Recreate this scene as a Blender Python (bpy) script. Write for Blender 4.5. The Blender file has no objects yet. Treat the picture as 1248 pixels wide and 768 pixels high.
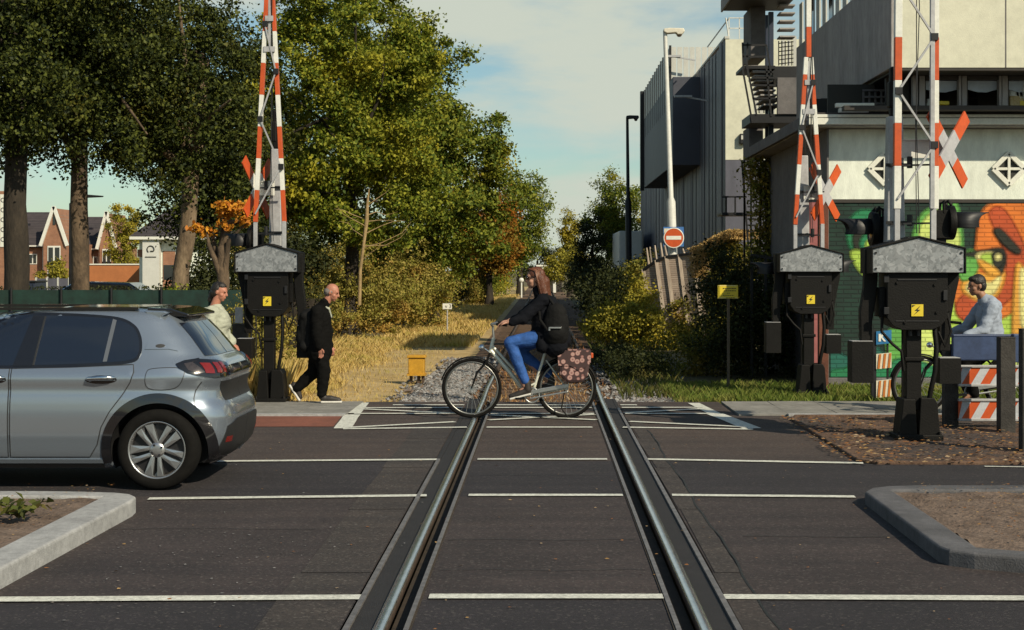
import bpy, bmesh, math, random
import numpy as np
from mathutils import Vector, Matrix, Quaternion
from mathutils.geometry import delaunay_2d_cdt
random.seed(7); rng = np.random.default_rng(11)
PI = math.pi; R = math.radians
SC = bpy.context.scene; COL = SC.collection
FPX, CX, CY, H = 1900.0, 661.0, 328.0, 1.736      # focal length and vanishing point measured in the photo, eye height in metres

def GY(py): return FPX*H/(py-CY)                  # distance of a ground point
def WX(px, Y): return (px-CX)*Y/FPX
def WZ(py, Y): return H-(py-CY)*Y/FPX

# ------------------------------------------------------------------ materials
def nodes(name):
    m = bpy.data.materials.new(name); m.use_nodes = True
    nt = m.node_tree; b = nt.nodes['Principled BSDF']
    return m, nt, b

def setc(s, c): s.default_value = (c[0], c[1], c[2], 1)

def mat(name, col, rough=.6, metal=0., var=.12, vs=6., bump=0., bs=60., coat=0., col2=None, emit=0., spec=.5, stretch=None, dirt=0.):
    m, nt, b = nodes(name); N = nt.nodes; L = nt.links
    b.inputs['Roughness'].default_value = rough; b.inputs['Metallic'].default_value = metal
    b.inputs['Coat Weight'].default_value = coat; b.inputs['Coat Roughness'].default_value = .04
    b.inputs['Specular IOR Level'].default_value = spec
    tc = N.new('ShaderNodeTexCoord'); src = tc.outputs['Object']
    if stretch:
        mp = N.new('ShaderNodeMapping'); mp.inputs['Scale'].default_value = stretch; L.new(src, mp.inputs[0]); src = mp.outputs[0]
    if var or col2:
        n = N.new('ShaderNodeTexNoise'); n.inputs['Scale'].default_value = vs; n.inputs['Detail'].default_value = 7; n.inputs['Roughness'].default_value = .65
        L.new(src, n.inputs['Vector'])
        r = N.new('ShaderNodeValToRGB'); r.color_ramp.elements[0].position = .32; r.color_ramp.elements[1].position = .68
        c2 = col2 or tuple(min(1, x*(1+var)) for x in col); c1 = col if col2 else tuple(x*(1-var) for x in col)
        r.color_ramp.elements[0].color = (*c1, 1); r.color_ramp.elements[1].color = (*c2, 1)
        L.new(n.outputs['Fac'], r.inputs[0]); out = r.outputs[0]
        if dirt:
            n2 = N.new('ShaderNodeTexNoise'); n2.inputs['Scale'].default_value = vs*5; n2.inputs['Detail'].default_value = 10; n2.inputs['Roughness'].default_value = .75
            L.new(src, n2.inputs['Vector'])
            r2 = N.new('ShaderNodeValToRGB'); r2.color_ramp.elements[0].position = .35; r2.color_ramp.elements[1].position = .6
            r2.color_ramp.elements[0].color = (1-dirt, 1-dirt, 1-dirt, 1); r2.color_ramp.elements[1].color = (1, 1, 1, 1)
            L.new(n2.outputs['Fac'], r2.inputs[0])
            mx = N.new('ShaderNodeMix'); mx.data_type = 'RGBA'; mx.blend_type = 'MULTIPLY'; mx.inputs[0].default_value = 1
            L.new(out, mx.inputs[6]); L.new(r2.outputs[0], mx.inputs[7]); out = mx.outputs[2]
        L.new(out, b.inputs['Base Color'])
    else: setc(b.inputs['Base Color'], col)
    if bump:
        n = N.new('ShaderNodeTexNoise'); n.inputs['Scale'].default_value = bs; n.inputs['Detail'].default_value = 5
        L.new(src, n.inputs['Vector']); bp = N.new('ShaderNodeBump'); bp.inputs['Strength'].default_value = bump; bp.inputs['Distance'].default_value = .02
        L.new(n.outputs['Fac'], bp.inputs['Height']); L.new(bp.outputs[0], b.inputs['Normal'])
    if emit:
        setc(b.inputs['Emission Color'], col); b.inputs['Emission Strength'].default_value = emit
    return m

def brickmat(name, c1, c2, cm, scale=1., w=.22, h=.065, axis='xz', mortar=.01, bump=.5, stain=.25):
    m, nt, b = nodes(name); N = nt.nodes; L = nt.links
    tc = N.new('ShaderNodeTexCoord'); sp = N.new('ShaderNodeSeparateXYZ'); cb = N.new('ShaderNodeCombineXYZ')
    L.new(tc.outputs['Object'], sp.inputs[0])
    ix = {'x': 0, 'y': 1, 'z': 2}
    L.new(sp.outputs[ix[axis[0]]], cb.inputs[0]); L.new(sp.outputs[ix[axis[1]]], cb.inputs[1])
    br = N.new('ShaderNodeTexBrick'); L.new(cb.outputs[0], br.inputs['Vector'])
    br.inputs['Scale'].default_value = scale; br.inputs['Brick Width'].default_value = w; br.inputs['Row Height'].default_value = h
    br.inputs['Mortar Size'].default_value = mortar; br.inputs['Mortar Smooth'].default_value = .3
    setc(br.inputs['Color1'], c1); setc(br.inputs['Color2'], c2); setc(br.inputs['Mortar'], cm)
    n = N.new('ShaderNodeTexNoise'); n.inputs['Scale'].default_value = 2.2; n.inputs['Detail'].default_value = 8
    L.new(tc.outputs['Object'], n.inputs['Vector'])
    r = N.new('ShaderNodeValToRGB'); r.color_ramp.elements[0].position = .3; r.color_ramp.elements[1].position = .7
    k = 1-stain; r.color_ramp.elements[0].color = (k, k, k, 1); r.color_ramp.elements[1].color = (1, 1, 1, 1)
    L.new(n.outputs['Fac'], r.inputs[0])
    mx = N.new('ShaderNodeMix'); mx.data_type = 'RGBA'; mx.blend_type = 'MULTIPLY'; mx.inputs[0].default_value = 1
    L.new(br.outputs['Color'], mx.inputs[6]); L.new(r.outputs[0], mx.inputs[7]); L.new(mx.outputs[2], b.inputs['Base Color'])
    bp = N.new('ShaderNodeBump'); bp.inputs['Strength'].default_value = bump; bp.inputs['Distance'].default_value = .01; bp.invert = True
    L.new(br.outputs['Fac'], bp.inputs['Height']); L.new(bp.outputs[0], b.inputs['Normal'])
    b.inputs['Roughness'].default_value = .8
    return m

def leafmat(name, cols, patch=None, trans=.25, pscale=.5):
    """leaf colours drawn at random per leaf from cols; patch = (colour, amount) tints whole sprays"""
    m, nt, b = nodes(name); N = nt.nodes; L = nt.links
    g = N.new('ShaderNodeNewGeometry'); r = N.new('ShaderNodeValToRGB'); e = r.color_ramp.elements
    while len(e) < len(cols): e.new(.5)
    for i, c in enumerate(cols):
        e[i].position = i/(len(cols)-1); e[i].color = (*c, 1)
    L.new(g.outputs['Random Per Island'], r.inputs[0]); out = r.outputs[0]
    if patch:
        tc = N.new('ShaderNodeTexCoord'); n = N.new('ShaderNodeTexNoise'); n.inputs['Scale'].default_value = pscale; n.inputs['Detail'].default_value = 3
        L.new(tc.outputs['Object'], n.inputs['Vector'])
        q = N.new('ShaderNodeValToRGB'); q.color_ramp.elements[0].position = .66-patch[1]*.35; q.color_ramp.elements[1].position = .8-patch[1]*.3
        L.new(n.outputs['Fac'], q.inputs[0])
        mx = N.new('ShaderNodeMix'); mx.data_type = 'RGBA'; L.new(q.outputs[0], mx.inputs[0]); L.new(out, mx.inputs[6]); setc(mx.inputs[7], patch[0]); out = mx.outputs[2]
    L.new(out, b.inputs['Base Color']); b.inputs['Roughness'].default_value = .6; b.inputs['Specular IOR Level'].default_value = .16
    t = N.new('ShaderNodeBsdfTranslucent'); L.new(out, t.inputs[0])
    ms = N.new('ShaderNodeMixShader'); ms.inputs[0].default_value = trans
    L.new(b.outputs[0], ms.inputs[1]); L.new(t.outputs[0], ms.inputs[2])
    L.new(ms.outputs[0], N['Material Output'].inputs['Surface'])
    return m

# ------------------------------------------------------------------ objects
def tag(o, label=None, cat=None, group=None, kind=None):
    if label: o['label'] = label
    if cat: o['category'] = cat
    if group: o['group'] = group
    if kind: o['kind'] = kind
    return o

def thing(name, loc, label, cat, group=None, rz=0):
    o = bpy.data.objects.new(name, None); COL.objects.link(o); o.location = loc; o.rotation_euler = (0, 0, rz); o.empty_display_size = .1
    return tag(o, label, cat, group)

def link(name, me, mats, parent=None):
    if not isinstance(mats, (list, tuple)): mats = [mats]
    for m in mats: me.materials.append(m)
    o = bpy.data.objects.new(name, me); COL.objects.link(o)
    if parent: o.parent = parent
    return o

class MB:
    """collects shapes into ONE mesh"""
    def __init__(s): s.v = []; s.f = []; s.m = []; s.sm = []
    def add(s, vs, fs, m=0, smooth=False):
        o = len(s.v); s.v += [tuple(p) for p in vs]
        for f in fs: s.f.append([i+o for i in f]); s.m.append(m); s.sm.append(smooth)
        return s
    def box(s, c, d, rot=None, m=0):
        x, y, z = d[0]/2, d[1]/2, d[2]/2; c = Vector(c)
        P = [Vector(p) for p in ((-x,-y,-z),(x,-y,-z),(x,y,-z),(-x,y,-z),(-x,-y,z),(x,-y,z),(x,y,z),(-x,y,z))]
        if rot is not None:
            M = rot if isinstance(rot, Matrix) else Matrix.Rotation(rot, 3, 'Z'); P = [M @ p for p in P]
        return s.add([p+c for p in P], [(0,3,2,1),(4,5,6,7),(0,1,5,4),(1,2,6,5),(2,3,7,6),(3,0,4,7)], m)
    def b2(s, x0, x1, y0, y1, z0, z1, m=0): return s.box(((x0+x1)/2, (y0+y1)/2, (z0+z1)/2), (abs(x1-x0), abs(y1-y0), abs(z1-z0)), None, m)
    def bar(s, p0, p1, w, d=None, m=0, up=(0,0,1)):
        p0, p1 = Vector(p0), Vector(p1); d = d or w; t = (p1-p0); l = t.length; t = t/l; u = Vector(up)
        if abs(t.dot(u)) > .99: u = Vector((0,1,0))
        a = t.cross(u).normalized(); b = a.cross(t).normalized()
        M = Matrix((a, t, b)).transposed()
        return s.box((p0+p1)/2, (w, l, d), M, m)
    def tube(s, path, r, n=8, m=0, caps=True, smooth=True):
        path = [Vector(p) for p in path]; k = len(path); rs = r if isinstance(r, (list, tuple)) else [r]*k
        vs = []; fs = []; prev = None
        for i, p in enumerate(path):
            t = (path[min(i+1, k-1)]-path[max(i-1, 0)]).normalized()
            if prev is None:
                a = t.cross(Vector((0,0,1)))
                if a.length < .05: a = t.cross(Vector((0,1,0)))
                a.normalize()
            else:
                a = prev-t*prev.dot(t)
                a.normalize()
            prev = a; b = t.cross(a)
            for j in range(n):
                q = 2*PI*j/n; vs.append(p+(a*math.cos(q)+b*math.sin(q))*rs[i])
        for i in range(k-1):
            for j in range(n):
                j2 = (j+1) % n; fs.append((i*n+j, i*n+j2, (i+1)*n+j2, (i+1)*n+j))
        s.add(vs, fs, m, smooth)
        if caps:
            s.add(vs[:n], [tuple(range(n))[::-1]], m); s.add(vs[-n:], [tuple(range(n))], m)
        return s
    def cyl(s, p0, p1, r, r1=None, n=12, m=0): return s.tube([p0, p1], [r, r if r1 is None else r1], n, m)
    def lathe(s, prof, c, axis='z', n=32, m=0, smooth=True, closed=False):
        """prof = [(radius, height)]"""
        vs = []; fs = []; k = len(prof)
        for j in range(n):
            q = 2*PI*j/n
            for r, h in prof:
                a, b = r*math.cos(q), r*math.sin(q)
                p = {'z': (a, b, h), 'y': (a, h, b), 'x': (h, a, b)}[axis]
                vs.append((p[0]+c[0], p[1]+c[1], p[2]+c[2]))
        for j in range(n):
            j2 = (j+1) % n
            for i in range(k if closed else k-1):
                i2 = (i+1) % k; fs.append((j*k+i, j2*k+i, j2*k+i2, j*k+i2))
        return s.add(vs, fs, m, smooth)
    def ell(s, c, rad, n=16, m=0, rot=None):
        vs = []; fs = []; c = Vector(c); k = n//2
        for i in range(k+1):
            t = PI*i/k
            for j in range(n):
                q = 2*PI*j/n; p = Vector((rad[0]*math.sin(t)*math.cos(q), rad[1]*math.sin(t)*math.sin(q), rad[2]*math.cos(t)))
                vs.append(c+(rot @ p if rot is not None else p))
        for i in range(k):
            for j in range(n):
                j2 = (j+1) % n; fs.append((i*n+j, (i+1)*n+j, (i+1)*n+j2, i*n+j2))
        return s.add(vs, fs, m, True)
    def prism(s, poly, a0, a1, axis='y', m=0):
        """poly in the plane across axis: y -> (x,z), x -> (y,z), z -> (x,y)"""
        def P(u, v, a): return {'y': (u, a, v), 'x': (a, u, v), 'z': (u, v, a)}[axis]
        n = len(poly); vs = [P(u, v, a0) for u, v in poly]+[P(u, v, a1) for u, v in poly]
        fs = [tuple(range(n)), tuple(range(n, 2*n))[::-1]]+[(i, i+n, (i+1) % n+n, (i+1) % n) for i in range(n)]
        return s.add(vs, fs, m)
    def quad(s, a, b, c, d, m=0): return s.add([a, b, c, d], [(0,1,2,3)], m)
    def build(s, name, mats, parent=None, bevel=0, fix=True):
        me = bpy.data.meshes.new(name); me.from_pydata(s.v, [], s.f)
        me.polygons.foreach_set('material_index', s.m); me.polygons.foreach_set('use_smooth', s.sm)
        if fix:
            bm = bmesh.new(); bm.from_mesh(me); bmesh.ops.recalc_face_normals(bm, faces=bm.faces); bm.to_mesh(me); bm.free()
        me.update()
        o = link(name, me, mats, parent)
        if bevel:
            b = o.modifiers.new('Bevel', 'BEVEL'); b.width = bevel; b.segments = 2; b.limit_method = 'ANGLE'; b.angle_limit = R(40)
        return o

def copy_tree(o, parent=None):
    c = o.copy(); COL.objects.link(c); c.parent = parent
    for ch in [x for x in bpy.data.objects if x.parent == o]: copy_tree(ch, c)
    return c

def evaluated(o):
    dg = bpy.context.evaluated_depsgraph_get(); dg.update()
    me = bpy.data.meshes.new_from_object(o.evaluated_get(dg)); o.modifiers.clear(); old = o.data; o.data = me; bpy.data.meshes.remove(old)
    return o

def smoothpoly(pts, k=6):
    n = len(pts); out = []
    for i in range(n):
        p0, p1, p2, p3 = (Vector(pts[(i+j-1) % n]) for j in range(4))
        for j in range(k):
            t = j/k; out.append(.5*((2*p1)+(-p0+p2)*t+(2*p0-5*p1+4*p2-p3)*t*t+(-p0+3*p1-3*p2+p3)*t**3))
    return [tuple(p) for p in out]

def cdt(poly, step=None):
    """triangulated polygon (2D), with inner grid points"""
    n = len(poly); vs = [Vector(p) for p in poly]; ed = [(i, (i+1) % n) for i in range(n)]
    if step:
        xs = [p[0] for p in poly]; zs = [p[1] for p in poly]
        def inside(x, z):
            c = False; j = n-1
            for i in range(n):
                if (poly[i][1] > z) != (poly[j][1] > z) and x < (poly[j][0]-poly[i][0])*(z-poly[i][1])/(poly[j][1]-poly[i][1])+poly[i][0]: c = not c
                j = i
            return c
        x = min(xs)+step*.5
        while x < max(xs):
            z = min(zs)+step*.5
            while z < max(zs):
                if inside(x, z): vs.append(Vector((x, z)))
                z += step
            x += step
    r = delaunay_2d_cdt(vs, ed, [], 1, 1e-5)
    return [tuple(p) for p in r[0]], [tuple(f) for f in r[2]]

def resample(poly, step):
    out = []; n = len(poly)
    for i in range(n):
        a, b = Vector(poly[i]), Vector(poly[(i+1) % n]); k = max(1, int((b-a).length/step))
        out += [tuple(a.lerp(b, j/k)) for j in range(k)]
    return out

# ------------------------------------------------------------------ soft bodies: overlapping tapered limbs fused into ONE surface
def caps(p0, p1, r0, r1, flat=None):
    return ('cap', Vector(p0), Vector(p1), r0, r1, flat)
def elli(c, rad, f=(1,0,0), u=(0,0,1)):
    f = Vector(f).normalized(); u = Vector(u); s = u.cross(f).normalized(); u = f.cross(s)
    return ('ell', Vector(c), rad, Matrix((f, s, u)).transposed())
from mathutils import noise as mnoise
def parent_seed(s): return sum(map(ord, s)) % 17
def blob(name, prims, m, parent=None, voxel=.008, smooth=4, folds=0):
    mb = MB()
    for p in prims:
        if p[0] == 'ell': mb.ell(p[1], p[2], 18, 0, p[3])
        else:
            _, a, b, r0, r1, flat = p; t = b-a; l = max(t.length, 1e-4); t = t/l; path = []; rs = []
            for i in range(6): q = PI/2*(1-i/5); path.append(a-t*r0*math.sin(q)); rs.append(max(1e-4, r0*math.cos(q)))
            for i in range(6): q = PI/2*i/5; path.append(b+t*r1*math.sin(q)); rs.append(max(1e-4, r1*math.cos(q)))
            o = len(mb.v); mb.tube(path, rs, 14)
            if flat:
                d = Vector(flat[0]).normalized(); k = flat[1]
                for i in range(o, len(mb.v)):
                    v = Vector(mb.v[i]); h = (v-a).dot(d) if not (b-a).dot(d) else (v-(a+t*(v-a).dot(t))).dot(d); mb.v[i] = tuple(v+d*h*(k-1))
    me = bpy.data.meshes.new(name); me.from_pydata(mb.v, [], mb.f)
    bm = bmesh.new(); bm.from_mesh(me); bmesh.ops.remove_doubles(bm, verts=bm.verts, dist=1e-4); bmesh.ops.recalc_face_normals(bm, faces=bm.faces); bm.to_mesh(me); bm.free()
    o = link(name, me, m, parent)
    r = o.modifiers.new('r', 'REMESH'); r.mode = 'VOXEL'; r.voxel_size = voxel
    s = o.modifiers.new('s', 'SMOOTH'); s.iterations = smooth; s.factor = .5
    evaluated(o)
    if folds:                                    # creases in cloth
        me = o.data; k = len(me.vertices); co_ = np.empty(k*3, np.float32); me.vertices.foreach_get('co', co_); no_ = np.empty(k*3, np.float32); me.vertices.foreach_get('normal', no_)
        co_ = co_.reshape(-1, 3); no_ = no_.reshape(-1, 3); sd_ = parent_seed(name); d = np.empty((k, 1), np.float32)
        for a in range(k):
            x, y, z = (float(e) for e in co_[a]); d[a] = mnoise.noise(Vector((x*7+z*5, y*7, z*11+(x*5+y*4+sd_)*.3)))+.6*mnoise.noise(Vector((x*15-z*12, y*15, z*26)))
        me.vertices.foreach_set('co', (co_+no_*d*folds).reshape(-1))
        me.update()
    for mt in ([m] if not isinstance(m, (list, tuple)) else m):
        if mt.name not in [x.name for x in o.data.materials if x]: o.data.materials.append(mt)
    o.data.polygons.foreach_set('use_smooth', [True]*len(o.data.polygons))
    return o

# ------------------------------------------------------------------ foliage
def quads(name, P, m, parent=None):
    """P: (n,4,3) array of leaf corners"""
    n = len(P); me = bpy.data.meshes.new(name)
    me.vertices.add(4*n); me.vertices.foreach_set('co', P.reshape(-1).astype(np.float32))
    me.loops.add(4*n); me.loops.foreach_set('vertex_index', np.arange(4*n, dtype=np.int32))
    me.polygons.add(n); me.polygons.foreach_set('loop_start', np.arange(0, 4*n, 4, dtype=np.int32))
    me.update(calc_edges=True)
    return link(name, me, m, parent)

def unit(a): return a/np.maximum(np.linalg.norm(a, axis=1, keepdims=True), 1e-6)

def leaves(C, size, up=.35, out=None, aspect=.62):
    """leaf quads round the centres C"""
    n = len(C); nor = rng.normal(size=(n, 3)); nor = unit(nor); nor[:, 2] += up
    if out is not None: nor += out*.5
    nor = unit(nor); t = unit(np.cross(nor, rng.normal(size=(n, 3)))); b = np.cross(nor, t)
    s = size*rng.uniform(.55, 1.25, size=(n, 1)); w = s*aspect
    P = np.stack([C-t*s*.5, C-t*s*.05+b*w*.5+nor*s*.1, C+t*s*.5-nor*s*.1, C-t*s*.05-b*w*.5+nor*s*.1], axis=1)
    return P

def crown_points(ells, n, clump=.5, nclump=None, shell=.55, flatten=.7):
    """ells: [(centre, radii)]; leaves gather in clumps scattered through the ellipsoids, most near the outside"""
    vol = np.array([r[0]*r[1]*r[2] for c, r in ells])**.75; vol /= vol.sum()
    nc = nclump or max(12, n//130)
    k = rng.choice(len(ells), nc, p=vol)
    d = unit(rng.normal(size=(nc, 3))); rad = (shell+(1-shell)*rng.random((nc, 1))**.8)*rng.uniform(.8, 1.1, (nc, 1))
    E = np.array([c for c, r in ells])[k]; RR = np.array([r for c, r in ells])[k]
    cc = E+d*rad*RR; cs = clump*rng.uniform(.5, 1.25, (nc, 1))
    j = rng.integers(0, nc, n)
    q = rng.normal(size=(n, 3))*.5; q = q*np.array([1, 1, flatten])
    return cc[j]+q*cs[j], unit(cc[j]-E[j]+1e-5)

def tree_thing(name, label, cat, x, y, ells, n, size, lm, bark, trunk, group=None, clump=.5, limbs=6, shell=.5, nclump=None):
    t = thing(name, (x, y, GZ), label, cat, group)
    P, o = crown_points(ells, n, clump, nclump, shell)
    quads('crown', leaves(P, size, out=o), lm, t)
    if trunk:
        mb = MB(); path, r0, r1 = trunk; k = len(path)
        # a slightly uneven trunk with a flare at the root
        pts = []; rs = []
        for i in range(k-1):
            for j in range(5):
                q = (i*5+j)/(5*(k-1)); p = Vector(path[i]).lerp(Vector(path[i+1]), j/5)
                pts.append(p+Vector((random.gauss(0, .012), random.gauss(0, .012), 0))); rs.append((r0+(r1-r0)*q)*random.uniform(.95, 1.06)+r0*.5*max(0, .06-q)/.06)
        pts.append(Vector(path[-1])); rs.append(r1); mb.tube(pts, rs, 14)
        o_ = mb.build('trunk', bark, t)
        for i in range(limbs):
            a = Vector(pts[int(len(pts)*random.uniform(.55, .98))]); c, rr = random.choice(ells)
            d = Vector((random.gauss(0, 1), random.gauss(0, 1), random.uniform(-.3, 1))).normalized()
            e = Vector(c)+Vector((d.x*rr[0], d.y*rr[1], d.z*rr[2]))*.75
            mb2 = MB(); mid = a.lerp(e, .45)+Vector((random.gauss(0, .15), random.gauss(0, .15), .25)); mb2.tube([a, a.lerp(mid, .6), mid, e], [r1*.75, r1*.55, r1*.4, r1*.12], 7)
            mb2.build('limb', bark, t)
    return t
GZ = -.06                                        # level of the open ground beside the road
def blades(name, X, Y, h, w, lean, m, parent=None, z=GZ):
    n = len(X); q = rng.uniform(0, 2*PI, n); ht = h*rng.uniform(.4, 1.2, n); l = ht*lean*rng.random(n); q2 = rng.uniform(0, 2*PI, n)
    B = np.stack([X, Y, np.full(n, z)], 1); dx = np.stack([np.cos(q), np.sin(q), np.zeros(n)], 1)*w/2
    T = B+np.stack([np.cos(q2)*l, np.sin(q2)*l, ht], 1); M = B+np.stack([np.cos(q2)*l*.35, np.sin(q2)*l*.35, ht*.6], 1)
    P = np.stack([B-dx, B+dx, M+dx*.7, T], 1)
    return quads(name, P, m, parent)
# ================================================================== MATERIALS
M = {}
M['asphalt'] = mat('asphalt', (.036, .030, .029), .85, var=.2, vs=1.1, bump=.35, bs=260, col2=(.054, .045, .043), dirt=.22)
M['asphalt_new'] = mat('asphalt_new', (.020, .018, .022), .8, var=.2, vs=1.3, bump=.35, bs=260, col2=(.030, .027, .032), dirt=.25)
M['asphalt_far'] = mat('asphalt_far', (.058, .043, .039), .85, var=.2, vs=1.4, bump=.35, bs=260, col2=(.08, .058, .052), dirt=.22)
M['deck'] = mat('crossing_deck', (.04, .034, .033), .8, var=.3, vs=1.6, bump=.3, bs=180, col2=(.068, .058, .054), dirt=.3)
M['red_lane'] = mat('red_lane', (.21, .07, .042), .85, var=.2, vs=2, bump=.3, bs=200, dirt=.25)
M['paving'] = mat('paving', (.24, .23, .21), .85, var=.25, vs=2.5, bump=.2, bs=120, dirt=.3)
M['kerb'] = mat('kerb_concrete', (.36, .36, .36), .8, var=.2, vs=3.5, bump=.25, bs=90, dirt=.3)
M['kerb_dark'] = mat('kerb_dark', (.10, .098, .105), .8, var=.3, vs=3.5, bump=.25, bs=90, dirt=.3)
M['paint'] = mat('road_paint', (.74, .74, .66), .6, var=.12, vs=7, bump=.15, bs=150, dirt=.5)
M['soil'] = mat('soil', (.10, .065, .045), .95, var=.3, vs=5, bump=1., bs=35, col2=(.23, .165, .125), dirt=.4)
M['soil_red'] = mat('soil_red', (.075, .042, .026), .95, var=.3, vs=4, bump=1., bs=30, col2=(.17, .10, .065), dirt=.4)
M['ground'] = mat('ground', (.07, .065, .025), .95, var=.3, vs=.35, bump=.6, bs=9, col2=(.20, .15, .06), dirt=.35)
M['sand'] = mat('sandy_path', (.40, .27, .10), .95, var=.3, vs=.7, bump=.6, bs=20, col2=(.54, .40, .19), dirt=.35)
M['ballastbed'] = mat('ballast_bed', (.12, .07, .04), .95, var=.3, vs=3, bump=1, bs=40, col2=(.2, .12, .07), dirt=.5)
M['rail_top'] = mat('rail_top', (.74, .75, .76), .25, 1., var=.12, vs=8)
M['rail_side'] = mat('rail_side', (.075, .05, .035), .7, .3, var=.4, vs=9)
def asphalt(name, c0, c1, fleck=.35, tint=(.10, .07, .055)):
    m, nt, b = nodes(name); N = nt.nodes; L = nt.links; tc = N.new('ShaderNodeTexCoord')
    def noise(s, d, r=.6):
        n = N.new('ShaderNodeTexNoise'); n.inputs['Scale'].default_value = s; n.inputs['Detail'].default_value = d; n.inputs['Roughness'].default_value = r; L.new(tc.outputs['Object'], n.inputs['Vector']); return n.outputs['Fac']
    def ramp(f, a, b_, ca, cb):
        r = N.new('ShaderNodeValToRGB'); e = r.color_ramp.elements; e[0].position = a; e[1].position = b_; e[0].color = (*ca, 1); e[1].color = (*cb, 1); L.new(f, r.inputs[0]); return r.outputs[0]
    def mixn(f, a, c, mode='MIX'):
        x = N.new('ShaderNodeMix'); x.data_type = 'RGBA'; x.blend_type = mode
        if isinstance(f, float): x.inputs[0].default_value = f
        else: L.new(f, x.inputs[0])
        L.new(a, x.inputs[6])
        if isinstance(c, tuple): setc(x.inputs[7], c)
        else: L.new(c, x.inputs[7])
        return x.outputs[2]
    base = ramp(noise(.9, 8, .7), .3, .7, c0, c1)
    base = mixn(ramp(noise(.35, 5), .52, .75, (0, 0, 0), (.5, .5, .5)), base, tint)                     # brownish worn areas
    base = mixn(1., base, ramp(noise(26, 6, .8), .32, .62, (.55, .55, .55), (1.15, 1.12, 1.1)), 'MULTIPLY')
    v = N.new('ShaderNodeTexVoronoi'); v.inputs['Scale'].default_value = 75; L.new(tc.outputs['Object'], v.inputs['Vector']); sp = N.new('ShaderNodeSeparateColor'); L.new(v.outputs['Color'], sp.inputs[0])
    base = mixn(ramp(sp.outputs[0], .86, .97, (0, 0, 0), (fleck, fleck, fleck)), base, (.30, .27, .24))    # pale stones in the surface
    base = mixn(ramp(sp.outputs[1], .8, .95, (0, 0, 0), (.6, .6, .6)), base, (.012, .011, .011))
    st = N.new('ShaderNodeMapping'); st.inputs['Scale'].default_value = (.25, 5, 1); L.new(tc.outputs['Object'], st.inputs[0]); ns = N.new('ShaderNodeTexNoise'); ns.inputs['Scale'].default_value = .8; ns.inputs['Detail'].default_value = 5; L.new(st.outputs[0], ns.inputs['Vector'])
    base = mixn(1., base, ramp(ns.outputs['Fac'], .35, .65, (.78, .78, .8), (1.1, 1.1, 1.08)), 'MULTIPLY')   # tyre tracks along the road
    L.new(base, b.inputs['Base Color']); b.inputs['Roughness'].default_value = .85
    bp = N.new('ShaderNodeBump'); bp.inputs['Strength'].default_value = .5; bp.inputs['Distance'].default_value = .008; L.new(sp.outputs[2], bp.inputs['Height']); L.new(bp.outputs[0], b.inputs['Normal'])
    return m
M['asphalt'] = asphalt('asphalt_worn', (.025, .0178, .0178), (.052, .0382, .0375), .17, (.06, .043, .036))
M['asphalt_new'] = asphalt('asphalt_dark', (.0135, .011, .014), (.030, .0245, .029), .13, (.03, .025, .025))
M['asphalt_far'] = asphalt('asphalt_brown', (.044, .031, .027), (.072, .051, .044), .2, (.10, .066, .05))
M['deck'] = asphalt('crossing_deck', (.033, .026, .024), (.056, .045, .040), .2, (.08, .055, .045))
M['groove'] = mat('groove', (.035, .024, .015), .9, var=.4, vs=7)
M['edge_steel'] = mat('edge_steel', (.24, .22, .21), .5, .6, var=.3, vs=12)
M['rubber'] = mat('rubber', (.018, .016, .016), .75, var=.2, vs=6, bump=.2, bs=120)
M['sleeper'] = mat('sleeper', (.22, .15, .09), .9, var=.35, vs=6, bump=.5, bs=50)
M['stone'] = leafmat('ballast_stone', [(.07, .065, .06), (.17, .165, .16), (.30, .295, .29), (.13, .09, .065)], trans=0)
M['galv'] = None
def galv():
    m, nt, b = nodes('galvanised'); N = nt.nodes; L = nt.links
    tc = N.new('ShaderNodeTexCoord'); v = N.new('ShaderNodeTexVoronoi'); v.inputs['Scale'].default_value = 34; v.feature = 'F1'
    nz = N.new('ShaderNodeTexNoise'); nz.inputs['Scale'].default_value = 12; mxv = N.new('ShaderNodeMix'); mxv.data_type = 'RGBA'; mxv.inputs[0].default_value = .12
    L.new(tc.outputs['Object'], nz.inputs['Vector']); L.new(tc.outputs['Object'], mxv.inputs[6]); L.new(nz.outputs['Color'], mxv.inputs[7]); L.new(mxv.outputs[2], v.inputs['Vector'])
    r = N.new('ShaderNodeValToRGB'); r.color_ramp.elements[0].color = (.17, .18, .19, 1); r.color_ramp.elements[1].color = (.34, .355, .37, 1)
    sp = N.new('ShaderNodeSeparateColor'); L.new(v.outputs['Color'], sp.inputs[0]); L.new(sp.outputs[0], r.inputs[0]); L.new(r.outputs[0], b.inputs['Base Color'])
    b.inputs['Metallic'].default_value = .35
    r2 = N.new('ShaderNodeMapRange'); r2.inputs[3].default_value = .35; r2.inputs[4].default_value = .6; L.new(sp.outputs[1], r2.inputs[0]); L.new(r2.outputs[0], b.inputs['Roughness'])
    return m
M['galv'] = galv()
M['black'] = mat('black_paint', (.0045, .004, .0035), .6, var=.35, vs=5, bump=.15, bs=60, spec=.22)
M['black_gloss'] = mat('black_gloss', (.008, .008, .009), .12, var=0, coat=.6)
M['pole'] = mat('grey_pole', (.42, .42, .43), .5, .2, var=.15, vs=4, dirt=.2)
M['polewhite'] = mat('white_pole', (.62, .62, .58), .5, var=.1, vs=4, dirt=.15)
M['red'] = mat('signal_red', (.54, .082, .015), .45, var=.12, vs=6, dirt=.15)
M['white'] = mat('white_paint', (.74, .74, .68), .5, var=.06, vs=6, dirt=.15)
M['yellow'] = mat('yellow', (.68, .52, .03), .5, var=.1, vs=9)
M['ink'] = mat('ink', (.015, .015, .012), .6, var=0)
M['dkblue'] = mat('dark_blue_steel', (.022, .03, .055), .45, var=.2, vs=5)
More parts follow.
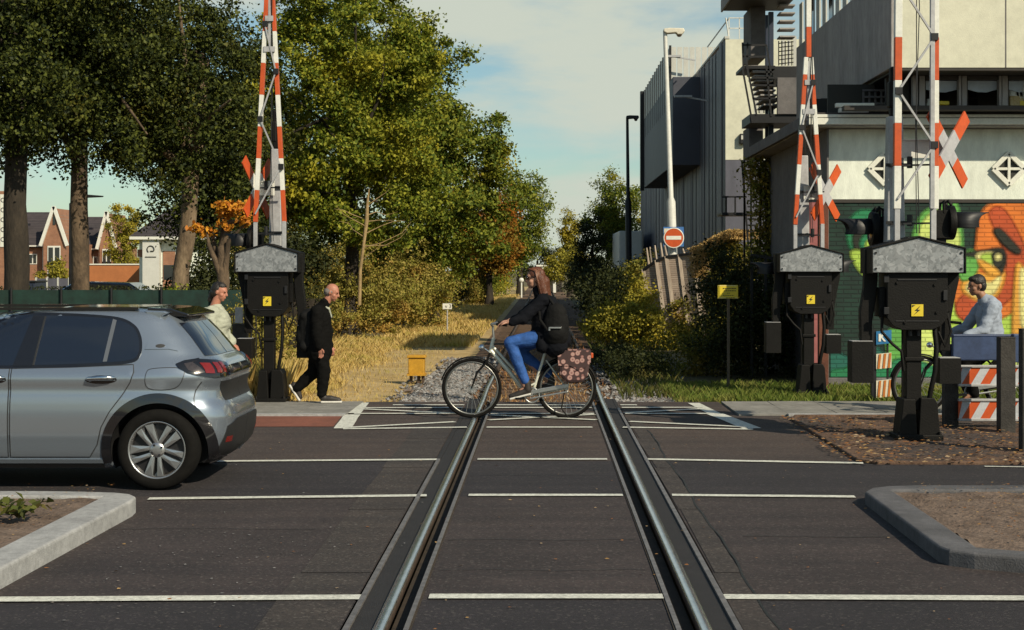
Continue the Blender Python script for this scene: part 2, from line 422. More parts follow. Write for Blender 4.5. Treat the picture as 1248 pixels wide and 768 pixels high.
M['steel'] = mat('dark_steel', (.012, .012, .014), .5, .2, var=.25, vs=5)
M['bluebeam'] = mat('blue_beam', (.035, .06, .14), .5, var=.2, vs=5, dirt=.3)
M['glass'] = mat('dark_glass', (.012, .014, .018), .05, var=0, spec=.8)
M['bark'] = mat('bark', (.018, .014, .010), .95, var=.4, vs=7, bump=1., bs=18, col2=(.05, .038, .026), stretch=(1, 1, .3), dirt=.35)
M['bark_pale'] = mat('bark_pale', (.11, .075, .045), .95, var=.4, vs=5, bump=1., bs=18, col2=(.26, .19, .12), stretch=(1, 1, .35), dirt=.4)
M['bark_sun_mottled'] = mat('bark_sun_mottled', (.022, .016, .011), .95, var=.4, vs=3.2, bump=1., bs=18, col2=(.19, .13, .08), stretch=(1, 1, .6), dirt=.4)  # pale mottling; on the second left trunk it paints in sunlit patches
M['bark_dead'] = mat('bark_dead', (.30, .21, .10), .9, var=.3, vs=7, bump=.6, bs=20)

# leaves
LM = {}
LM['green'] = leafmat('leaf_green', [(.05, .085, .012), (.16, .20, .02), (.32, .31, .035), (.08, .125, .018)], ((.42, .36, .03), .40))
LM['green2'] = leafmat('leaf_green2', [(.045, .085, .014), (.14, .18, .022), (.28, .28, .036), (.07, .115, .02)], ((.42, .34, .03), .28))
LM['dark'] = leafmat('leaf_dark_shade', [(.014, .021, .006), (.022, .032, .007), (.10, .115, .02), (.017, .025, .006)], ((.15, .13, .02), .2), trans=.1)  # shade of the left trees put into the leaf colour
LM['orange'] = leafmat('leaf_orange', [(.20, .10, .018), (.36, .16, .02), (.24, .18, .03), (.14, .12, .022)], ((.42, .15, .018), .5))
LM['amber'] = leafmat('leaf_amber', [(.50, .20, .02), (.68, .33, .03), (.58, .24, .04), (.40, .12, .015)])
LM['yellow'] = leafmat('leaf_yellow', [(.26, .23, .03), (.40, .34, .04), (.18, .18, .03), (.32, .27, .04)], ((.48, .36, .03), .45))
LM['scrub'] = leafmat('leaf_scrub', [(.17, .18, .03), (.30, .27, .05), (.38, .30, .08), (.20, .19, .04)], ((.40, .25, .06), .45), pscale=1.2)
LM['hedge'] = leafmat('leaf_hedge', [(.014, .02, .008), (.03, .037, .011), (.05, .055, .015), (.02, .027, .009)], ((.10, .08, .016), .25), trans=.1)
LM['plume'] = leafmat('leaf_plume', [(.42, .27, .10), (.55, .38, .16), (.34, .22, .08), (.48, .30, .10)])
LM['grass'] = leafmat('grass_green', [(.07, .12, .018), (.14, .19, .032), (.2, .22, .05), (.09, .13, .025)], ((.28, .23, .07), .3), pscale=1.5)
LM['dry'] = leafmat('grass_dry', [(.50, .37, .12), (.62, .47, .17), (.42, .27, .08), (.68, .53, .24)], ((.36, .31, .07), .4), pscale=.9)
LM['dead'] = leafmat('dead_leaf', [(.30, .13, .045), (.20, .085, .03), (.36, .22, .08), (.4, .3, .2)], trans=.05)
LM['weed'] = leafmat('weed', [(.07, .09, .02), (.12, .13, .03), (.05, .06, .02), (.16, .13, .04)])
LM['ivy'] = leafmat('leaf_ivy', [(.08, .10, .016), (.18, .18, .03), (.32, .26, .045), (.12, .12, .025)], ((.36, .22, .04), .35), pscale=1.4)

# ================================================================== GROUND AND ROAD
def sheet(name, x0, x1, y0, y1, z, m, bump=None):
    mb = MB(); mb.quad((x0, y0, z), (x1, y0, z), (x1, y1, z), (x0, y1, z)); return tag(mb.build(name, m), kind='structure')
sheet('ground', -900, 900, -120, 1500, GZ-.04, M['ground'])
# the roadway is laid in strips between the rails, so that the flange grooves are real grooves
RO0, RO1 = .752, .818                           # rail head
GR = .668                                       # inner edge of the groove
ED = .93                                        # outer steel edge
Y1, Y2, Y3, YB, YE = GY(731), GY(605), GY(562), GY(523), GY(491)
xs = [(-70, -ED-.045), (-GR+.036, GR-.036), (ED+.045, 70)]
mb = MB()
for a, b in xs:
    for y0, y1, k in ((-40, Y1, 1), (Y1, Y2, 0), (Y2, Y3, 1), (Y3, YB+.02, 2), (YB+.02, 18.45, 2)):
        mb.quad((a, y0, 0), (b, y0, 0), (b, y1, 0), (a, y1, 0), k)
    aa, bb = max(a, -2.3), min(b, 2.3); mb.quad((aa, 18.45, 0), (bb, 18.45, 0), (bb, YE+.15, 0), (aa, YE+.15, 0), 2)
tag(mb.build('road', [M['asphalt'], M['asphalt_new'], M['asphalt_far']]), kind='structure')
# worn strips beside the rails
mb = MB()
for a, b in ((-1.38, -ED-.05), (ED+.05, 1.135)):
    for y0 in np.arange(4.2, 18.3, 2.35):
        mb.quad((a+random.uniform(-.02, .02), y0, .004), (b, y0, .004), (b, y0+2.335, .004), (a+random.uniform(-.02, .02), y0+2.335, .004))
tag(mb.build('road_patch', M['deck']), kind='structure')
mb = MB()                                        # joints between the slabs
for xa, xb, ya, w in ((-.6, .6, 9.98, .010), (-.6, .6, 8.98, .008), (-.6, .6, 13.1, .008), (1.3, 3.2, 10.1, .012), (-3.4, -1.5, 10.4, .008)):
    k = 14
    for i in range(k):
        f = lambda t: (xa+(xb-xa)*t, ya+.02*math.sin(t*9+xa)+.008*math.sin(t*31)); p, q_ = f(i/k), f((i+1)/k); mb.quad((p[0], p[1]-w/2, .006), (q_[0], q_[1]-w/2, .006), (q_[0], q_[1]+w/2, .006), (p[0], p[1]+w/2, .006))
for i in range(40):
    y0, y1 = 6.8+i*.25, 7.05+i*.25; f = lambda y: 1.14+.012*math.sin(y*2.1)+.006*math.sin(y*7); mb.quad((f(y0)-.007, y0, .006), (f(y0)+.007, y0, .006), (f(y1)+.007, y1, .006), (f(y1)-.007, y1, .006))
tag(mb.build('road_joints', M['ink']), kind='structure')
mb = MB()                                        # red cycle lane running off to the left, grey pavements
mb.quad((-70, 16.75, .004), (-2.3, 17.15, .004), (-2.36, 18.35, .004), (-70, 18.35, .004)); tag(mb.build('cycle_lane', M['red_lane']), kind='structure')
mb = MB()
for s, n in ((-1, 0), (1, 1)):
    x = 2.33
    while x < 40:
        w = .6
        for y in (18.46, 19.08, 19.7):
            a, b = sorted((s*x, s*(x+w-.008))); mb.b2(a, b, y, y+.612, -.05, .012+random.uniform(0, .004))
        x += w
tag(mb.build('pavement', M['paving']), kind='structure')
mb = MB(); mb.b2(-40, -2.33, 18.352, 18.452, -.05, .03); mb.b2(2.9, 40, 18.352, 18.452, -.05, .03); tag(mb.build('pavement_kerb', M['kerb']), kind='structure')

# markings
def marking(segs, name='road_marking'):
    mb = MB()
    for (xa, ya), (xb, yb), w in segs:
        a, b = Vector((xa, ya, .009)), Vector((xb, yb, .009)); t = (b-a).normalized(); n = Vector((-t.y, t.x, 0))*w/2
        k = max(1, int((b-a).length/.4))
        for i in range(k):                       # slightly ragged edges, like worn paint
            p, q = a.lerp(b, i/k), a.lerp(b, (i+1)/k); e = [random.uniform(.93, 1.04) for _ in range(2)]
            if i == 0: e0 = e[0], e[1]
            mb.quad(p-n*e0[0], q-n*e[0], q+n*e[1], p+n*e0[1]); e0 = (e[0], e[1])
    return tag(mb.build(name, M['paint']), kind='structure')
def gp(px, py): Y = GY(py); return (WX(px, Y), Y)
W = .11
marking([(gp(-900, 738), gp(440, 729.5), .125), (gp(523, 728.5), gp(808, 728.5), .12), (gp(880, 729), gp(1700, 733), .12)])
marking([(gp(181, 609), gp(520, 605), W), (gp(571, 604.5), gp(759, 604.5), W), (gp(819, 604.5), gp(1042, 606.5), W)])
marking([(gp(-500, 569), gp(533, 561), W), (gp(582, 560.5), gp(740, 560.5), W), (gp(786, 560.5), gp(1052, 565.5), W), ])
marking([(gp(418, 523.5), gp(569, 521.5), .11), (gp(593, 521.5), gp(722, 521.5), .11), (gp(759, 521.5), gp(918, 524), .11)])
marking([(gp(1200, 569.5), gp(1700, 577), .05)])
# hatched box beyond: thick ends, thin long diagonals
yt = GY(494); ym = GY(507)
marking([((-2.17, GY(523)), (-2.26, ym+.1), .19), ((-2.27, ym+.28), (-2.33, yt+.3), .19), ((2.28, GY(523)), (2.06, ym+.2), .21), ((2.06, ym+.2), (1.95, yt+.25), .15)], 'box_marking')
seg = []
for (a, b) in (((-2.1, GY(522)), (2.0, GY(499))), ((2.25, GY(521.5)), (-2.2, GY(499.5))), ((-2.25, GY(505)), (2.0, GY(505))), ((-2.3, GY(498)), (2.0, GY(497.5))), ((-1.9, GY(494.5)), (1.2, GY(494.5)))):
    a, b = Vector(a), Vector(b)
    for x0, x1 in ((-2.4, -ED-.06), (-GR+.05, GR-.05), (ED+.06, 2.4)):
        lo, hi = max(x0, min(a.x, b.x)), min(x1, max(a.x, b.x))
        if hi-lo < .05: continue
        f = lambda x: (x, a.y+(b.y-a.y)*(x-a.x)/(b.x-a.x))
        seg.append((f(lo), f(hi), .11))
mk = marking(seg, 'box_marking'); mk.location.z = .003

# ------------------------------------------------------------------ rails
trk = thing('railway_track', (0, 12, 0), 'single railway track crossing the road and running on through dry grass into the distance', 'railway track')
for s in (-1, 1):
    mb = MB()
    for y0, y1 in ((-40, 150),):
        n = 60; 
        prof = [(RO0+.0, -.03), (RO0, .002), (RO0+.003, .010), (RO0+.011, .0165), (RO0+.033, .019), (RO1-.011, .0165), (RO1-.003, .010), (RO1, .002), (RO1, -.03), (RO1-.022, -.045), (RO1-.022, -.13), (RO0+.02, -.13), (RO0+.02, -.045)]
        ys = list(np.linspace(-40, 30, 30))+list(np.linspace(33, 150, 30)); k = len(prof)
        vs = []; fs = []
        for y in ys:
            wob = 0 if y < 21 else .018*math.sin(y*.35)
            for x, z in prof: vs.append((s*(x+wob), y-12, z))
        ms = []
        for i in range(len(ys)-1):
            for j in range(k): fs.append((i*k+j, (i+1)*k+j, (i+1)*k+(j+1) % k, i*k+(j+1) % k)); ms.append(0 if j in (2, 3, 4, 5) and ys[i] < 24 else 1)
        o = len(mb.v); mb.add(vs, fs); mb.m = ms; mb.sm = [True]*len(fs)
    mb.build('rail', [M['rail_top'], M['rail_side']], trk)
    mb = MB(); a, b = sorted((s*GR, s*(RO0-.002))); mb.b2(a, b, -52, 9.0, -.09, -.055); a, b = sorted((s*(GR-.036), s*GR)); mb.b2(a, b, -52, 8.9, -.12, .006)
    mb.build('flange_groove', M['groove'], trk); mb = MB()
    a, b = sorted((s*(GR-.026), s*(GR-.002))); mb.b2(a, b, -52, 8.9, -.02, .012); a, b = sorted((s*ED, s*(ED+.03))); mb.b2(a, b, -52, 7.4 if s > 0 else 2.2, -.05, .010)
    mb.build('edge_strip', M['edge_steel'], trk); mb = MB()
    a, b = sorted((s*(RO1+.004), s*(ED-.002))); mb.b2(a, b, -52, 8.9, -.05, -.004); mb.b2(*sorted((s*ED, s*(ED+.043))), 7.4 if s > 0 else 2.2, 8.9, -.06, -.001); mb.build('rubber_strip', M['rubber'], trk)
for i in range(60):
    y = 21.15+i*.62; mb = MB(); mb.box((random.uniform(-.03, .03), y-12, -.135), (2.5, .23, .10), random.uniform(-.01, .01)); mb.build('sleeper', M['sleeper'], trk, .012)
sheet('track_bed', -1.5, 1.65, YE+.15, 160, -.085, M['ballastbed'])
# ballast
def stones(name, n, fx, size):
    X, Y = fx(n); s = size*rng.uniform(.5, 1.3, n); P = []; base = np.array([(1,0,0),(-1,0,0),(0,1,0),(0,-1,0),(0,0,1),(0,0,-1)], float)
    V = base[None]*s[:, None, None]*rng.uniform(.6, 1.2, (n, 6, 1)); q = rng.uniform(0, PI, n); c, sn = np.cos(q), np.sin(q); k = rng.uniform(-.6, .6, n)
    x = V[..., 0]*c[:, None]-V[..., 1]*sn[:, None]; y = V[..., 0]*sn[:, None]+V[..., 1]*c[:, None]; z = V[..., 2]*.7+x*k[:, None]
    V = np.stack([x+X[:, None], y+Y[:, None], z], -1); V[..., 2] += (-.075+s*.35)[:, None]
    F = np.array([(0,2,4),(2,1,4),(1,3,4),(3,0,4),(2,0,5),(1,2,5),(3,1,5),(0,3,5)])
    me = bpy.data.meshes.new(name); me.from_pydata(V.reshape(-1, 3).tolist(), [], (F[None]+np.arange(n)[:, None, None]*6).reshape(-1, 3).tolist()); return link(name, me, M['stone'])
def bl(n):
    Y = 20.3+11*rng.random(n)**1.6; return -1.5+rng.normal(0, .22, n)+.15*(Y > 26), Y
def brr(n):
    Y = 20.5+10*rng.random(n)**1.6; return 1.45+rng.normal(0, .28, n), Y
tag(stones('ballast', 5200, bl, .05), 'pale grey ballast stones heaped along the near edge of the track', 'ballast', kind='stuff')
tag(stones('ballast', 2600, brr, .042), 'dark ballast stones on the shrub side of the track', 'ballast', kind='stuff')

# ------------------------------------------------------------------ kerbed islands and verge
def kerbed(name, poly, hgt, kw, mk, msoil, inset=()):
    """closed kerb ring round a bed of soil, poly anticlockwise"""
    n = len(poly); P = [Vector(p) for p in poly]; inn = []
    for i in range(n):
        a, b, c = P[i-1], P[i], P[(i+1) % n]; t1 = (b-a).normalized(); t2 = (c-b).normalized(); n1 = Vector((-t1.y, t1.x)); n2 = Vector((-t2.y, t2.x)); q = (n1+n2).normalized(); inn.append(b+q*kw/max(.35, q.dot(n1)))
    for ids, p_ in inset:
        for i in ids: inn[i] = Vector(p_)
    mb = MB()
    for i in range(n):
        j = (i+1) % n; a, b, c, d = P[i], P[j], inn[j], inn[i]
        mb.add([(a.x, a.y, -.05), (b.x, b.y, -.05), (b.x, b.y, hgt), (a.x, a.y, hgt), (d.x, d.y, hgt), (c.x, c.y, hgt), (d.x, d.y, -.02), (c.x, c.y, -.02)], [(0,1,2,3), (3,2,5,4), (4,5,7,6)])
    me_o = mb.build(name, mk); bm = bmesh.new(); bm.from_mesh(me_o.data); bmesh.ops.remove_doubles(bm, verts=bm.verts, dist=1e-4); bmesh.ops.recalc_face_normals(bm, faces=bm.faces); bm.to_mesh(me_o.data); bm.free()
    bv = me_o.modifiers.new('b', 'BEVEL'); bv.width = .018; bv.segments = 3; bv.limit_method = 'ANGLE'; bv.angle_limit = R(50)
    tag(me_o, kind='structure')
    ring_ = [tuple(p) for i, p in enumerate(inn) if i == 0 or (p-inn[i-1]).length > 1e-4]; vs, fs = cdt(resample(ring_, .12), .09)
    mb = MB(); mb.add([(x, y, hgt-.028+.012*math.sin(x*3.1+y)*math.cos(y*2.3)+random.gauss(0, .008)) for x, y in vs], fs, 0, True)
    tag(mb.build(name.replace('kerb', 'soil'), msoil), kind='structure')
lx = -2.90
kerbed('island_kerb', [(-14, 8.0), (-3.05, 8.0), (-2.97, 8.12), (-2.94, 8.4), (-2.88, 10.95), (-2.90, 11.12), (-2.97, 11.24), (-3.1, 11.32), (-3.35, 11.37), (-3.7, 11.4), (-14, 11.47)], .115, .22, M['kerb'], M['soil'], [((4, 5, 6, 7, 8), (-3.14, 11.13)), ((1, 2, 3), (-3.17, 8.24))])
kerbed('island_kerb', [(14, 11.85), (2.85, 11.85), (2.62, 11.8), (2.47, 11.7), (2.38, 11.5), (2.35, 9.25), (2.38, 9.12), (2.5, 9.02), (4.2, 8.15), (14, 8.0)], .095, .19, M['kerb_dark'], M['soil'], [((1, 2, 3, 4), (2.6, 11.62)), ((5, 6, 7), (2.57, 9.2))])
kerbed('verge_kerb', [(40, 18.3), (2.95, 18.3), (2.85, 17.9), (2.83, 14.05), (2.95, 13.85), (40, 12.9)], .03, .06, M['soil_red'], M['soil_red'])

# ------------------------------------------------------------------ open ground beyond the road
mb = MB(); v = [(-6.2, 20.4), (-1.4, 20.4), (-1.4, 160), (-4.2, 160), (-4.2, 60), (-4.6, 30)]
mb.add([(x, y, GZ-.02) for x, y in v], [tuple(range(6))]); tag(mb.build('path', M['sand']), kind='structure')
n = 46000; Y = 20.5+18*rng.random(n)**1.5; X = -1.9-5.5*rng.random(n)**.8
keep = (np.abs(X+3.0-.02*Y+.25*np.sin(Y)) > .75) | (rng.random(n) < .22); X, Y = X[keep], Y[keep]
hh = .05+.22*np.clip((-X-2.6)/3, 0, 1)
tag(blades('dry_grass', X, Y, hh, .011, .9, LM['dry']), 'sunlit yellow dry grass beside the sandy path', 'grass', kind='stuff')
n = 9000; Y = 20.4+1.9*rng.random(n); X = -9+5.6*rng.random(n)
tag(blades('dry_grass', X, Y, .5, .013, .5, LM['dry']), 'tall straw coloured grass behind the pavement and the walking men', 'grass', kind='stuff')
n = 16000; Y = 36+70*rng.random(n)**1.3; X = -1.6-2.6*rng.random(n)
tag(blades('dry_grass', X, Y, .14, .03, .8, LM['dry']), 'thin pale grass along the far stretch of path', 'grass', kind='stuff')
n = 30000; Y = 20.42+3.2*rng.random(n); X = 1.75+8*rng.random(n)
tag(blades('green_grass', X, Y, .13, .009, .8, LM['grass']), 'short green grass verge in front of the dark shrubs', 'grass', kind='stuff')
n = 3600; Y = 20.42+22*rng.random(n)**1.4; X = .95*(rng.random(n)*2-1)
tag(blades('track_weeds', X, Y, .07, .012, 1., LM['dead'], z=-.08), 'rusty brown dead weeds between the rails', 'weeds', kind='stuff')
n = 4500; Y = 21.5+30*rng.random(n)**1.4; X = 1.1+1.1*rng.random(n)
tag(blades('track_weeds', X, Y, .16, .012, .8, LM['weed'], z=-.08), 'straw brown weeds beside the far rail', 'weeds', kind='stuff')
# litter of leaves and grit on road, islands and verge
def litter(name, n, fx, size, z, m, label):
    X, Y = fx(n); C = np.stack([X, Y, np.full(n, z)], 1); P = leaves(C, size, up=2.2); P[..., 2] = np.maximum(P[..., 2], z+.002); tag(quads(name, P, m), label, 'litter', kind='stuff')
litter('fallen_leaves', 200, lambda n: (rng.uniform(-3.2, 3.2, n), 7+10*rng.random(n)), .028, .007, LM['dead'], 'few dry leaves and crumbs lying on the asphalt')
litter('grit', 160, lambda n: (-2.0+rng.normal(0, .55, n), 9.6+rng.normal(0, 1.2, n)), .022, .006, M['stone'], 'pale grit scattered on the asphalt by the light kerb')
litter('fallen_leaves', 2600, lambda n: (2.7+5.3*rng.random(n)**1.2, 13.7+4.4*rng.random(n)), .05, .034, LM['dead'], 'brown fallen leaves on the verge under the crossing barrier')
litter('fallen_leaves', 1100, lambda n: (-6+2.8*rng.random(n), 8.3+3.4*rng.random(n)), .022, .125, LM['dead'], 'dry crumbs on the soil of the light kerbed island')
litter('fallen_leaves', 1100, lambda n: (2.75+3.5*rng.random(n), 9.2+2.6*rng.random(n)), .025, .125, LM['dead'], 'dry crumbs on the soil of the dark kerbed island')
pl = thing('weed', (WX(22, 10.2), 10.2, .1), 'small green weed growing on the light kerbed island', 'weed')
C = []; 
for i in range(11):
    a = i*2.4; 
    for t in np.linspace(.15, 1, 5): C.append((math.cos(a)*.2*t, math.sin(a)*.2*t, .03+.12*t*(1-.4*t)*random.uniform(.6, 1.4)))
quads('leaves', leaves(np.array(C), .10, up=1.2), LM['weed'], pl)
# ================================================================== CROSSING BARRIERS
def banded(mb, a, b, w, d, band=.43, first=0, mats=(0, 1), endgrey=None):
    a, b = Vector(a), Vector(b); l = (b-a).length; t = (b-a)/l; s = 0; k = first
    while s < l:
        e = min(l, s+band); mb.bar(a+t*s, a+t*e, w*random.uniform(.995, 1.005), d, mats[k % 2], up=(0, 1, 0)); s = e; k += 1
def barrier(px, py, mir, conv, top, label, sc=1., lamps='both', zshift=0, first=0):
    Y = GY(py); t = thing('crossing_barrier', (WX(px, Y), Y, 0), label, 'crossing barrier', 'raised level crossing barriers')
    s = mir; t.scale = (sc, 1, 1)
    mb = MB()                                     # gabled galvanised hood
    prof = [(-.46, 1.70), (.46, 1.70), (.46, 1.94), (0, 2.05), (-.46, 1.94)]
    mb.prism([(s*x, z) for x, z in prof], -.26, .26)
    hood = mb.build('hood', M['galv'], t, .006)
    mb = MB(); mb.bar((-.475, 0, 1.945), (0, 0, 2.062), .56, .018); mb.bar((.475, 0, 1.945), (0, 0, 2.062), .56, .018)
    mb.b2(-.478, -.462, -.275, .275, 1.69, 1.94); mb.b2(.462, .478, -.275, .275, 1.69, 1.94)
    mb.build('hood_trim', M['black'], hood, .004)
    mb = MB()
    for x in (-.43, .43):
        for z in (1.74, 1.90): mb = MB(); mb.cyl((x, -.262, z), (x, -.272, z), .012, n=8); mb.build('hood_bolt', M['steel'], hood)
    mb = MB(); mb.prism([(-.30, 1.70), (-.30, 1.24), (-.24, 1.16), (-.15, 1.12), (.15, 1.12), (.24, 1.16), (.31, 1.24), (.31, 1.70)], -.2, .22)
    for x, z in ((-.2, 1.6), (.18, 1.58), (-.12, 1.2), (.2, 1.3)): mb.cyl((x, -.2, z), (x, -.215, z), .016, n=8)
    mb.b2(-.36, -.3, -.12, .15, 1.25, 1.55); mb.b2(.31, .36, -.12, .15, 1.3, 1.55)
    box = mb.build('machine_box', M['black'], t, .012)
    mb = MB(); mb.b2(-.06, .06, -.212, -.203, 1.26, 1.38); tg = mb.build('sticker', M['yellow'], box)
    mb = MB(); mb.prism([(.035, 1.37), (-.03, 1.315), (.0, 1.315), (-.04, 1.27), (.03, 1.325), (.0, 1.325)], -.2145, -.2125); mb.prism([(-.055, 1.372), (-.02, 1.372), (-.055, 1.35)], -.2145, -.2125); mb.build('symbol', M['ink'], tg)
    mb = MB(); mb.b2(-.08, .075, -.08, .08, .3, 1.13); mb.b2(-.10, .095, -.1, .1, .80, .84); mb.b2(-.12, -.105, -.05, -.02, .4, 1.13); mb.build('column', M['black'], t, .01)
    mb = MB(); mb.prism([(-.17, .05), (.01, .05), (-.01, .42), (-.13, .42)], -.17, .15); mb.prism([(.03, .05), (.25, .05), (.22, .38), (.19, .43), (.05, .43)], -.15, .15); mb.b2(-.2, .27, -.2, .2, 0, .06)
    for x in (-.17, .24): mb.cyl((x, -.17, .05), (x, -.17, .09), .018, n=6)
    mb.build('pedestal', M['black'], t, .012)
    mb = MB()
    for z in (1.28, 1.6): mb.b2(-.335, -.285, -.215, -.185, z, z+.07)
    mb.b2(.26, .30, -.225, -.2, 1.42, 1.52); mb.b2(-.2, .2, -.208, -.2, 1.62, 1.635); mb.b2(-.22, .22, -.207, -.2, 1.205, 1.215)
    for x in (-.05, .03): mb.cyl((x, -.12, 1.06), (x, -.12, 1.13), .02, n=8)
    mb.build('fitting', M['steel'], box, .003)
    mb = MB(); mb.tube([(-.33, -.1, 1.26), (-.34, -.12, 1.1), (-.24, -.14, .98), (-.14, -.12, .9), (-.11, -.1, .7)], .016, 7); mb.build('cable', M['black'], t); mb = MB(); mb.tube([(.34, -.06, 1.3), (.37, -.1, 1.1), (.30, -.12, .95), (.24, -.1, 1.1)], .014, 7); mb.build('cable', M['black'], t)
    mb = MB(); mb.tube([(.2, -.1, 1.14), (.215, -.12, .95), (.2, -.13, .7), (.16, -.11, .5), (.15, -.1, .42)], .026, 8); mb.build('cable', M['black'], t)
    # counterweight arms and weights
    for q, (x0, x1, xb, zb, wz) in ((-1, (-.42, -.47, -.53, .79, .42)), (1, (.41, .33, .36, .70, .26))):
        q = s; mb = MB(); y = .02
        mb.prism([(q*(x0-.07), 1.94), (q*(x0+.07), 1.94), (q*(x0+.06), 1.62), (q*(x1+.09), 1.4), (q*(x1+.055), 1.2), (q*(x1+.05), .9), (q*(x1-.06), .9), (q*(x1-.07), 1.3), (q*(x0-.08), 1.55)], y-.05, y+.05)
        a = mb.build('counterweight_arm', M['black'], t, .01); mb = MB(); mb.b2(q*xb-.11, q*xb+.11, -.11, .13, zb-wz/2, zb+wz/2)
        if q*x0 < 0 or True: mb.b2(q*xb-.105, q*xb+.105, -.10, .12, zb+wz/2, zb+wz/2+.006, 1)
        mb.build('counterweight', [M['black'], M['pole']], a, .012)
    # mast with cap
    mb = MB(); mx = -.10*s if conv is None else -.02*s
    mb.add([(mx-.10, .28, 1.75), (mx+.10, .28, 1.75), (mx+.10, .48, 1.75), (mx-.10, .48, 1.75), (mx-.075, .30, 3.33), (mx+.075, .30, 3.33), (mx+.075, .45, 3.33), (mx-.075, .45, 3.33)], [(0,1,5,4), (1,2,6,5), (2,3,7,6), (3,0,4,7), (4,5,6,7), (0,3,2,1)])
    mast = mb.build('mast', M['pole'], t, .012); mb = MB(); mb.b2(mx-.07, mx+.07, .2, .40, 1.45, 1.749); mb.build('mast_foot', M['black'], mast, .01)
    mb = MB(); mb.b2(mx-.05, mx+.05, .32, .43, 3.33, 3.85); mb.b2(mx-.065, mx+.02, .31, .44, 3.42, 3.7); mb.build('mast_top', M['black'], mast, .02)
    for z in (2.20, 2.80):
        mb = MB(); mb.b2(mx-.11, mx+.11, .265, .28, z, z+.035); mb.bar((-.2, .1, z), (.26, .1, z+.01), .018); mb.cyl((mx+.12*s, .2, z-.02), (mx+.12*s, .2, z+.1), .03, n=8)
        mb.build('clamp', M['steel'], mast)
    # boom of two rails standing upright
    x0, x1 = (-.165, .205) if conv is None else (-.185/sc, .19/sc)
    boom = MB(); tp = top; y = -.02
    if conv is None: a1, b1 = x0+.03, x1+.01
    else: a1, b1 = -.035/sc, .035/sc
    zt = tp if conv is None else conv
    banded(boom, (x0, y, 2.35), (a1, y, zt), .072 if conv is None else .062, .075, .437 if conv is None else .415, first)
    bo = boom.build('boom', [M['red'], M['white']], t, .004)
    mb = MB(); banded(mb, (x1+(.028 if conv is None else 0), y+.01, 2.35), (b1+(.028 if conv is None else 0), y+.01, zt), .05 if conv is None else .062, .07, .437 if conv is None else .415, first)
    mb.build('boom_rail', [M['red'], M['white']], bo, .004)
    for xq in (x0, x1): mb = MB(); mb.bar((xq, y, 1.95), (xq+.001, y, 2.36), .055, .06); mb.build('boom_root', M['pole'], bo, .004)
    mb = MB()
    if conv is None: mb.bar((x1-.018, y-.03, 2.35), (x1-.01, y-.03, zt), .045, .05)
    else: mb.bar((-.0, y, conv-.75), (0, y, conv-.05), .04, .04)
    mb.build('boom_spine', M['pole'], bo, .004)
    if conv is not None:
        mb = MB(); banded(mb, (0, y, conv+.001), (0, y, tp), .072, .08, .415, first); mb.build('boom_tip', [M['red'], M['white']], bo, .004)
    mb = MB(); z = 2.45; k = 0
    def xx(z, l): q = (z-2.35)/(zt-2.35); return (x0+(a1-x0)*q) if l else (x1+(b1-x1)*q)
    hstep = .55 if conv is None else .62
    while z+hstep < zt-.3:
        l = k % 2 == 0; p0 = (xx(z, l), y-.045, z); p1 = (xx(z+hstep, not l), y-.045, z+hstep); mb.bar(p0, p1, .026, .02)
        mb.b2(p1[0]-.035, p1[0]+.035, y-.07, y-.01, p1[2]-.035, p1[2]+.035, 1); z += hstep; k += 1
    if conv is not None:
        for z in (conv-.35, conv-.75): mb.b2(xx(z, 1), xx(z, 0), y-.05, y-.03, z-.035, z+.035)
    mb.build('brace', [M['pole'], M['steel']], bo)
    mb = MB()
    for dx in (0, .03): mb.tube([(.03+dx, y-.03, 2.1), (.02+dx*.3, y-.03, 3.2), (.06-dx, y-.03, 4.4), (.02+dx, y-.03, min(tp, 5.6))], .005, 5)
    mb.build('stay_wire', M['steel'], bo)
    # St Andrew's cross on its bracket
    cz = 2.99 if conv is None else 2.81; cx = s*(.43 if conv is None else .30 if s > 0 else .24)
    mb = MB(); mb.b2(*sorted((mx, cx)), .25, .262, cz-.10, cz+.08); mb.b2(*sorted((mx, cx)), .235, .276, cz+.08, cz+.09); br = mb.build('bracket', M['white'], t)
    nrm = Vector((.71, -.70, 0)).normalized() if s > 0 else Vector((.94, -.34, 0)).normalized(); tt = Vector((-nrm.y, nrm.x, 0))
    mb = MB()
    for q in (1, -1):
        d = (tt*q+Vector((0, 0, 1))).normalized(); side = nrm.cross(d)
        for lo, hi, m_ in ((-.50, -.2, 0), (-.2, .2, 1), (.2, .50, 0)):
            c = Vector((cx, .24, cz))+d*(lo+hi)/2+nrm*(.012*q); L_ = hi-lo
            Mx = Matrix((side, nrm, d)).transposed(); mb.box(c, (.15, .018, L_), Mx, m_)
    cr = mb.build('warning_cross', [M['red'], M['crossgrey'] if s > 0 else M['white']], br)
    # lamps: dark backing plates with long hoods, one each way along the road
    def lamp(lx, ly, lz, d):
        mb = MB(); mb.lathe([(0, -.05), (.185, -.05), (.185, 0), (.185, .02), (0, .02)], (0, 0, 0), 'x', 24)
        for i in range(len(mb.v)): v = mb.v[i]; mb.v[i] = (lx+d*v[0], ly+v[1], lz+v[2])
        mb.b2(lx-d*.2, lx-d*.04, ly-.1, ly+.1, lz-.17, lz+.13)
        for yy in (-.09, .09): mb.tube([(lx-d*.1, ly+yy, lz+.1), (lx-d*.1, ly+yy, lz+.21), (lx-d*.06, ly+yy, lz+.23), (lx-d*.02, ly+yy, lz+.18)], .02, 6)
        mb.prism([(lx-d*.19, lz-.15), (lx-d*.06, lz-.15), (lx-d*.10, lz-.36), (lx-d*.15, lz-.36)], ly-.07, ly+.07)
        lp = mb.build('signal_lamp', M['black'], t, .006)
        mb = MB(); vs = []; fs = []; n = 14
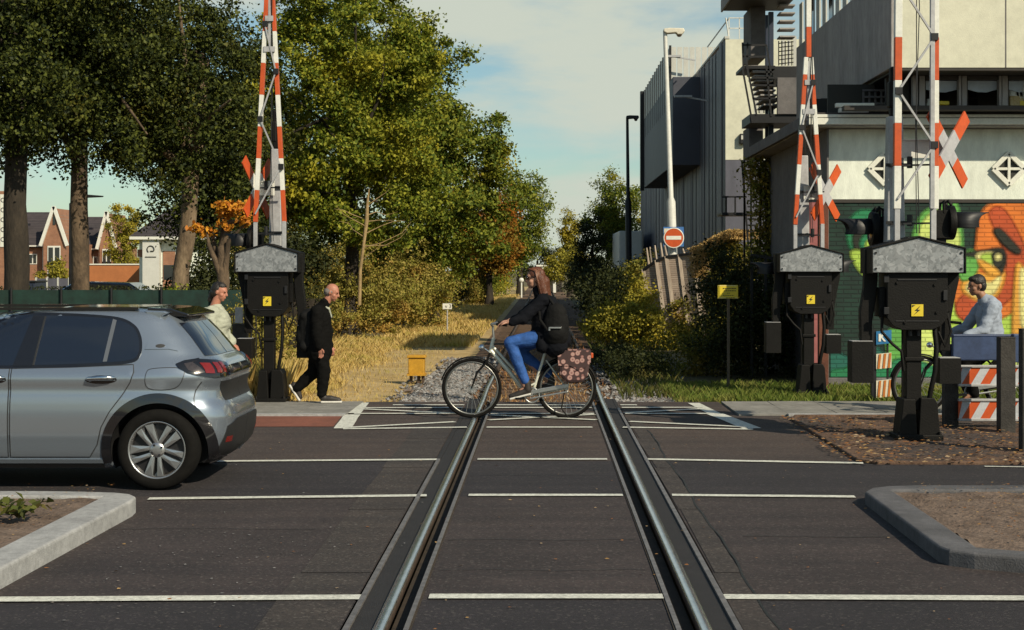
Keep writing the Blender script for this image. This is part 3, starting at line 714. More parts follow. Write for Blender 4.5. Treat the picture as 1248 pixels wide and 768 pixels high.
        for j in range(n+1):
            q = PI*(-.12+1.24*j/n)
            for e, (xx_, rr) in enumerate(((.02, .125), (.40-.14*abs(math.cos(q)), .12), (.40-.14*abs(math.cos(q)), .108), (.02, .112))): vs.append((lx+d*xx_, ly+rr*math.cos(q), lz-.01+rr*math.sin(q)))
        for j in range(n):
            for e in range(4): fs.append((j*4+e, j*4+(e+1) % 4, j*4+4+(e+1) % 4, j*4+4+e))
        mb.add(vs, fs, 0, True); mb.build('lamp_hood', M['steel'], lp)
        mb = MB(); mb.lathe([(0, .03), (.1, .022), (.11, .015)], (lx, ly, lz-.01), 'x', 20)
        if d < 0: 
            for i in range(len(mb.v)): v = mb.v[i]; mb.v[i] = (2*lx-v[0], v[1], v[2])
        mb.build('lamp_lens', M['lens'], lp)
    if conv is None:
        lamp(.56, .62, 2.23, 1); lamp(-.28, .62, 2.16, -1)
    elif s < 0: lamp(-.42, .55, 1.98+.12, -1)
    else: lamp(.42, .5, 1.75, 1); lamp(-.40, .5, 1.72, -1)
    return t
M['lens'] = mat('lamp_lens', (.12, .01, .008), .15, var=0, coat=.5)
M['crossgrey'] = mat('cross_shade_grey', (.40, .40, .42), .5, var=.1, vs=5, dirt=.15)  # white boards coloured grey, painting in their unlit look
barrier(1112, 535, 1, None, 6.3, 'nearest barrier with spangled grey hood, beside the striped boards on the verge', 1.0, first=1)
barrier(985, 481, 1, 4.66, 6.4, 'barrier on the grass whose rails meet in one tip, between yellow notice and mural', .93, first=0)
barrier(329, 490, -1, 5.35, 6.6, 'barrier on the tree side between the standing man and the striding man', .87, first=0)

# ------------------------------------------------------------------ posts and boards at the right
def post(px, py, ptop, w, label):
    Y = GY(py); mb = MB(); h = WZ(ptop, Y); mb.b2(-w/2, w/2, -w/2, w/2, -.02, h); mb.b2(-w/2-.004, w/2+.004, -w/2-.004, w/2+.004, h, h+.012)
    o = mb.build('post', M['postblack'], None, .008); o.location = (WX(px, Y), Y, 0); return tag(o, label, 'post', 'black posts on the verge')
M['postblack'] = mat('post_black', (.02, .018, .016), .8, var=.4, vs=7, bump=.3, bs=50, col2=(.05, .045, .04), dirt=.3)
post(1158, 520, 421, .15, 'black post standing behind the cable of the nearest barrier, left end of the striped boards')
post(1226, 527, 412, .16, 'thick scuffed black post at the right end of the striped boards')
post(1252, 551, 402, .13, 'black post nearest the camera at the right edge of the photo')
Yb = GY(523)
def striped(py0, py1, label):
    zb, zt = WZ(py1, Yb+.12), WZ(py0, Yb+.12); x0, x1 = WX(1168, Yb+.12), WX(1248, Yb+.12)
    t = thing('striped_board', ((x0+x1)/2, Yb+.12, zb), label, 'warning board', 'striped boards across the cycle path'); h = zt-zb; w = x1-x0
    mb = MB(); mb.b2(-w/2, w/2, -.012, .012, .025, h-.025); bd = mb.build('board', M['red'], t)
    mb = MB(); k = -w/2-.07; st = .10
    while k < w/2:
        p = [(k, .025), (k+st, .025), (k+st+.11, h-.025), (k+.11, h-.025)]; p = [(min(max(x, -w/2), w/2), z) for x, z in p]
        if p[1][0]-p[0][0] > .01 or p[2][0]-p[3][0] > .01: mb.prism(p, -.015, -.0125)
        k += st*2.05
    mb.build('stripe', M['stripegrey'], bd)
    mb = MB(); mb.b2(-w/2, w/2, -.03, .03, h-.027, h); mb.b2(-w/2, w/2, -.03, .03, 0, .027); mb.build('rim', M['pole'], t, .004)
M['stripegrey'] = mat('stripe_grey', (.50, .52, .56), .5, var=.12, vs=9, dirt=.2)
striped(445, 471, 'upper red and grey striped board between the black posts')
striped(486, 513, 'lower red and grey striped board between the black posts')
mb = MB(); x0, x1 = WX(1164, Yb), WX(1238, Yb); mb.b2(0, x1-x0, .09, .17, 0, .27); mb.b2(0, x1-x0, .085, .175, .255, .285); mb.b2(x1-x0-.02, x1-x0+.06, .02, .15, -.02, .29)
o = mb.build('guard_beam', M['bluebeam'], None, .012); o.location = (x0, Yb, WZ(440, Yb)); tag(o, 'dark blue steel beam across the black posts in front of the hooded cyclist', 'beam')
# brown wooden pole standing behind the third barrier, at the corner of the mural
t = thing('utility_post', (WX(1003, 22.6), 22.6, 0), 'rusty brown post at the corner of the painted wall behind a barrier', 'post')
mb = MB(); mb.b2(-.07, .07, -.06, .06, -.05, 2.75); mb.b2(-.10, .10, -.09, .09, -.05, .04); mb.build('pole', M['rust'] if 'rust' in M else mat('rust', (.12, .04, .022), .8, var=.35, vs=4, bump=.3, bs=40), t, .01)
t = thing('pink_panel', (WX(996, 23.05), 23.05, 0), 'pink painted pillar beside the brown post behind the barrier', 'pillar')
mb = MB(); mb.b2(-.12, .06, -.05, .05, 0, 2.72); mb.b2(-.125, .065, -.055, .055, 1.0, 1.03); mb.b2(-.125, .065, -.055, .055, 1.9, 1.93); mb.build('shaft', mat('pink', (.30, .10, .10), .8, var=.25, vs=5), t)
# small bollard sign with blue arrow plate
Y = 20.6; t = thing('bollard_sign', (WX(1076, Y), Y, 0), 'slim marker post with blue arrow plate over two orange striped plates', 'sign')
z0 = lambda py: WZ(py, Y)
mb = MB(); mb.b2(-.15, -.085, .0, .07, -.05, z0(402)); mb.b2(.055, .075, .0, .04, z0(462), z0(402)); mb.build('pole', M['steel'], t)
def plate(p0, p1, name, m, d=.0):
    mb = MB(); x0, x1 = WX(1067.5, Y)-WX(1076, Y), WX(1086, Y)-WX(1076, Y); sk = .02
    mb.add([(x0, -.02, z0(p1)), (x1, -.025, z0(p1)+sk), (x1, -.025, z0(p0)+sk), (x0, -.02, z0(p0)), (x0, -.005, z0(p1)), (x1, -.01, z0(p1)+sk), (x1, -.01, z0(p0)+sk), (x0, -.005, z0(p0))], [(0,1,2,3), (4,7,6,5), (0,4,5,1), (1,5,6,2), (2,6,7,3), (3,7,4,0)]); return mb.build(name, m, t), x0, x1
M['cyan'] = mat('sign_blue', (.02, .16, .36), .5, var=.2, vs=14, dirt=.2); M['cream'] = mat('sign_cream', (.68, .64, .5), .5, var=.08, vs=8, dirt=.2); M['orange'] = mat('sign_orange', (.45, .14, .02), .5, var=.1, vs=8)
pl_, x0, x1 = plate(404, 420, 'arrow_plate', M['cyan'])
mb = MB(); c = z0(411.5); mb.prism([(x0+.03, c-.05), (x0+.06, c-.05), (x0+.06, c-.0), (x0+.1, c-.05), (x0+.13, c-.05), (x0+.08, c+.01), (x0+.12, c+.06), (x0+.09, c+.06), (x0+.06, c+.03), (x0+.06, c+.05), (x0+.03, c+.05)], -.031, -.0265); mb.build('arrow', M['white'], pl_)
for a, b in ((431.5, 450), (464, 485)):
    p_, x0, x1 = plate(a, b, 'striped_plate', M['cream']); mb = MB(); w = (x1-x0)/6
    for i in range(3):
        x = x0+.015+i*2*w; hh = z0(a)-z0(b); q = lambda xx: (xx-x0)/(x1-x0)*.02
        mb.prism([(x, z0(b)+.004+q(x)), (x+w*.9, z0(b)+.004+q(x+w)), (min(x1, x+w*1.5), z0(a)-.004+q(x+w)), (x+w*.6, z0(a)-.004+q(x))], -.031, -.0265)
    mb.build('stripe', M['orange'], p_)

# ------------------------------------------------------------------ yellow notice
Y = GY(473); t = thing('notice_board', (WX(888, Y), Y, 0), 'small yellow notice plate on a thin grey post in the grass', 'notice')
mb = MB(); mb.cyl((0, .02, -.06), (0, .02, WZ(348, Y)), .022, n=8); mb.build('pole', M['brownpole'] if 'brownpole' in M else mat('brownpole', (.10, .075, .05), .7), t)
x0, x1, zb, zt = WX(874.5, Y)-WX(888, Y), WX(899.5, Y)-WX(888, Y), WZ(364, Y), WZ(347.5, Y)
mb = MB(); mb.b2(x0, x1, -.012, 0, zb, zt); pn = mb.build('plate', M['yellow'], t, .004)
mb = MB(); mb.b2(x0+.008, x1-.008, -.014, -.0125, zt-.012, zt-.007); mb.b2(x0+.008, x1-.008, -.014, -.0125, zb+.007, zb+.012); mb.build('border', M['cream'], pn)
mb = MB()
for i, (a, b, th) in enumerate(((.25, .85, .012), (.3, .85, .012), (.45, .62, .008), (.25, .78, .008), (.42, .85, .008))):
    z = zt-.05-i*.034; xa = x0+(x1-x0)*a
    while xa < x0+(x1-x0)*b: w = random.uniform(.012, .03); mb.b2(xa, xa+w, -.0145, -.0125, z-th/2, z+th/2); xa += w+.007
mb.build('lettering', M['ink'], pn)

# ------------------------------------------------------------------ yellow trackside box
Y = GY(462); t = thing('trackside_box', (WX(508, Y), Y, GZ), 'small yellow metal box on short legs beside the ballast', 'junction box')
M['boxyellow'] = mat('box_yellow', (.52, .27, .02), .5, var=.15, vs=8, dirt=.2)
mb = MB(); mb.b2(-.125, .125, -.12, .12, .14, .40); bx_ = mb.build('housing', M['boxyellow'], t, .012); mb = MB(); mb.prism([(-.15, .40), (.15, .40), (.14, .44), (-.14, .44)], -.145, .145); mb.build('lid', M['boxyellow'], t, .008)
mb = MB(); mb.b2(-.145, .145, -.14, .14, .12, .15); mb.build('flange', M['boxyellow'], t)
for x in (-.09, .03, .1): mb = MB(); mb.b2(x-.022, x+.022, -.05, .05, -.03, .125); mb.build('leg', M['rail_side'], t)

# ------------------------------------------------------------------ small white sign by the path
Y = 44.; t = thing('distance_sign', (WX(545, Y), Y, GZ), 'small white plate on a thin post by the path, left of the cyclist', 'sign')
mb = MB(); mb.cyl((0, .02, 0), (0, .02, WZ(378, Y)-GZ), .02, n=8); mb.build('pole', M['pole'], t)
zb, zt = WZ(377, Y)-GZ, WZ(370, Y)-GZ; mb = MB(); mb.b2(-.13, .13, -.015, 0, zb, zt); pn = mb.build('plate', M['white'], t, .01)
def text(s, size, loc, m, parent, name='lettering', rot=(PI/2, 0, 0), ext=.0015):
    c = bpy.data.curves.new(name, 'FONT'); c.body = s; c.size = size; c.align_x = 'CENTER'; c.align_y = 'CENTER'; c.extrude = ext
    o = bpy.data.objects.new(name, c); COL.objects.link(o); o.location = loc; o.rotation_euler = rot; c.materials.append(m); dg = bpy.context.evaluated_depsgraph_get(); me = bpy.data.meshes.new_from_object(o.evaluated_get(dg)); bpy.data.objects.remove(o); o = bpy.data.objects.new(name, me); COL.objects.link(o); o.location = loc; o.rotation_euler = rot; o.parent = parent
    return o
text('v 3', .15, (.03, -.017, (zb+zt)/2), M['ink'], pn)
Y = 98.; t = thing('round_sign', (WX(635.5, Y), Y, GZ), 'round white sign on a white post far down the path', 'sign')
mb = MB(); mb.cyl((0, .03, 0), (0, .03, WZ(340, Y)-GZ), .05, n=8); mb.build('pole', M['white'], t); mb = MB(); z = WZ(341.5, Y)-GZ; mb.lathe([(0, -.02), (.15, -.02), (.15, .0), (0, .0)], (0, 0, z), 'y', 24); mb.build('disc', M['white'], t)

# ------------------------------------------------------------------ lamp posts
def lamppost(base, top, Y, r0, r1, neck, m, hm, label, armlen, zs):
    b = Vector((WX(base[0], Y), Y, GZ)); t = thing('street_lamp', b, label, 'street lamp', 'street lamps beside the corrugated building')
    tp = Vector((WX(top[0], Y)-b.x, 0, WZ(top[1], Y)-GZ)); f = (neck-GZ)/tp.z
    mb = MB(); mb.tube([(0, 0, 0), tp*f, tp*(f+.015), tp], [r0, r0, r1, r1*.75], 12); mb.build('pole', m, t)
    mb = MB(); a = armlen; z = tp.z
    mb.prism([(-.04, z-.03), (.05, z-.07), (a*.55, z-.05), (a*.62, z-.1), (a*.85, z-.1), (a, z-.02), (a*.95, z+.06), (a*.2, z+.07), (-.04, z+.05)], -.12, .12); hd = mb.build('lamp_head', hm, t, .02)
    for v in hd.data.vertices: v.co.x += tp.x
    mb = MB(); mb.ell((tp.x+a*.73, 0, z-.1), (a*.14, .09, .05), 14); mb.build('lamp_glass', M['lampglass'], hd)
M['lampglass'] = mat('lamp_glass', (.25, .17, .12), .2, var=0)
lamppost((823.5, 420), (810.5, 38), 40., .115, .07, WZ(246, 40), M['polewhite'], M['lamphead'] if 'lamphead' in M else mat('lamphead', (.6, .56, .46), .5), 'tall white leaning lamp post carrying the red no entry sign', .50, 0)
lamppost((767, 400), (764.5, 143), 60., .12, .07, WZ(245, 60), M['steel'], M['steel'], 'tall dark lamp post in front of the far white trailer', .45, 0)
Y = 39.75; t = thing('no_entry_sign', (WX(821, Y), Y, WZ(290, Y)), 'round red no entry sign with white bar on the white lamp post', 'road sign')
mb = MB(); mb.lathe([(0, -.03), (.235, -.03), (.26, -.03), (.26, -.005), (0, -.005)], (0, 0, 0), 'y', 40); ds = mb.build('disc', M['red'], t)
mb = MB(); mb.lathe([(.238, -.034), (.252, -.036), (.262, -.03)], (0, 0, 0), 'y', 40); mb.build('rim', M['white'], ds)
mb = MB(); mb.b2(-.19, .19, -.036, -.0315, -.045, .05); mb.build('bar', M['white'], ds)
mb = MB(); mb.b2(-.26, .26, 0, .015, -.22, .28); o = mb.build('sign_plate', mat('plate_blue', (.05, .16, .42), .5, var=.1), t); mb = MB(); mb.b2(-.245, -.12, -.004, -.001, .05, .24); mb.build('plate_patch', M['cream'], o)
# ================================================================== CAR
M['carpaint'] = mat('car_paint', (.30, .345, .405), .25, .7, var=.03, vs=300, coat=1.)
M['carblack'] = mat('car_black', (.010, .010, .012), .1, var=0, coat=.8)
M['carplastic'] = mat('car_plastic', (.016, .016, .017), .5, var=.15, vs=40)
M['carglass'] = mat('car_glass', (.010, .013, .022), .03, var=0, spec=.9, coat=.5)
M['tyre'] = mat('tyre', (.007, .0065, .006), .9, var=.25, vs=20, bump=.1, bs=100, spec=.15)
M['alloy'] = mat('alloy', (.48, .48, .49), .3, .9, var=.05)
M['alloydark'] = mat('alloy_dark', (.03, .03, .033), .35, .5, var=.05)
M['chrome'] = mat('chrome', (.75, .75, .76), .12, 1., var=0)
M['lampred'] = mat('tail_red', (.17, .012, .008), .1, var=.1, vs=30, coat=1.)
M['lampclear'] = mat('tail_clear', (.055, .045, .045), .15, .3, var=.2, vs=40, coat=1.)
CZ = [.17, .20, .25, .32, .40, .48, .56, .64, .71, .77, .82, .86, .90, .95, 1.0, 1.05, 1.1, 1.15, 1.2, 1.25, 1.3, 1.34, 1.37, 1.395, 1.41, 1.422, 1.43]
def itp(z, tab): return float(np.interp(z, [t[0] for t in tab], [t[1] for t in tab]))
def smooth_tab(tab, n=200, k=9):
    z = np.linspace(tab[0][0], tab[-1][0], n); v = np.interp(z, [t[0] for t in tab], [t[1] for t in tab]); e = np.pad(v, k, 'edge'); v = np.convolve(e, np.ones(2*k+1)/(2*k+1), 'valid'); return list(zip(z, v))
TXR = smooth_tab([(z, x+1.27) for z, x in ((.17, .36), (.22, .42), (.29, .50), (.40, .53), (.56, .54), (.64, .515), (.70, .47), (.78, .46), (.86, .49), (.93, .485), (.99, .44), (1.04, .37), (1.2, .25), (1.33, .13), (1.40, .03), (1.43, -.22))], k=3)
TXF = smooth_tab([(z, x-1.27) for z, x in ((.17, -.62), (.3, -.77), (.5, -.82), (.65, -.80), (.76, -.70), (.84, -.45), (.91, -.1), (.97, .25), (1.2, .75), (1.36, 1.15), (1.41, 1.45), (1.43, 1.75))], k=3)
TW = smooth_tab([(.17, .78), (.22, .82), (.29, .845), (.36, .853), (.45, .868), (.60, .874), (.72, .868), (.79, .853), (.845, .862), (.875, .870), (.91, .858), (.955, .838), (1.0, .812), (1.1, .765), (1.2, .715), (1.3, .665), (1.37, .625), (1.40, .585), (1.418, .50), (1.43, .36)], k=2)
def sl(z): a, b = itp(z, TXF), itp(z, TXR); return (a+b)/2, (b-a)/2, itp(z, TW), (6. if z < .9 else 6-1.2*min(1, (z-.9)/.4))
def car_y(x, z):
    c, A, w, n = sl(z); u = min(.9999, abs((x-c)/A)); return w*(1-u**n)**(1/n)
def car_pt(th, z, side=-1):
    c, A, w, n = sl(z); q = math.cos(th); s_ = math.sin(th); return Vector((c+A*math.copysign(abs(q)**(2/n), q), side*w*abs(s_)**(2/n), z))
def corner(ph, z, side=-1):
    c, A, w, n = sl(z); x0 = c+A-.6; lo, hi = 0, 2.
    for _ in range(40):
        r = (lo+hi)/2; x = x0+r*math.cos(ph); y = r*math.sin(ph); v = abs((x-c)/A)**n+abs(y/w)**n
        if v > 1: hi = r
        else: lo = r
    return Vector((x0+lo*math.cos(ph), side*lo*math.sin(ph), z))
def phi_of(k, a, z):
    c, A, w, n = sl(z); x0 = c+A-.6
    if k == 's': return math.atan2(car_y(a, z), a-x0)
    u = (1-min(.999, abs(a)/w)**n)**(1/n); return math.atan2(a, c+A*u-x0)
def offset_faces(P, fs, d, thick, side):
    """shell: outer surface pushed out by d along its own normals, with a skirt back to the body"""
    nv = [Vector((0, 0, 0)) for _ in P]
    for f in fs:
        n = (P[f[1]]-P[f[0]]).cross(P[f[2]]-P[f[0]])
        for i in f: nv[i] += n
    for i in range(len(P)):
        if nv[i].length: nv[i].normalize()
    m = sum((nv[i].y*side+nv[i].x*.3) for i in range(len(P)))
    if m < 0: nv = [-v for v in nv]; fs = [tuple(reversed(f)) for f in fs]
    return [P[i]+nv[i]*d for i in range(len(P))], fs
def patch(name, poly, d, m, parent, mode='side', step=.05, side=-1, mb=None):
    if side == 0:
        for sd in (-1, 1): patch(name, poly, d, m, parent, mode, step, sd)
        return
    own = mb is None
    if own: mb = MB()
    for sd in ((side,) if side else (-1, 1)):
        if mode == 'side':
            vs, fs = cdt(resample(poly, step), step*1.3); P = [Vector((x, sd*car_y(x, z), z)) for x, z in vs]
        else:
            q = [(phi_of(k, a, z)*.62, z) for k, a, z in poly]; vs, fs = cdt(resample(q, step), step*1.1); P = [corner(a/.62, z, sd) for a, z in vs]
        P, fs = offset_faces(P, fs, d, 0, sd); mb.add(P, fs, 0, True)
    if own:
        o = mb.build(name, m, parent, fix=False)
        s = o.modifiers.new('s', 'SOLIDIFY'); s.thickness = d+.004; s.offset = -1
        evaluated(o); o.data.set_sharp_from_angle(angle=R(35))
        return o
def rounded(poly, k=5): return [tuple(p) for p in smoothpoly(poly, k)]
def grow(poly, d):
    c = Vector((sum(p[0] for p in poly)/len(poly), sum(p[1] for p in poly)/len(poly))); n = len(poly); out = []
    area = sum(poly[i][0]*poly[(i+1) % n][1]-poly[(i+1) % n][0]*poly[i][1] for i in range(n)); sg = 1 if area > 0 else -1
    for i in range(n):
        a, b, e = Vector(poly[i-1]), Vector(poly[i]), Vector(poly[(i+1) % n]); t1 = (b-a).normalized(); t2 = (e-b).normalized(); q = Vector((t1.y+t2.y, -t1.x-t2.x))*sg
        q = q.normalized() if q.length > 1e-6 else Vector((t1.y, -t1.x))*sg; out.append(tuple(b+q*d))
    return out
def seam(name, po, sd, parent, w=.005):
    po = resample(po, .03); a, b = grow(po, w), grow(po, -w*.4); mb = MB(); n = len(po); vs = [Vector((x, sd*(car_y(x, z)+.0042), z)) for x, z in a]+[Vector((x, sd*(car_y(x, z)+.0048), z)) for x, z in b]
    mb.add(vs, [(i, (i+1) % n, n+(i+1) % n, n+i) for i in range(n)]); return mb.build(name, M['carplastic'], parent)
def build_car():
    cx, cy = -3.02-1.27, 13.07
    t = thing('parked_car', (cx, cy, 0), 'silver blue hatchback waiting at the crossing with tinted windows', 'car')
    zs = sorted(set(CZ+list(np.arange(.2, 1.4, .0125)))); n = 320; mb = MB(); vs = []; fs = []
    T = [2*PI*i/n for i in range(n)]
    # even spacing along the outline
    def ring(z):
        th = np.linspace(0, PI/2, 900); c, A, w, e = sl(z); x = A*np.cos(th)**(2/e); y = w*np.sin(th)**(2/e); d = np.concatenate([[0], np.cumsum(np.hypot(np.diff(x), np.diff(y)))]); k = n//4
        s_ = np.linspace(0, d[-1], k+1); qx = np.interp(s_, d, x); qy = np.interp(s_, d, y); out = []
        out += [(c+qx[i], qy[i]) for i in range(k)]+[(c-qx[k-i], qy[k-i]) for i in range(k)]+[(c-qx[i], -qy[i]) for i in range(k)]+[(c+qx[k-i], -qy[k-i]) for i in range(k)]
        return out
    for z in zs: vs += [(x, y, z) for x, y in ring(z)]
    for i in range(len(zs)-1):
        for j in range(n): j2 = (j+1) % n; fs.append((i*n+j, i*n+j2, (i+1)*n+j2, (i+1)*n+j))
    mb.add(vs, fs, 0, True); L = len(zs)
    mb.m = [1 if zs[i] >= 1.404 else 0 for i in range(L-1) for j in range(n)]
    mb.add(vs[:n], [tuple(range(n))[::-1]], 2); mb.add(vs[-n:], [tuple(range(n))], 1)
    bm_name = mb.build('body', [M['carpaint'], M['carblack'], M['carplastic']], t)
    bm = bmesh.new(); bm.from_mesh(bm_name.data); bmesh.ops.remove_doubles(bm, verts=bm.verts, dist=1e-5); bmesh.ops.recalc_face_normals(bm, faces=bm.faces); bm.to_mesh(bm_name.data); bm.free()
    cut = MB()
    for ax in (-1.27, 1.27):
        for s in (-1, 1): cut.lathe([(0, s*.48), (.372, s*.48), (.372, s*1.1), (0, s*1.1)], (ax, 0, .318), 'y', 56, 2, False)
    co = cut.build('cutter', [M['carpaint'], M['carblack'], M['carplastic']])
    bm = bmesh.new(); bm.from_mesh(co.data); bmesh.ops.remove_doubles(bm, verts=bm.verts, dist=1e-5); bmesh.ops.recalc_face_normals(bm, faces=bm.faces); bm.to_mesh(co.data); bm.free()
    co.location = (cx, cy, 0)
    b = bm_name.modifiers.new('b', 'BOOLEAN'); b.operation = 'DIFFERENCE'; b.object = co; b.solver = 'EXACT'
    evaluated(bm_name); me = co.data; bpy.data.objects.remove(co); bpy.data.meshes.remove(me)
    body = bm_name
    # wheels
    def wheel(ax, s):
        y = s*.765; w = thing('wheel', (ax, y, .318), None, None); w.parent = t
        mb = MB(); mb.lathe([(.222, -.095*s), (.235, -.108*s), (.27, -.112*s), (.300, -.10*s), (.314, -.08*s), (.318, 0), (.314, .08*s), (.300, .10*s), (.27, .112*s), (.235, .108*s), (.222, .095*s)], (0, 0, 0), 'y', 64); mb.build('tyre', M['tyre'], w)
        o = .098*s; mb = MB(); mb.lathe([(.228, o), (.222, o+.004*s), (.214, o-.004*s), (.205, o-.03*s), (.20, -.08*s), (.205, -.09*s)], (0, 0, 0), 'y', 64); mb.lathe([(.222, -.09*s), (.228, o)], (0, 0, 0), 'y', 64)
        mb.lathe([(.2, o-.055*s), (.06, o-.05*s), (0, o-.05*s)], (0, 0, 0), 'y', 40, 1)
        for k in range(5):                        # twin angular spokes with dark pockets between
            for sg, wd in ((-1, .02), (1, .028)):
                a = 2*PI*k/5+.18+sg*.12; b_ = 2*PI*k/5+.18+sg*.40
                i0 = Vector((math.cos(a), 0, math.sin(a))); i1 = Vector((math.cos(b_), 0, math.sin(b_))); tn = Vector((-math.sin(b_), 0, math.cos(b_))); ti = Vector((-math.sin(a), 0, math.cos(a)))
                A = [i0*.045-ti*.014, i0*.045+ti*.014, i1*.208+tn*wd*1.5, i1*.208-tn*wd*.9]; up = Vector((0, 1, 0))
                P = [p+up*(o-(.012 if i < 2 else .008)*s) for i, p in enumerate(A)]+[p+up*(o-.05*s) for p in A]
                mid = (P[0]+P[1]+P[2]+P[3])/4+up*.004*s
                mb.add(P+[mid], [(0,1,8), (1,2,8), (2,3,8), (3,0,8), (0,4,5,1), (1,5,6,2), (2,6,7,3), (3,7,4,0)], 0)
                # darker inner blade, set a little back
                c_ = 2*PI*k/5+.18+sg*.62; i2 = Vector((math.cos(c_), 0, math.sin(c_)))
                P = [i1*.207+up*(o-.02*s), i2*.207+up*(o-.024*s), i0*.11+up*(o-.03*s)]
                mb.add(P, [(0, 1, 2)], 2)
        mb.lathe([(.062, o-.02*s), (.058, o-.008*s), (.03, o-.004*s), (0, o-.004*s)], (0, 0, 0), 'y', 28, 0); 
        for k in range(4): q = 2*PI*k/4+.5; mb.cyl((.043*math.cos(q), o-.004*s, .043*math.sin(q)), (.043*math.cos(q), o+.006*s, .043*math.sin(q)), .009, n=8, m=1)
        r = mb.build('rim', [M['alloy'], M['alloydark'], mat_mid], w)
        mb = MB(); mb.lathe([(.13, -.02*s), (.13, .0)], (0, 0, 0), 'y', 32); mb.lathe([(.13, o-.07*s), (.05, o-.07*s)], (0, 0, 0), 'y', 32); mb.build('brake_disc', M['edge_steel'], w)
    mat_mid = mat('alloy_mid', (.16, .16, .165), .3, .8, var=.05)
    for ax in (-1.27, 1.27):
        for s in (-1, 1): wheel(ax, s)
    # arch cladding
    for ax in (-1.27, 1.27):
        q0 = [R(a) for a in np.linspace(-14, 194, 40)]; ring_ = [(ax+.366*math.cos(a), .318+.366*math.sin(a)) for a in q0]+[(ax+.437*math.cos(a), .318+.442*math.sin(a)) for a in reversed(q0)]
        patch('arch_trim', [p for p in ring_ if p[1] > .185], .013, M['carblack'], body, step=.03, side=0)
    # sill
    patch('sill_trim', [(-.84, .178), (.84, .178), (.845, .208), (-.845, .208)], .01, M['carplastic'], body, step=.08, side=0)
    patch('sill_strip', [(-.845, .215), (.845, .215), (.84, .248), (-.84, .248)], .012, M['carpaint'], body, step=.08, side=0)
    # glass: X local of image columns 0..165 sits at about 0..1.1
    def lx(px, Y=12.4): return WX(px, Y)-cx
    def lz(py, Y=12.4): return WZ(py, Y)
    win = rounded([(-.95, .985), (-.2, .975), (.4, .98), (.85, .999), (1.055, 1.02), (1.10, 1.06), (1.105, 1.12), (1.085, 1.20), (1.03, 1.275), (.90, 1.33), (.6, 1.355), (.2, 1.365), (-.15, 1.355), (-.42, 1.30), (-.75, 1.13)], 5)
    # doors: seam (dark) below, panel above
    rear = [(.12, .262), (.74, .262), (.80, .36), (.835, .50), (.90, .62), (.99, .74), (1.06, .85), (1.085, .93), (1.075, .985), (.6, .965), (.13, .955)]
    rear = resample(rear, .08)
    front = resample([(-.80, .262), (.10, .262), (.11, .955), (-.5, .96), (-.98, .965), (-.985, .85), (-.90, .6)], .08)
    for nm, po in (('rear', rear), ('front', front)):
        for sd in (-1, 1):
            dr = patch('door', po, .003, M['carpaint'], t, step=.03, side=sd); seam('door_seam', po, sd, dr)
            hx = .835 if nm == 'rear' else -.03
            mb = MB(); hz = .882
            P = []; 
            def yy(x, z, d): return sd*(car_y(x, z)+d)
            mb.tube([(hx-.115, yy(hx-.115, hz, .004), hz-.006), (hx-.09, yy(hx-.09, hz, .03), hz-.002), (hx, yy(hx, hz, .042), hz+.004), (hx+.09, yy(hx+.09, hz, .034), hz+.006), (hx+.115, yy(hx+.11, hz, .004), hz+.004)], [.008, .017, .02, .017, .007], 10); mb.build('handle', M['chrome'], dr)
            el = [(hx+.125*math.cos(a), hz-.012+.033*math.sin(a)) for a in np.linspace(0, 2*PI, 24, endpoint=False)]; patch('handle_cup', el, .0045, M['carblack'], dr, step=.03, side=sd)
    for sd in (-1, 1):
        fr = patch('window_frame', grow(win, .022), .004, M['carblack'], t, step=.05, side=sd); 
        patch('window_glass', win, .0062, M['carglass'], fr, step=.05, side=sd)
        patch('pillar', [(.13, .972), (.29, .972), (.33, 1.36), (.23, 1.362)], .0085, M['carblack'], fr, step=.05, side=sd)
        for q in ([(.285, .978), (.298, .978), (.335, 1.356), (.322, 1.356)], [(.835, 1.004), (.865, 1.006), (.90, 1.325), (.87, 1.335)]): patch('window_bar', q, .009, M['carplastic'] if q[0][0] < .5 else mat_bar, fr, step=.04, side=sd)
        fl = rounded([(1.20, .80), (1.40, .80), (1.47, .90), (1.44, .955), (1.24, .955), (1.185, .92)], 4)
        if sd < 0:
            ff = patch('fuel_flap', fl, .003, M['carpaint'], body, step=.03, side=sd); seam('flap_seam', fl, sd, ff, .0035)
        ba = [(1.15, 1.10), (1.33, 1.10), (1.40, 1.085), (1.33, 1.145), (1.28, 1.16), (1.17, 1.16)]
        b1 = patch('pillar_badge', ba, .008, M['carpaint'], body, step=.04, side=sd); patch('badge_disc', [(1.265+.036*math.cos(a), 1.124+.014*math.sin(a)) for a in np.linspace(0, 2*PI, 20, endpoint=False)], .0095, M['carplastic'], b1, step=.03, side=sd)
        # tail lamp
        tl = [('s', 1.40, .985), ('s', 1.46, 1.01), ('s', 1.56, 1.022), ('r', .70, 1.018), ('r', .55, 1.0), ('r', .42, .975), ('r', .42, .885), ('r', .55, .875), ('r', .68, .875), ('s', 1.58, .89), ('s', 1.50, .915), ('s', 1.43, .95)]
        lp = patch('tail_lamp', tl, .012, M['carblack'], t, 'corner', .03, sd)
        patch('lamp_reflector', [('s', 1.46, .985), ('s', 1.56, 1.0), ('r', .74, .995), ('r', .74, .915), ('s', 1.58, .91), ('s', 1.5, .935)], .0145, M['lampclear'], lp, 'corner', .03, sd)
        for k, (ya, yb) in enumerate(((.72, .665), (.64, .59), (.565, .52))): patch('lamp_bar', [('r', ya, .985), ('r', yb, .98), ('r', yb+.02, .905), ('r', ya+.02, .91)], .0165, M['lampred'], lp, 'corner', .025, sd)
        patch('rear_reflector', [('r', .60, .40), ('r', .50, .40), ('r', .50, .355), ('r', .60, .355)], .012, M['lampred'], body, 'corner', .03, sd)
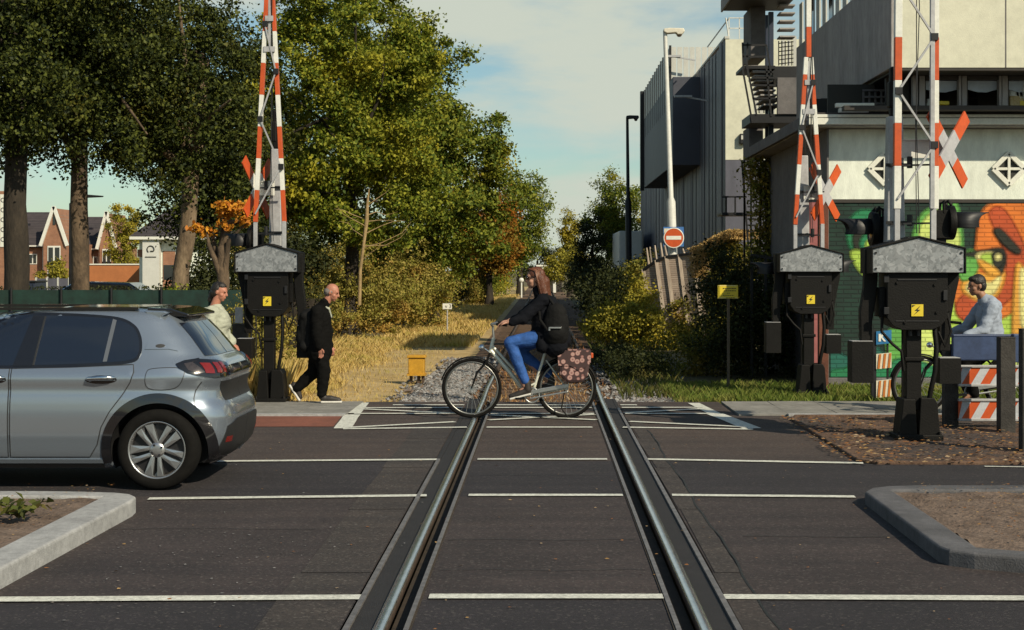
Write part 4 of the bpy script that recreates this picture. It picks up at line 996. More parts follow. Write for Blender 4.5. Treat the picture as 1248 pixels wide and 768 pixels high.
        patch('bumper_trim', [('r', .66, .26), ('r', .60, .48), ('r', .40, .53), ('r', .01, .53), ('r', .01, .20), ('r', .64, .20)], .01, M['carplastic'], body, 'corner', .04, sd)
        patch('plate_recess', [('r', .60, .84), ('r', .01, .84), ('r', .01, .68), ('r', .52, .68)], .004, M['carplastic'], body, 'corner', .04, sd)
        patch('lamp_band', [('r', .40, .955), ('r', .01, .955), ('r', .01, .895), ('r', .40, .895)], .012, M['carblack'], body, 'corner', .04, sd)
        patch('rear_window', [('r', .60, 1.04), ('r', .01, 1.04), ('r', .01, 1.30), ('r', .52, 1.30)], .005, M['carglass'], t, 'corner', .04, sd)
        patch('bumper_seam', [('s', 1.595, .845), ('s', 1.60, .84), ('s', 1.565, .62), ('s', 1.56, .62)], .0015, M['carplastic'], body, 'corner', .03, sd)
        # mirror
        mb = MB(); mb.ell((-.88, sd*.96, 1.0), (.09, .12, .07), 18); mb.bar((-.87, sd*.82, .97), (-.88, sd*.92, .98), .05, .04); mb.build('mirror', M['carblack'], t)
        patch('headlamp', [(-1.98, .64), (-1.75, .70), (-1.62, .76), (-1.72, .60), (-1.93, .57)], .01, M['lampclear'], t, step=.04, side=sd)
    # spoiler with painted fins
    mb = MB(); mb.prism([(1.10, 1.425), (1.30, 1.415), (1.44, 1.372), (1.44, 1.352), (1.32, 1.35), (1.22, 1.29), (1.12, 1.34)], -.50, .50); mb.build('spoiler', M['carblack'], t, .012)
    for sd in (-1, 1):
        mb = MB(); mb.prism([(1.10, 1.405), (1.26, 1.40), (1.30, 1.385), (1.24, 1.36), (1.22, 1.28), (1.15, 1.31)], sd*.505, sd*.585); mb.build('spoiler_fin', M['carpaint'], t, .012)
    for y in (-.55, .55):
        mb = MB(); mb.bar((-.55, y, 1.418), (1.05, y, 1.418), .035, .022); mb.build('roof_rail', M['carblack'], t)
mat_bar = mat('window_bar', (.10, .11, .13), .25, var=0)
build_car()
# ================================================================== BICYCLES AND PEOPLE
M['skin'] = mat('skin', (.42, .22, .15), .55, var=.08, vs=12)
M['skin2'] = mat('skin_tan', (.30, .15, .09), .55, var=.08, vs=12)
M['skin3'] = mat('skin_red', (.40, .17, .11), .55, var=.08, vs=12)
M['denim'] = mat('denim', (.02, .085, .30), .8, var=.25, vs=14, bump=.3, bs=40)
M['blackcloth'] = mat('black_cloth', (.0042, .004, .0038), .9, var=.25, vs=8, bump=.3, bs=25, spec=.12)
M['navycloth'] = mat('navy_coat', (.0045, .0052, .008), .9, var=.3, vs=8, bump=.5, bs=22, spec=.15)
M['bagcloth'] = mat('bag_cloth', (.005, .005, .0052), .8, var=.3, vs=9, bump=.3, bs=25, spec=.2)
M['greycloth'] = mat('pale_grey_shirt', (.36, .375, .30), .85, var=.15, vs=7, bump=.8, bs=14)
M['hoodie'] = mat('hoodie_cloth', (.27, .31, .38), .85, var=.12, vs=7, bump=.5, bs=18)
M['hair_brown'] = mat('auburn_hair', (.10, .030, .012), .45, var=.4, vs=30, stretch=(3, 3, .4), bump=.4, bs=90)
M['hair_light'] = mat('auburn_light', (.20, .075, .03), .4, var=.2, vs=20); M['hair_deep'] = mat('auburn_deep', (.05, .016, .008), .45, var=.2, vs=20)
M['hair_dark'] = mat('dark_hair', (.012, .009, .007), .5, var=.4, vs=30, bump=.4, bs=90)
M['hair_grey'] = mat('grey_hair', (.16, .14, .13), .6, var=.3, vs=30, bump=.3, bs=90)
M['shoe'] = mat('dark_shoe', (.025, .02, .018), .6, var=.3, vs=20)
M['sole'] = mat('pale_sole', (.62, .60, .55), .7, var=.1, vs=20)
M['eye'] = mat('eye', (.02, .015, .012), .2, var=0)
M['shades'] = mat('sunglasses', (.008, .006, .006), .08, var=0, coat=.5)
M['frame_silver'] = mat('frame_silver', (.68, .68, .58), .3, .15, var=.05)
M['spoke'] = mat('spoke', (.45, .45, .44), .35, .9, var=0)

def head(c, f, u, k=1.):
    c = Vector(c); f = Vector(f).normalized(); s = Vector(u).cross(f).normalized(); u = f.cross(s)
    P = lambda a, b, d: c+(f*a+s*b+u*d)*k
    e = lambda a, b, d, r: elli(P(a, b, d), tuple(x*k for x in r), f, u)
    pr = [e(-.005, 0, .02, (.098, .076, .10)), e(.035, 0, -.05, (.062, .058, .065)), e(.06, 0, -.098, (.026, .026, .02)), e(.07, 0, .02, (.028, .05, .035)),
          caps(P(.088, 0, .015), P(.108, 0, -.028), .011*k, .0155*k), e(.088, 0, -.062, (.014, .026, .007)), e(.085, 0, -.075, (.013, .022, .007)), e(.075, .0, .033, (.02, .05, .01)),
          e(.05, .045, -.035, (.03, .02, .025)), e(.05, -.045, -.035, (.03, .02, .025))]
    for q in (-1, 1): pr.append(e(-.008, q*.078, -.012, (.02, .010, .032)))
    return pr, P
def hand(w, d, up, side, curl=.5, k=1.):
    """wrist, pointing direction, back of the hand, thumb side (+1/-1)"""
    w = Vector(w); d = Vector(d).normalized(); up = Vector(up); s = d.cross(up).normalized(); up = s.cross(d); pr = []
    pc = w+d*.05*k; pr.append(elli(pc, (.052*k, .042*k, .016*k), d, up))
    for i, (o, l) in enumerate(((-.030, .066), (-.010, .076), (.010, .072), (.029, .056))):
        o *= -side; a = w+(d*.085+s*o)*k; dd = d.copy(); p = a; r = .0085*k
        pr.append(caps(w+(d*.045+s*o*.8)*k, a, r, r))
        for j, f in enumerate((.45, .32, .23)):
            dd = (dd*math.cos(curl*(.6+.3*j))-up*math.sin(curl*(.6+.3*j))).normalized(); q = p+dd*l*f*k*1.0; pr.append(caps(p, q, r, r*.92)); p = q; r *= .92
    t0 = w+(d*.025+s*side*.024)*k; t1 = t0+(d*.03+s*side*.028-up*.008)*k; t2 = t1+(d*.028+s*side*.004-up*.014)*k
    pr += [caps(t0, t1, .0115*k, .0095*k), caps(t1, t2, .0095*k, .008*k)]
    return pr
def limb(a, b, c, r): return [caps(a, b, r[0], r[1]), caps(b, c, r[1], r[2])]
def face_parts(parent, P, k=1., glasses=False):
    for q in (-1, 1):
        mb = MB(); mb.ell(P(.088, q*.032, .012), (.010*k, .013*k, .008*k), 10); mb.build('eye', M['eye'], parent)
    if glasses:
        mb = MB()
        for q in (-1, 1):
            mb.ell(P(.096, q*.035, .01), (.014, .032, .024), 14); mb.tube([P(.09, q*.066, .016), P(.0, q*.083, .016), P(-.02, q*.083, .005)], .005, 6)
        mb.tube([P(.108, -.02, .014), P(.108, .02, .014)], .005, 6); mb.build('sunglasses', M['shades'], parent)

def bicycle(loc, label, side_col, xf, xr, R_=.348, pannier=True):
    """facing -x; xf/xr = axle positions"""
    t = thing('bicycle', loc, label, 'bicycle'); z = R_
    def wh(x):
        w = bpy.data.objects.new('wheel', None); COL.objects.link(w); w.parent = t; w.location = (x, 0, z)
        mb = MB(); n = 14; prof = [(R_-.020+.020*math.cos(q), .020*math.sin(q)) for q in np.linspace(0, 2*PI, n, endpoint=False)]; mb.lathe(prof, (0, 0, 0), 'y', 56, closed=True); mb.build('tyre', M['tyre'], w)
        mb = MB(); mb.lathe([(R_-.036, -.011), (R_-.036, .011), (R_-.058, .008), (R_-.058, -.008)], (0, 0, 0), 'y', 56, closed=True); mb.build('rim', M['alloy_mid2'], w)
        mb = MB()
        for i in range(28):
            a = 2*PI*i/28; b = a+(.5 if i % 2 else -.5); sy = .025 if i % 4 < 2 else -.025; mb.bar((.02*math.cos(b), sy, .02*math.sin(b)), ((R_-.055)*math.cos(a), 0, (R_-.055)*math.sin(a)), .0024)
        mb.cyl((0, -.04, 0), (0, .04, 0), .026, n=12); mb.build('spoke', M['spoke'], w)
        return w
    wh(xf); wh(xr)
    bb = Vector((.08 if pannier else (xf+xr)/2+.05, 0, .27)); hd0 = Vector((xf+.255, 0, .93)); hd1 = Vector((xf+.215, 0, .76)); st = Vector((bb.x+.165, 0, .80))
    mb = MB(); mb.tube([hd1+Vector((.01, 0, .02)), hd1.lerp(bb, .4)+Vector((.03, 0, -.03)), hd1.lerp(bb, .8)+Vector((.01, 0, -.05)), bb], [.024, .028, .026, .024], 10)
    mb.tube([hd1+Vector((.012, 0, .09)), hd1.lerp(bb, .45)+Vector((.05, 0, .03)), hd1.lerp(bb, .8)+Vector((.06, 0, .0)), bb+(st-bb)*.25], [.017, .018, .018, .017], 10)
    mb.tube([bb, st], .017, 10); mb.tube([hd1, hd0], .022, 10)
    for y in (-.05, .05): mb.tube([bb+Vector((0, y*.5, 0)), (xr, y, z)], .010, 8); mb.tube([st+Vector((0, y*.4, -.13)), (xr, y, z)], .008, 8)
    mb.build('frame', side_col, t)
    mb = MB()
    for y in (-.045, .045): mb.tube([hd1+Vector((0, y, .0)), hd1+Vector((-.05, y, -.12)), (xf+.06, y, z+.18), (xf, y, z)], [.014, .014, .012, .008], 8)
    mb.build('fork', M['black'], t)
    mb = MB(); mb.tube([hd0, hd0+Vector((-.01, 0, .14))], .015, 8); gr = hd0+Vector((.02, 0, .16))
    for s in (-1, 1): mb.tube([hd0+Vector((-.01, 0, .13)), hd0+Vector((-.03, s*.12, .16)), gr+Vector((0, s*.25, .01)), gr+Vector((.12, s*.29, .0))], .011, 8)
    hb = mb.build('handlebar', M['spoke'], t)
    for s in (-1, 1): mb = MB(); mb.tube([gr+Vector((.02, s*.26, .01)), gr+Vector((.14, s*.295, .0))], .017, 8); mb.build('grip', M['tyre'], hb)
    mb = MB(); mb.ell(hd1+Vector((-.10, 0, .06)), (.04, .035, .035), 14); mb.tube([hd1+Vector((-.07, 0, .05)), hd1], .010, 6); mb.build('headlight', M['chrome'], t)
    mb = MB(); mb.ell((st.x+.0, 0, .835), (.13, .085, .035), 16); mb.tube([st, (st.x+.015, 0, .83)], .013, 8); mb.build('saddle', M['tyre'], t)
    mb = MB(); mb.lathe([(.085, -.07), (.095, -.066), (.085, -.06), (.07, -.066)], tuple(bb), 'y', 36, closed=True); mb.tube([bb+Vector((0, -.09, 0)), bb+Vector((0, .09, 0))], .012, 8); mb.tube([bb+Vector((0, -.085, 0)), bb+Vector((-.14, -.09, -.03))], .010, 8); mb.tube([bb+Vector((0, .085, 0)), bb+Vector((.14, .09, .03))], .010, 8)
    cr = mb.build('crank', M['spoke'], t)
    for s in (-1, 1): mb = MB(); mb.box((bb.x+s*.14, s*.135, bb.z+s*.03), (.10, .09, .024)); mb.build('pedal', M['black'], cr)
    mb = MB(); mb.bar(bb+Vector((-.03, -.07, .03)), (xr+.02, -.07, z+.035), .016, .05); mb.bar(bb+Vector((-.03, -.07, -.04)), (xr+.02, -.07, z-.035), .014, .02); mb.build('chain_guard', M['spoke'], t, .006)
    def fender(x, a0, a1):
        mb = MB(); n = 20; r = R_+.018; vs = []; fs = []
        for i in range(n+1):
            a = R(a0+(a1-a0)*i/n)
            for dy, dr in ((-.026, -.012), (0, .004), (.026, -.012)): vs.append((x+(r+dr)*math.cos(a), dy, z+(r+dr)*math.sin(a)))
        for i in range(n):
            for e in (0, 1): fs.append((i*3+e, i*3+e+1, i*3+4+e, i*3+3+e))
        mb.add(vs, fs, 0, True); o = mb.build('mudguard', M['black'], t); s = o.modifiers.new('s', 'SOLIDIFY'); s.thickness = .003
    fender(xf, 30, 165); fender(xr, 10, 155)
    mb = MB(); rk = z+.40
    for y in (-.06, .06): mb.tube([(xr-.22, y, rk), (xr+.28, y, rk)], .008, 6); mb.tube([(xr+.12, y, rk), (xr+.01, y, z)], .006, 6)
    for x in (-.2, 0, .2): mb.tube([(xr+x, -.06, rk), (xr+x, .06, rk)], .006, 6)
    rck = mb.build('rack', M['spoke'], t); mb = MB(); mb.b2(xr+.26, xr+.31, -.05, .05, rk-.05, rk+.01); mb.build('rear_light', M['red'], rck, .008)
    mb = MB(); mb.tube([(xr-.02, -.06, z-.02), (xr-.06, -.12, .12), (xr+.02, -.15, .02)], .009, 6); mb.build('kickstand', M['black'], t)
    return t, bb, gr
M['alloy_mid2'] = mat('wheel_rim', (.20, .20, .19), .35, .8, var=.05)

def floral():
    m, nt, b = nodes('floral_cloth'); N = nt.nodes; L = nt.links; tc = N.new('ShaderNodeTexCoord'); v = N.new('ShaderNodeTexVoronoi'); v.inputs['Scale'].default_value = 14; v.inputs['Randomness'].default_value = .8
    L.new(tc.outputs['Object'], v.inputs['Vector']); r = N.new('ShaderNodeValToRGB'); e = r.color_ramp.elements; e[0].position = .12; e[0].color = (.26, .12, .11, 1); e[1].position = .52; e[1].color = (.05, .026, .026, 1); x = e.new(.28); x.color = (.46, .30, .26, 1); x = e.new(.40); x.color = (.24, .10, .09, 1); x = e.new(.44); x.color = (.05, .026, .026, 1)
    L.new(v.outputs['Distance'], r.inputs[0]); L.new(r.outputs[0], b.inputs['Base Color']); b.inputs['Roughness'].default_value = .8; return m
M['floral'] = floral()

# ---- woman on her bicycle
Yw = 18.1; ox = WX(640, Yw)
bike, bb, gr = bicycle((ox, Yw, .006), 'white step through bicycle with flowered panniers ridden across the rails', M['frame_silver'], -.62, .48)
for s in (-1, 1):
    mb = MB(); y0, y1 = sorted((s*.075, s*.19)); mb.prism([(.38, .79), (.75, .79), (.765, .73), (.72, .50), (.66, .42), (.47, .42), (.395, .52)], y0, y1)
    t = thing('pannier', (ox, Yw, .006), None, None); bpy.data.objects.remove(t)
    o = mb.build('pannier', M['floral'], None, .035); o.location = (ox, Yw, .006)
    tag(o, 'flowered pink and black pannier bag on the near side of the bicycle rack' if s < 0 else 'flowered pannier bag on the far side of the bicycle rack, mostly hidden by the wheel', 'pannier', 'panniers on the bicycle rack')
    mb = MB(); mb.prism([(.37, .795), (.76, .795), (.755, .66), (.70, .60), (.61, .57), (.52, .62), (.385, .62)], s*.196-.004, s*.196+.004); mb.build('flap', M['floral'], o)
def person(loc, label): return thing('person', loc, label, 'person')
p = person((ox, Yw, .006), 'woman with long auburn hair in dark coat and blue jeans riding a bicycle')
hp = {-1: Vector((.21, -.09, .94)), 1: Vector((.21, .09, .94))}; kn = {-1: Vector((-.17, -.11, .885)), 1: Vector((-.10, .11, .80))}; an = {-1: Vector((.00, -.125, .39)), 1: Vector((.27, .125, .44))}
# pedals sit under the feet
sh = {-1: Vector((.21, -.165, 1.37)), 1: Vector((.19, .165, 1.37))}; el = {-1: Vector((-.02, -.24, 1.17)), 1: Vector((-.04, .24, 1.17))}; wr = {s: Vector((gr.x+.16, s*.285, gr.z+.03)) for s in (-1, 1)}
hc = (.115, 0, 1.625); f = Vector((-1, -.12, -.06)); u = Vector((-.06, 0, 1)); hpr, HP = head(hc, f, u)
body = hpr+[caps((.20, 0, 1.40), (.13, 0, 1.56), .055, .05), caps((.22, 0, .98), (.21, 0, 1.3), .12, .13, ((0, 1, 0), 1.2))]
for s in (-1, 1):
    body += limb(hp[s], kn[s], an[s], (.085, .058, .042)); body += limb(sh[s], el[s], wr[s], (.05, .042, .03)); body += hand(wr[s], (-1, -.2*s, -.12), (-.15, 0, 1), s, .75)
    body += [caps(an[s]+Vector((.02, 0, 0)), an[s]+Vector((-.07, 0, -.085)), .03, .02)]
b = blob('body', body, M['skin'], p, .0065, 3); face_parts(b, HP, glasses=True)
E = lambda a, b_, d, r: elli(HP(a, b_, d), r, f, u)
blob('hair', [E(-.02, 0, .04, (.103, .088, .095)), E(-.06, 0, -.02, (.075, .088, .11)), caps(HP(-.05, -.05, 0), HP(-.09, -.07, -.20), .06, .055), caps(HP(-.05, .05, 0), HP(-.09, .06, -.20), .06, .055), caps(HP(-.09, 0, -.05), HP(-.14, -.02, -.30), .08, .045), caps(HP(-.10, -.06, -.18), HP(-.12, -.08, -.33), .045, .022)], M['hair_brown'], p, .008, 2, folds=.003)
mb = MB()
for i in range(230):                             # loose strands lying over the hair
    a = random.uniform(-1.75, 1.75); g = lambda s_: random.gauss(0, s_); x0 = random.uniform(-.05, .075); sn, cs = math.sin(a), abs(math.cos(a)); l = random.uniform(.24, .40)
    fr = .035 if abs(a) > 1.2 else 0
    mb.tube([HP(x0, .03*sn, .125-.25*abs(x0-.01)), HP(x0*.4-.02-.03*cs, .086*sn, .085), HP(-.045-.05*cs+fr, .099*sn, -.01), HP(-.07-.05*cs+fr*.7+g(.006), .095*sn+g(.006), -.5*l), HP(-.09-.05*cs+g(.014), .08*sn+g(.012), -l)], [.003, .006, .007, .006, .002], 5, i % 3)
mb.build('hair_strands', [M['hair_brown'], M['hair_light'], M['hair_deep']], p)
tr = []
for s in (-1, 1): tr += limb(hp[s], kn[s], an[s]+Vector((0, 0, .05)), (.105, .075, .055)); tr += [caps(an[s]+Vector((-.01, 0, .09)), an[s]+Vector((0, 0, .05)), .056, .056)]
blob('jeans', tr+[elli((.24, 0, .95), (.15, .17, .12))], M['denim'], p, .009, 4, folds=0.006)
ct = [caps((.22, 0, .95), (.21, 0, 1.28), .15, .145, ((0, 1, 0), 1.28)), caps((.21, -.12, 1.36), (.21, .12, 1.36), .085, .085), caps((.19, 0, 1.40), (.15, 0, 1.50), .085, .068),
      caps((.28, 0, 1.02), (.34, 0, .86), .13, .14, ((0, 1, 0), 1.35)), caps((.26, -.10, .98), (.36, -.13, .84), .12, .14), caps((.27, 0, 1.30), (.38, 0, .92), .13, .16, ((0, 1, 0), 1.2)), caps((.2, -.12, .98), (.20, -.16, .84), .09, .08), caps((.2, .12, .98), (.20, .16, .86), .09, .08)]
for s in (-1, 1): ct += limb(sh[s], el[s], wr[s]+Vector((.05, 0, .01)), (.080, .066, .048)); ct += [elli(el[s], (.07, .07, .08)), caps(wr[s]+Vector((.07, 0, .02)), wr[s]+Vector((.04, 0, .0)), .052, .05)]
blob('coat', ct, M['navycloth'], p, .010, 5, folds=0.011)
sho = []
for s in (-1, 1):
    a = an[s]
    o = blob('shoe', [caps(a+Vector((.02, 0, .03)), a+Vector((.03, 0, -.05)), .05, .048), caps(a+Vector((.03, 0, -.06)), a+Vector((-.10, 0, -.115)), .045, .042, ((0, 1, 0), .95)), caps(a+Vector((-.10, 0, -.115)), a+Vector((-.16, 0, -.125)), .04, .03)], M['shoe'], p, .007, 3)
mb = MB(); mb.box((-.055, -.125, .262), (.25, .085, .022), Matrix.Rotation(R(-14), 3, 'Y')); mb.build('sole', M['sole'], p, .008)
bg = blob('backpack', [caps((.36, -.20, 1.22), (.36, -.20, .98), .125, .145, ((0, 1, 0), .62)), elli((.36, -.205, 1.09), (.15, .075, .22)), elli((.36, -.265, 1.0), (.10, .04, .09))], M['bagcloth'], None, .010, 4)
bg.location = (ox, Yw, .006); tag(bg, "black backpack hanging at the cycling woman's side", 'backpack')
mb = MB(); mb.box((.345, -.315, 1.06), (.14, .008, .018)); mb.box((.28, -.31, 1.045), (.02, .012, .04)); mb.build('buckle', M['spoke'], bg, .003)
mb = MB(); mb.tube([(.33, -.22, 1.32), (.25, -.19, 1.44), (.15, -.20, 1.38), (.17, -.23, 1.15), (.28, -.25, 1.0)], .018, 8); mb.build('strap', M['bagcloth'], bg)

# ---- man in a dark suit striding to the right
Ym = GY(492); s_ = FPX/Ym; ox2 = WX(385, Ym)
def q(px, py, y=0): return Vector(((px-385)/s_, y, (492-py)/s_))
p = person((ox2, Ym, .014), 'balding man in dark suit with black backpack striding along the pavement')
f = Vector((1, -.12, -.32)); u = Vector((.32, 0, 1)); hpr, HP = head(q(404.5, 357.5), f, u, .92)
hp = {-1: q(389, 420, -.08), 1: q(389, 420, .08)}; kn = {-1: q(396, 452, -.08), 1: q(381, 455, .08)}; an = {-1: q(393, 483.5, -.08), 1: q(358, 478, .08)}
sh = {-1: q(389, 381, -.165), 1: q(389, 381, .165)}; el = {-1: q(389, 407, -.21), 1: q(392, 407, .21)}; wr = {-1: q(392, 424, -.20), 1: q(400, 424, .19)}
body = hpr+[caps(q(393, 377), q(401, 364), .055, .052), caps(q(390, 415), q(390, 388), .12, .13, ((0, 1, 0), 1.2))]
for s in (-1, 1):
    body += limb(hp[s], kn[s], an[s], (.08, .055, .04)); body += limb(sh[s], el[s], wr[s], (.048, .04, .03)); body += hand(wr[s], (.25, 0, -1), (.3, -s*.9, 0), -s, .55, .95)
body += [caps(an[-1], an[-1]+Vector((.1, 0, -.06)), .035, .026), caps(an[1], an[1]+Vector((.05, 0, -.08)), .035, .026)]
b = blob('body', body, M['skin3'], p, .0065, 3); face_parts(b, HP, .92)
E = lambda a, b_, d, r: elli(HP(a, b_, d), r, f, u)
blob('hair', [E(-.045, 0, -.01, (.062, .081, .062)), E(-.01, 0, .0, (.06, .079, .04))], M['hair_grey'], p, .006, 2, folds=.005)
tr = []
for s in (-1, 1): tr += limb(hp[s], kn[s], an[s]+(kn[s]-an[s])*.12, (.115, .088, .068)); tr += [elli(kn[s], (.09, .085, .10))]
blob('trousers', tr+[elli(q(389, 419), (.13, .16, .11))], M['blackcloth'], p, .009, 4, folds=0.009)
jk = [caps(q(390, 414), q(390, 388), .15, .148, ((0, 1, 0), 1.25)), caps(q(389, 382, -.12), q(389, 382, .12), .095, .095), caps(q(389, 430), q(391, 405), .17, .155, ((0, 1, 0), 1.18)), caps(q(391, 378), q(396, 371), .085, .07), caps(q(384, 395), q(386, 385), .12, .12, ((0, 1, 0), 1.2))]
for s in (-1, 1): jk += limb(sh[s], el[s], wr[s]+(el[s]-wr[s])*.1, (.085, .072, .058))
blob('jacket', jk, M['blackcloth'], p, .010, 5, folds=0.01)
blob('collar', [caps(q(395, 373, -.05), q(401, 378, -.03), .016, .012), caps(q(395, 373, .05), q(401, 378, .03), .016, .012), caps(q(395, 372, -.05), q(395, 372, .05), .016, .016), caps(q(401, 377, -.02), q(404, 388, 0), .015, .012)], M['greycloth'], p, .006, 2)
def shoe(a, heel, toe, parent, solecol=True, y=0):
    heel, toe = Vector(heel), Vector(toe); d = (toe-heel).normalized(); n = Vector((-d.z, 0, d.x)); n = n if n.z > 0 else -n
    blob('shoe', [caps(a, heel+n*.06+d*.05, .045, .046), caps(heel+n*.05+d*.04, heel+n*.05+d*.13, .046, .045), caps(heel+n*.05+d*.12, toe+n*.033-d*.045, .045, .035)], M['shoe'], parent, .007, 3)
    mb = MB(); Mx = Matrix((d, Vector((0, 1, 0)), n)).transposed(); mb.box((heel+toe)/2+n*.010, ((toe-heel).length*.98, .088, .028), Mx); mb.build('sole', M['sole'], parent, .012)
shoe(an[-1], q(392, 491.5, -.08), q(418, 491.5, -.08), p); shoe(an[1], q(351, 471, .08), q(364, 491.2, .08), p)
bg = blob('backpack', [caps(q(377, 388), q(377, 420), .115, .115, ((0, 1, 0), 1.2)), caps(q(371, 388), q(371, 422), .07, .075, ((0, 1, 0), 1.6)), caps(q(372, 386, -.08), q(372, 386, .08), .06, .06), caps(q(372, 423, -.09), q(372, 423, .09), .065, .065), elli(q(367, 412), (.07, .11, .13))], M['bagcloth'], None, .010, 4); bg.location = (ox2, Ym, .014)
tag(bg, 'black backpack worn by the striding man in the dark suit', 'backpack')

# ---- man standing in a pale shirt behind the car
Yp = 19.7; s_ = FPX/Yp; gy = CY+FPX*H/Yp; ox3 = WX(265, Yp)
def q(px, py, y=0): return Vector(((px-268)/s_, y, (gy-py)/s_))
p = person((ox3, Yp, .014), 'man with swept back dark hair in a loose pale grey shirt standing behind the car')
f = Vector((1, -.25, -.22)); u = Vector((.22, 0, 1)); hpr, HP = head(q(271, 357), f, u, .95)
hp = {s: q(264, 424, s*.09) for s in (-1, 1)}; kn = {s: q(266, 458, s*.09) for s in (-1, 1)}; an = {s: q(264, 488, s*.09) for s in (-1, 1)}
sh = {s: q(263, 382, s*.17) for s in (-1, 1)}; el = {-1: q(264, 408, -.225), 1: q(272, 408, .2)}; wr = {-1: q(282, 421, -.15), 1: q(285, 421, .10)}
body = hpr+[caps(q(264, 376), q(269, 363), .058, .055), caps(q(264, 418), q(263, 388), .13, .13, ((0, 1, 0), 1.2))]
for s in (-1, 1): body += limb(hp[s], kn[s], an[s], (.085, .058, .042)); body += limb(sh[s], el[s], wr[s], (.048, .042, .032)); body += hand(wr[s], (.6, -.1, -.75), (.7, -s*.5, .5), -s, .6, 1.)
body += [caps(an[s], an[s]+Vector((.1, 0, -.06)), .035, .026) for s in (-1, 1)]
b = blob('body', body, M['skin3'], p, .0065, 3); face_parts(b, HP, .95)
E = lambda a, b_, d, r: elli(HP(a, b_, d), r, f, u)
blob('hair', [E(-.038, 0, .032, (.086, .084, .094)), E(-.05, 0, -.02, (.06, .082, .075)), caps(HP(-.09, 0, -.03), HP(-.115, 0, -.13), .05, .035), E(.0, 0, .075, (.075, .068, .05))], M['hair_dark'], p, .006, 2, folds=.005)
st_ = [caps(q(263, 426), q(264, 392), .195, .18, ((0, 1, 0), 1.15)), elli(q(268, 395), (.17, .2, .2)), caps(q(264, 385, -.13), q(264, 385, .13), .125, .125), elli(q(256, 390), (.11, .17, .15)), caps(q(264, 380), q(266, 375), .09, .072), elli(q(268, 414), (.16, .2, .14))]
for s in (-1, 1): st_ += limb(sh[s], el[s], wr[s]+(el[s]-wr[s])*.12, (.090, .082, .06)); st_ += [elli(el[s], (.09, .085, .10))]
blob('shirt', st_, M['greycloth'], p, .010, 5, folds=0.013)
tr = []
for s in (-1, 1): tr += limb(hp[s], kn[s], an[s], (.115, .085, .068))
blob('trousers', tr+[elli(q(264, 424), (.14, .17, .10))], M['blackcloth'], p, .010, 4, folds=0.009)
for s in (-1, 1): shoe(an[s], q(256, 493.5, s*.09), q(282, 493.5, s*.09), p)

# ---- cyclist in a hooded sweater behind the boards
Yh = 18.5; s_ = FPX/Yh; gy = CY+FPX*H/Yh; ox4 = WX(1190, Yh)
def q(px, py, y=0): return Vector(((px-1190)/s_, y, (gy-py)/s_))
b4, bb4, gr4 = bicycle((ox4, Yh, .016), 'dark bicycle ridden past the mural, half hidden by the nearest barrier', M['black'], -.67, .43, pannier=False)
p = person((ox4, Yh, .016), 'young man in pale blue grey hooded sweater cycling past the mural')
f = Vector((-1, -.12, -.10)); u = Vector((-.10, 0, 1)); hpr, HP = head(q(1190.5, 349.5), f, u)
hp = {s: q(1208, 426, s*.09) for s in (-1, 1)}; kn = {-1: q(1172, 440, -.11), 1: q(1176, 456, .11)}; an = {-1: q(1184, 480, -.13), 1: q(1192, 497, .13)}
sh = {-1: q(1204, 377, -.17), 1: q(1200, 377, .17)}; el = {-1: q(1192, 404, -.24), 1: q(1184, 402, .24)}; wr = {-1: q(1167, 411, -.285), 1: q(1163, 410, .285)}
body = hpr+[caps(q(1203, 375), q(1195, 360), .058, .056), caps(q(1208, 422), q(1205, 384), .12, .13, ((0, 1, 0), 1.2))]
for s in (-1, 1): body += limb(hp[s], kn[s], an[s], (.085, .058, .042)); body += limb(sh[s], el[s], wr[s], (.05, .042, .03)); body += hand(wr[s], (-1, 0, -.1), (-.1, 0, 1), s, .75); body += [caps(an[s], an[s]+Vector((-.12, 0, -.06)), .035, .028)]
b = blob('body', body, M['skin2'], p, .0065, 3); face_parts(b, HP)
E = lambda a, b_, d, r: elli(HP(a, b_, d), r, f, u)
blob('hair', [E(-.018, 0, .045, (.098, .087, .090)), E(-.05, 0, -.01, (.065, .084, .075)), E(.045, 0, .082, (.05, .064, .036)), E(.02, 0, .075, (.07, .074, .045))], M['hair_dark'], p, .006, 2, folds=.005)
ho = [caps(q(1208, 424), q(1205, 386), .15, .15, ((0, 1, 0), 1.25)), caps(q(1203, 378, -.12), q(1203, 378, .12), .09, .09), elli(q(1208, 369), (.10, .11, .06), (-.8, 0, .5), (.5, 0, .8)), elli(q(1214, 376), (.07, .10, .09)), caps(q(1203, 374), q(1200, 368), .09, .08)]
for s in (-1, 1): ho += limb(sh[s], el[s], wr[s]+(el[s]-wr[s])*.12, (.085, .070, .052)); ho += [elli(el[s], (.075, .07, .08))]
blob('hooded_sweater', ho, M['hoodie'], p, .009, 4, folds=0.012)
tr = []
for s in (-1, 1): tr += limb(hp[s], kn[s], an[s], (.11, .082, .062))
blob('trousers', tr+[elli(q(1208, 428), (.15, .17, .10))], M['blackcloth'], p, .010, 4, folds=0.009)
for s in (-1, 1):
    a = an[s]; blob('shoe', [caps(a, a+Vector((.01, 0, -.07)), .045, .045), caps(a+Vector((.03, 0, -.075)), a+Vector((-.14, 0, -.085)), .043, .035)], M['shoe'], p, .008, 3)
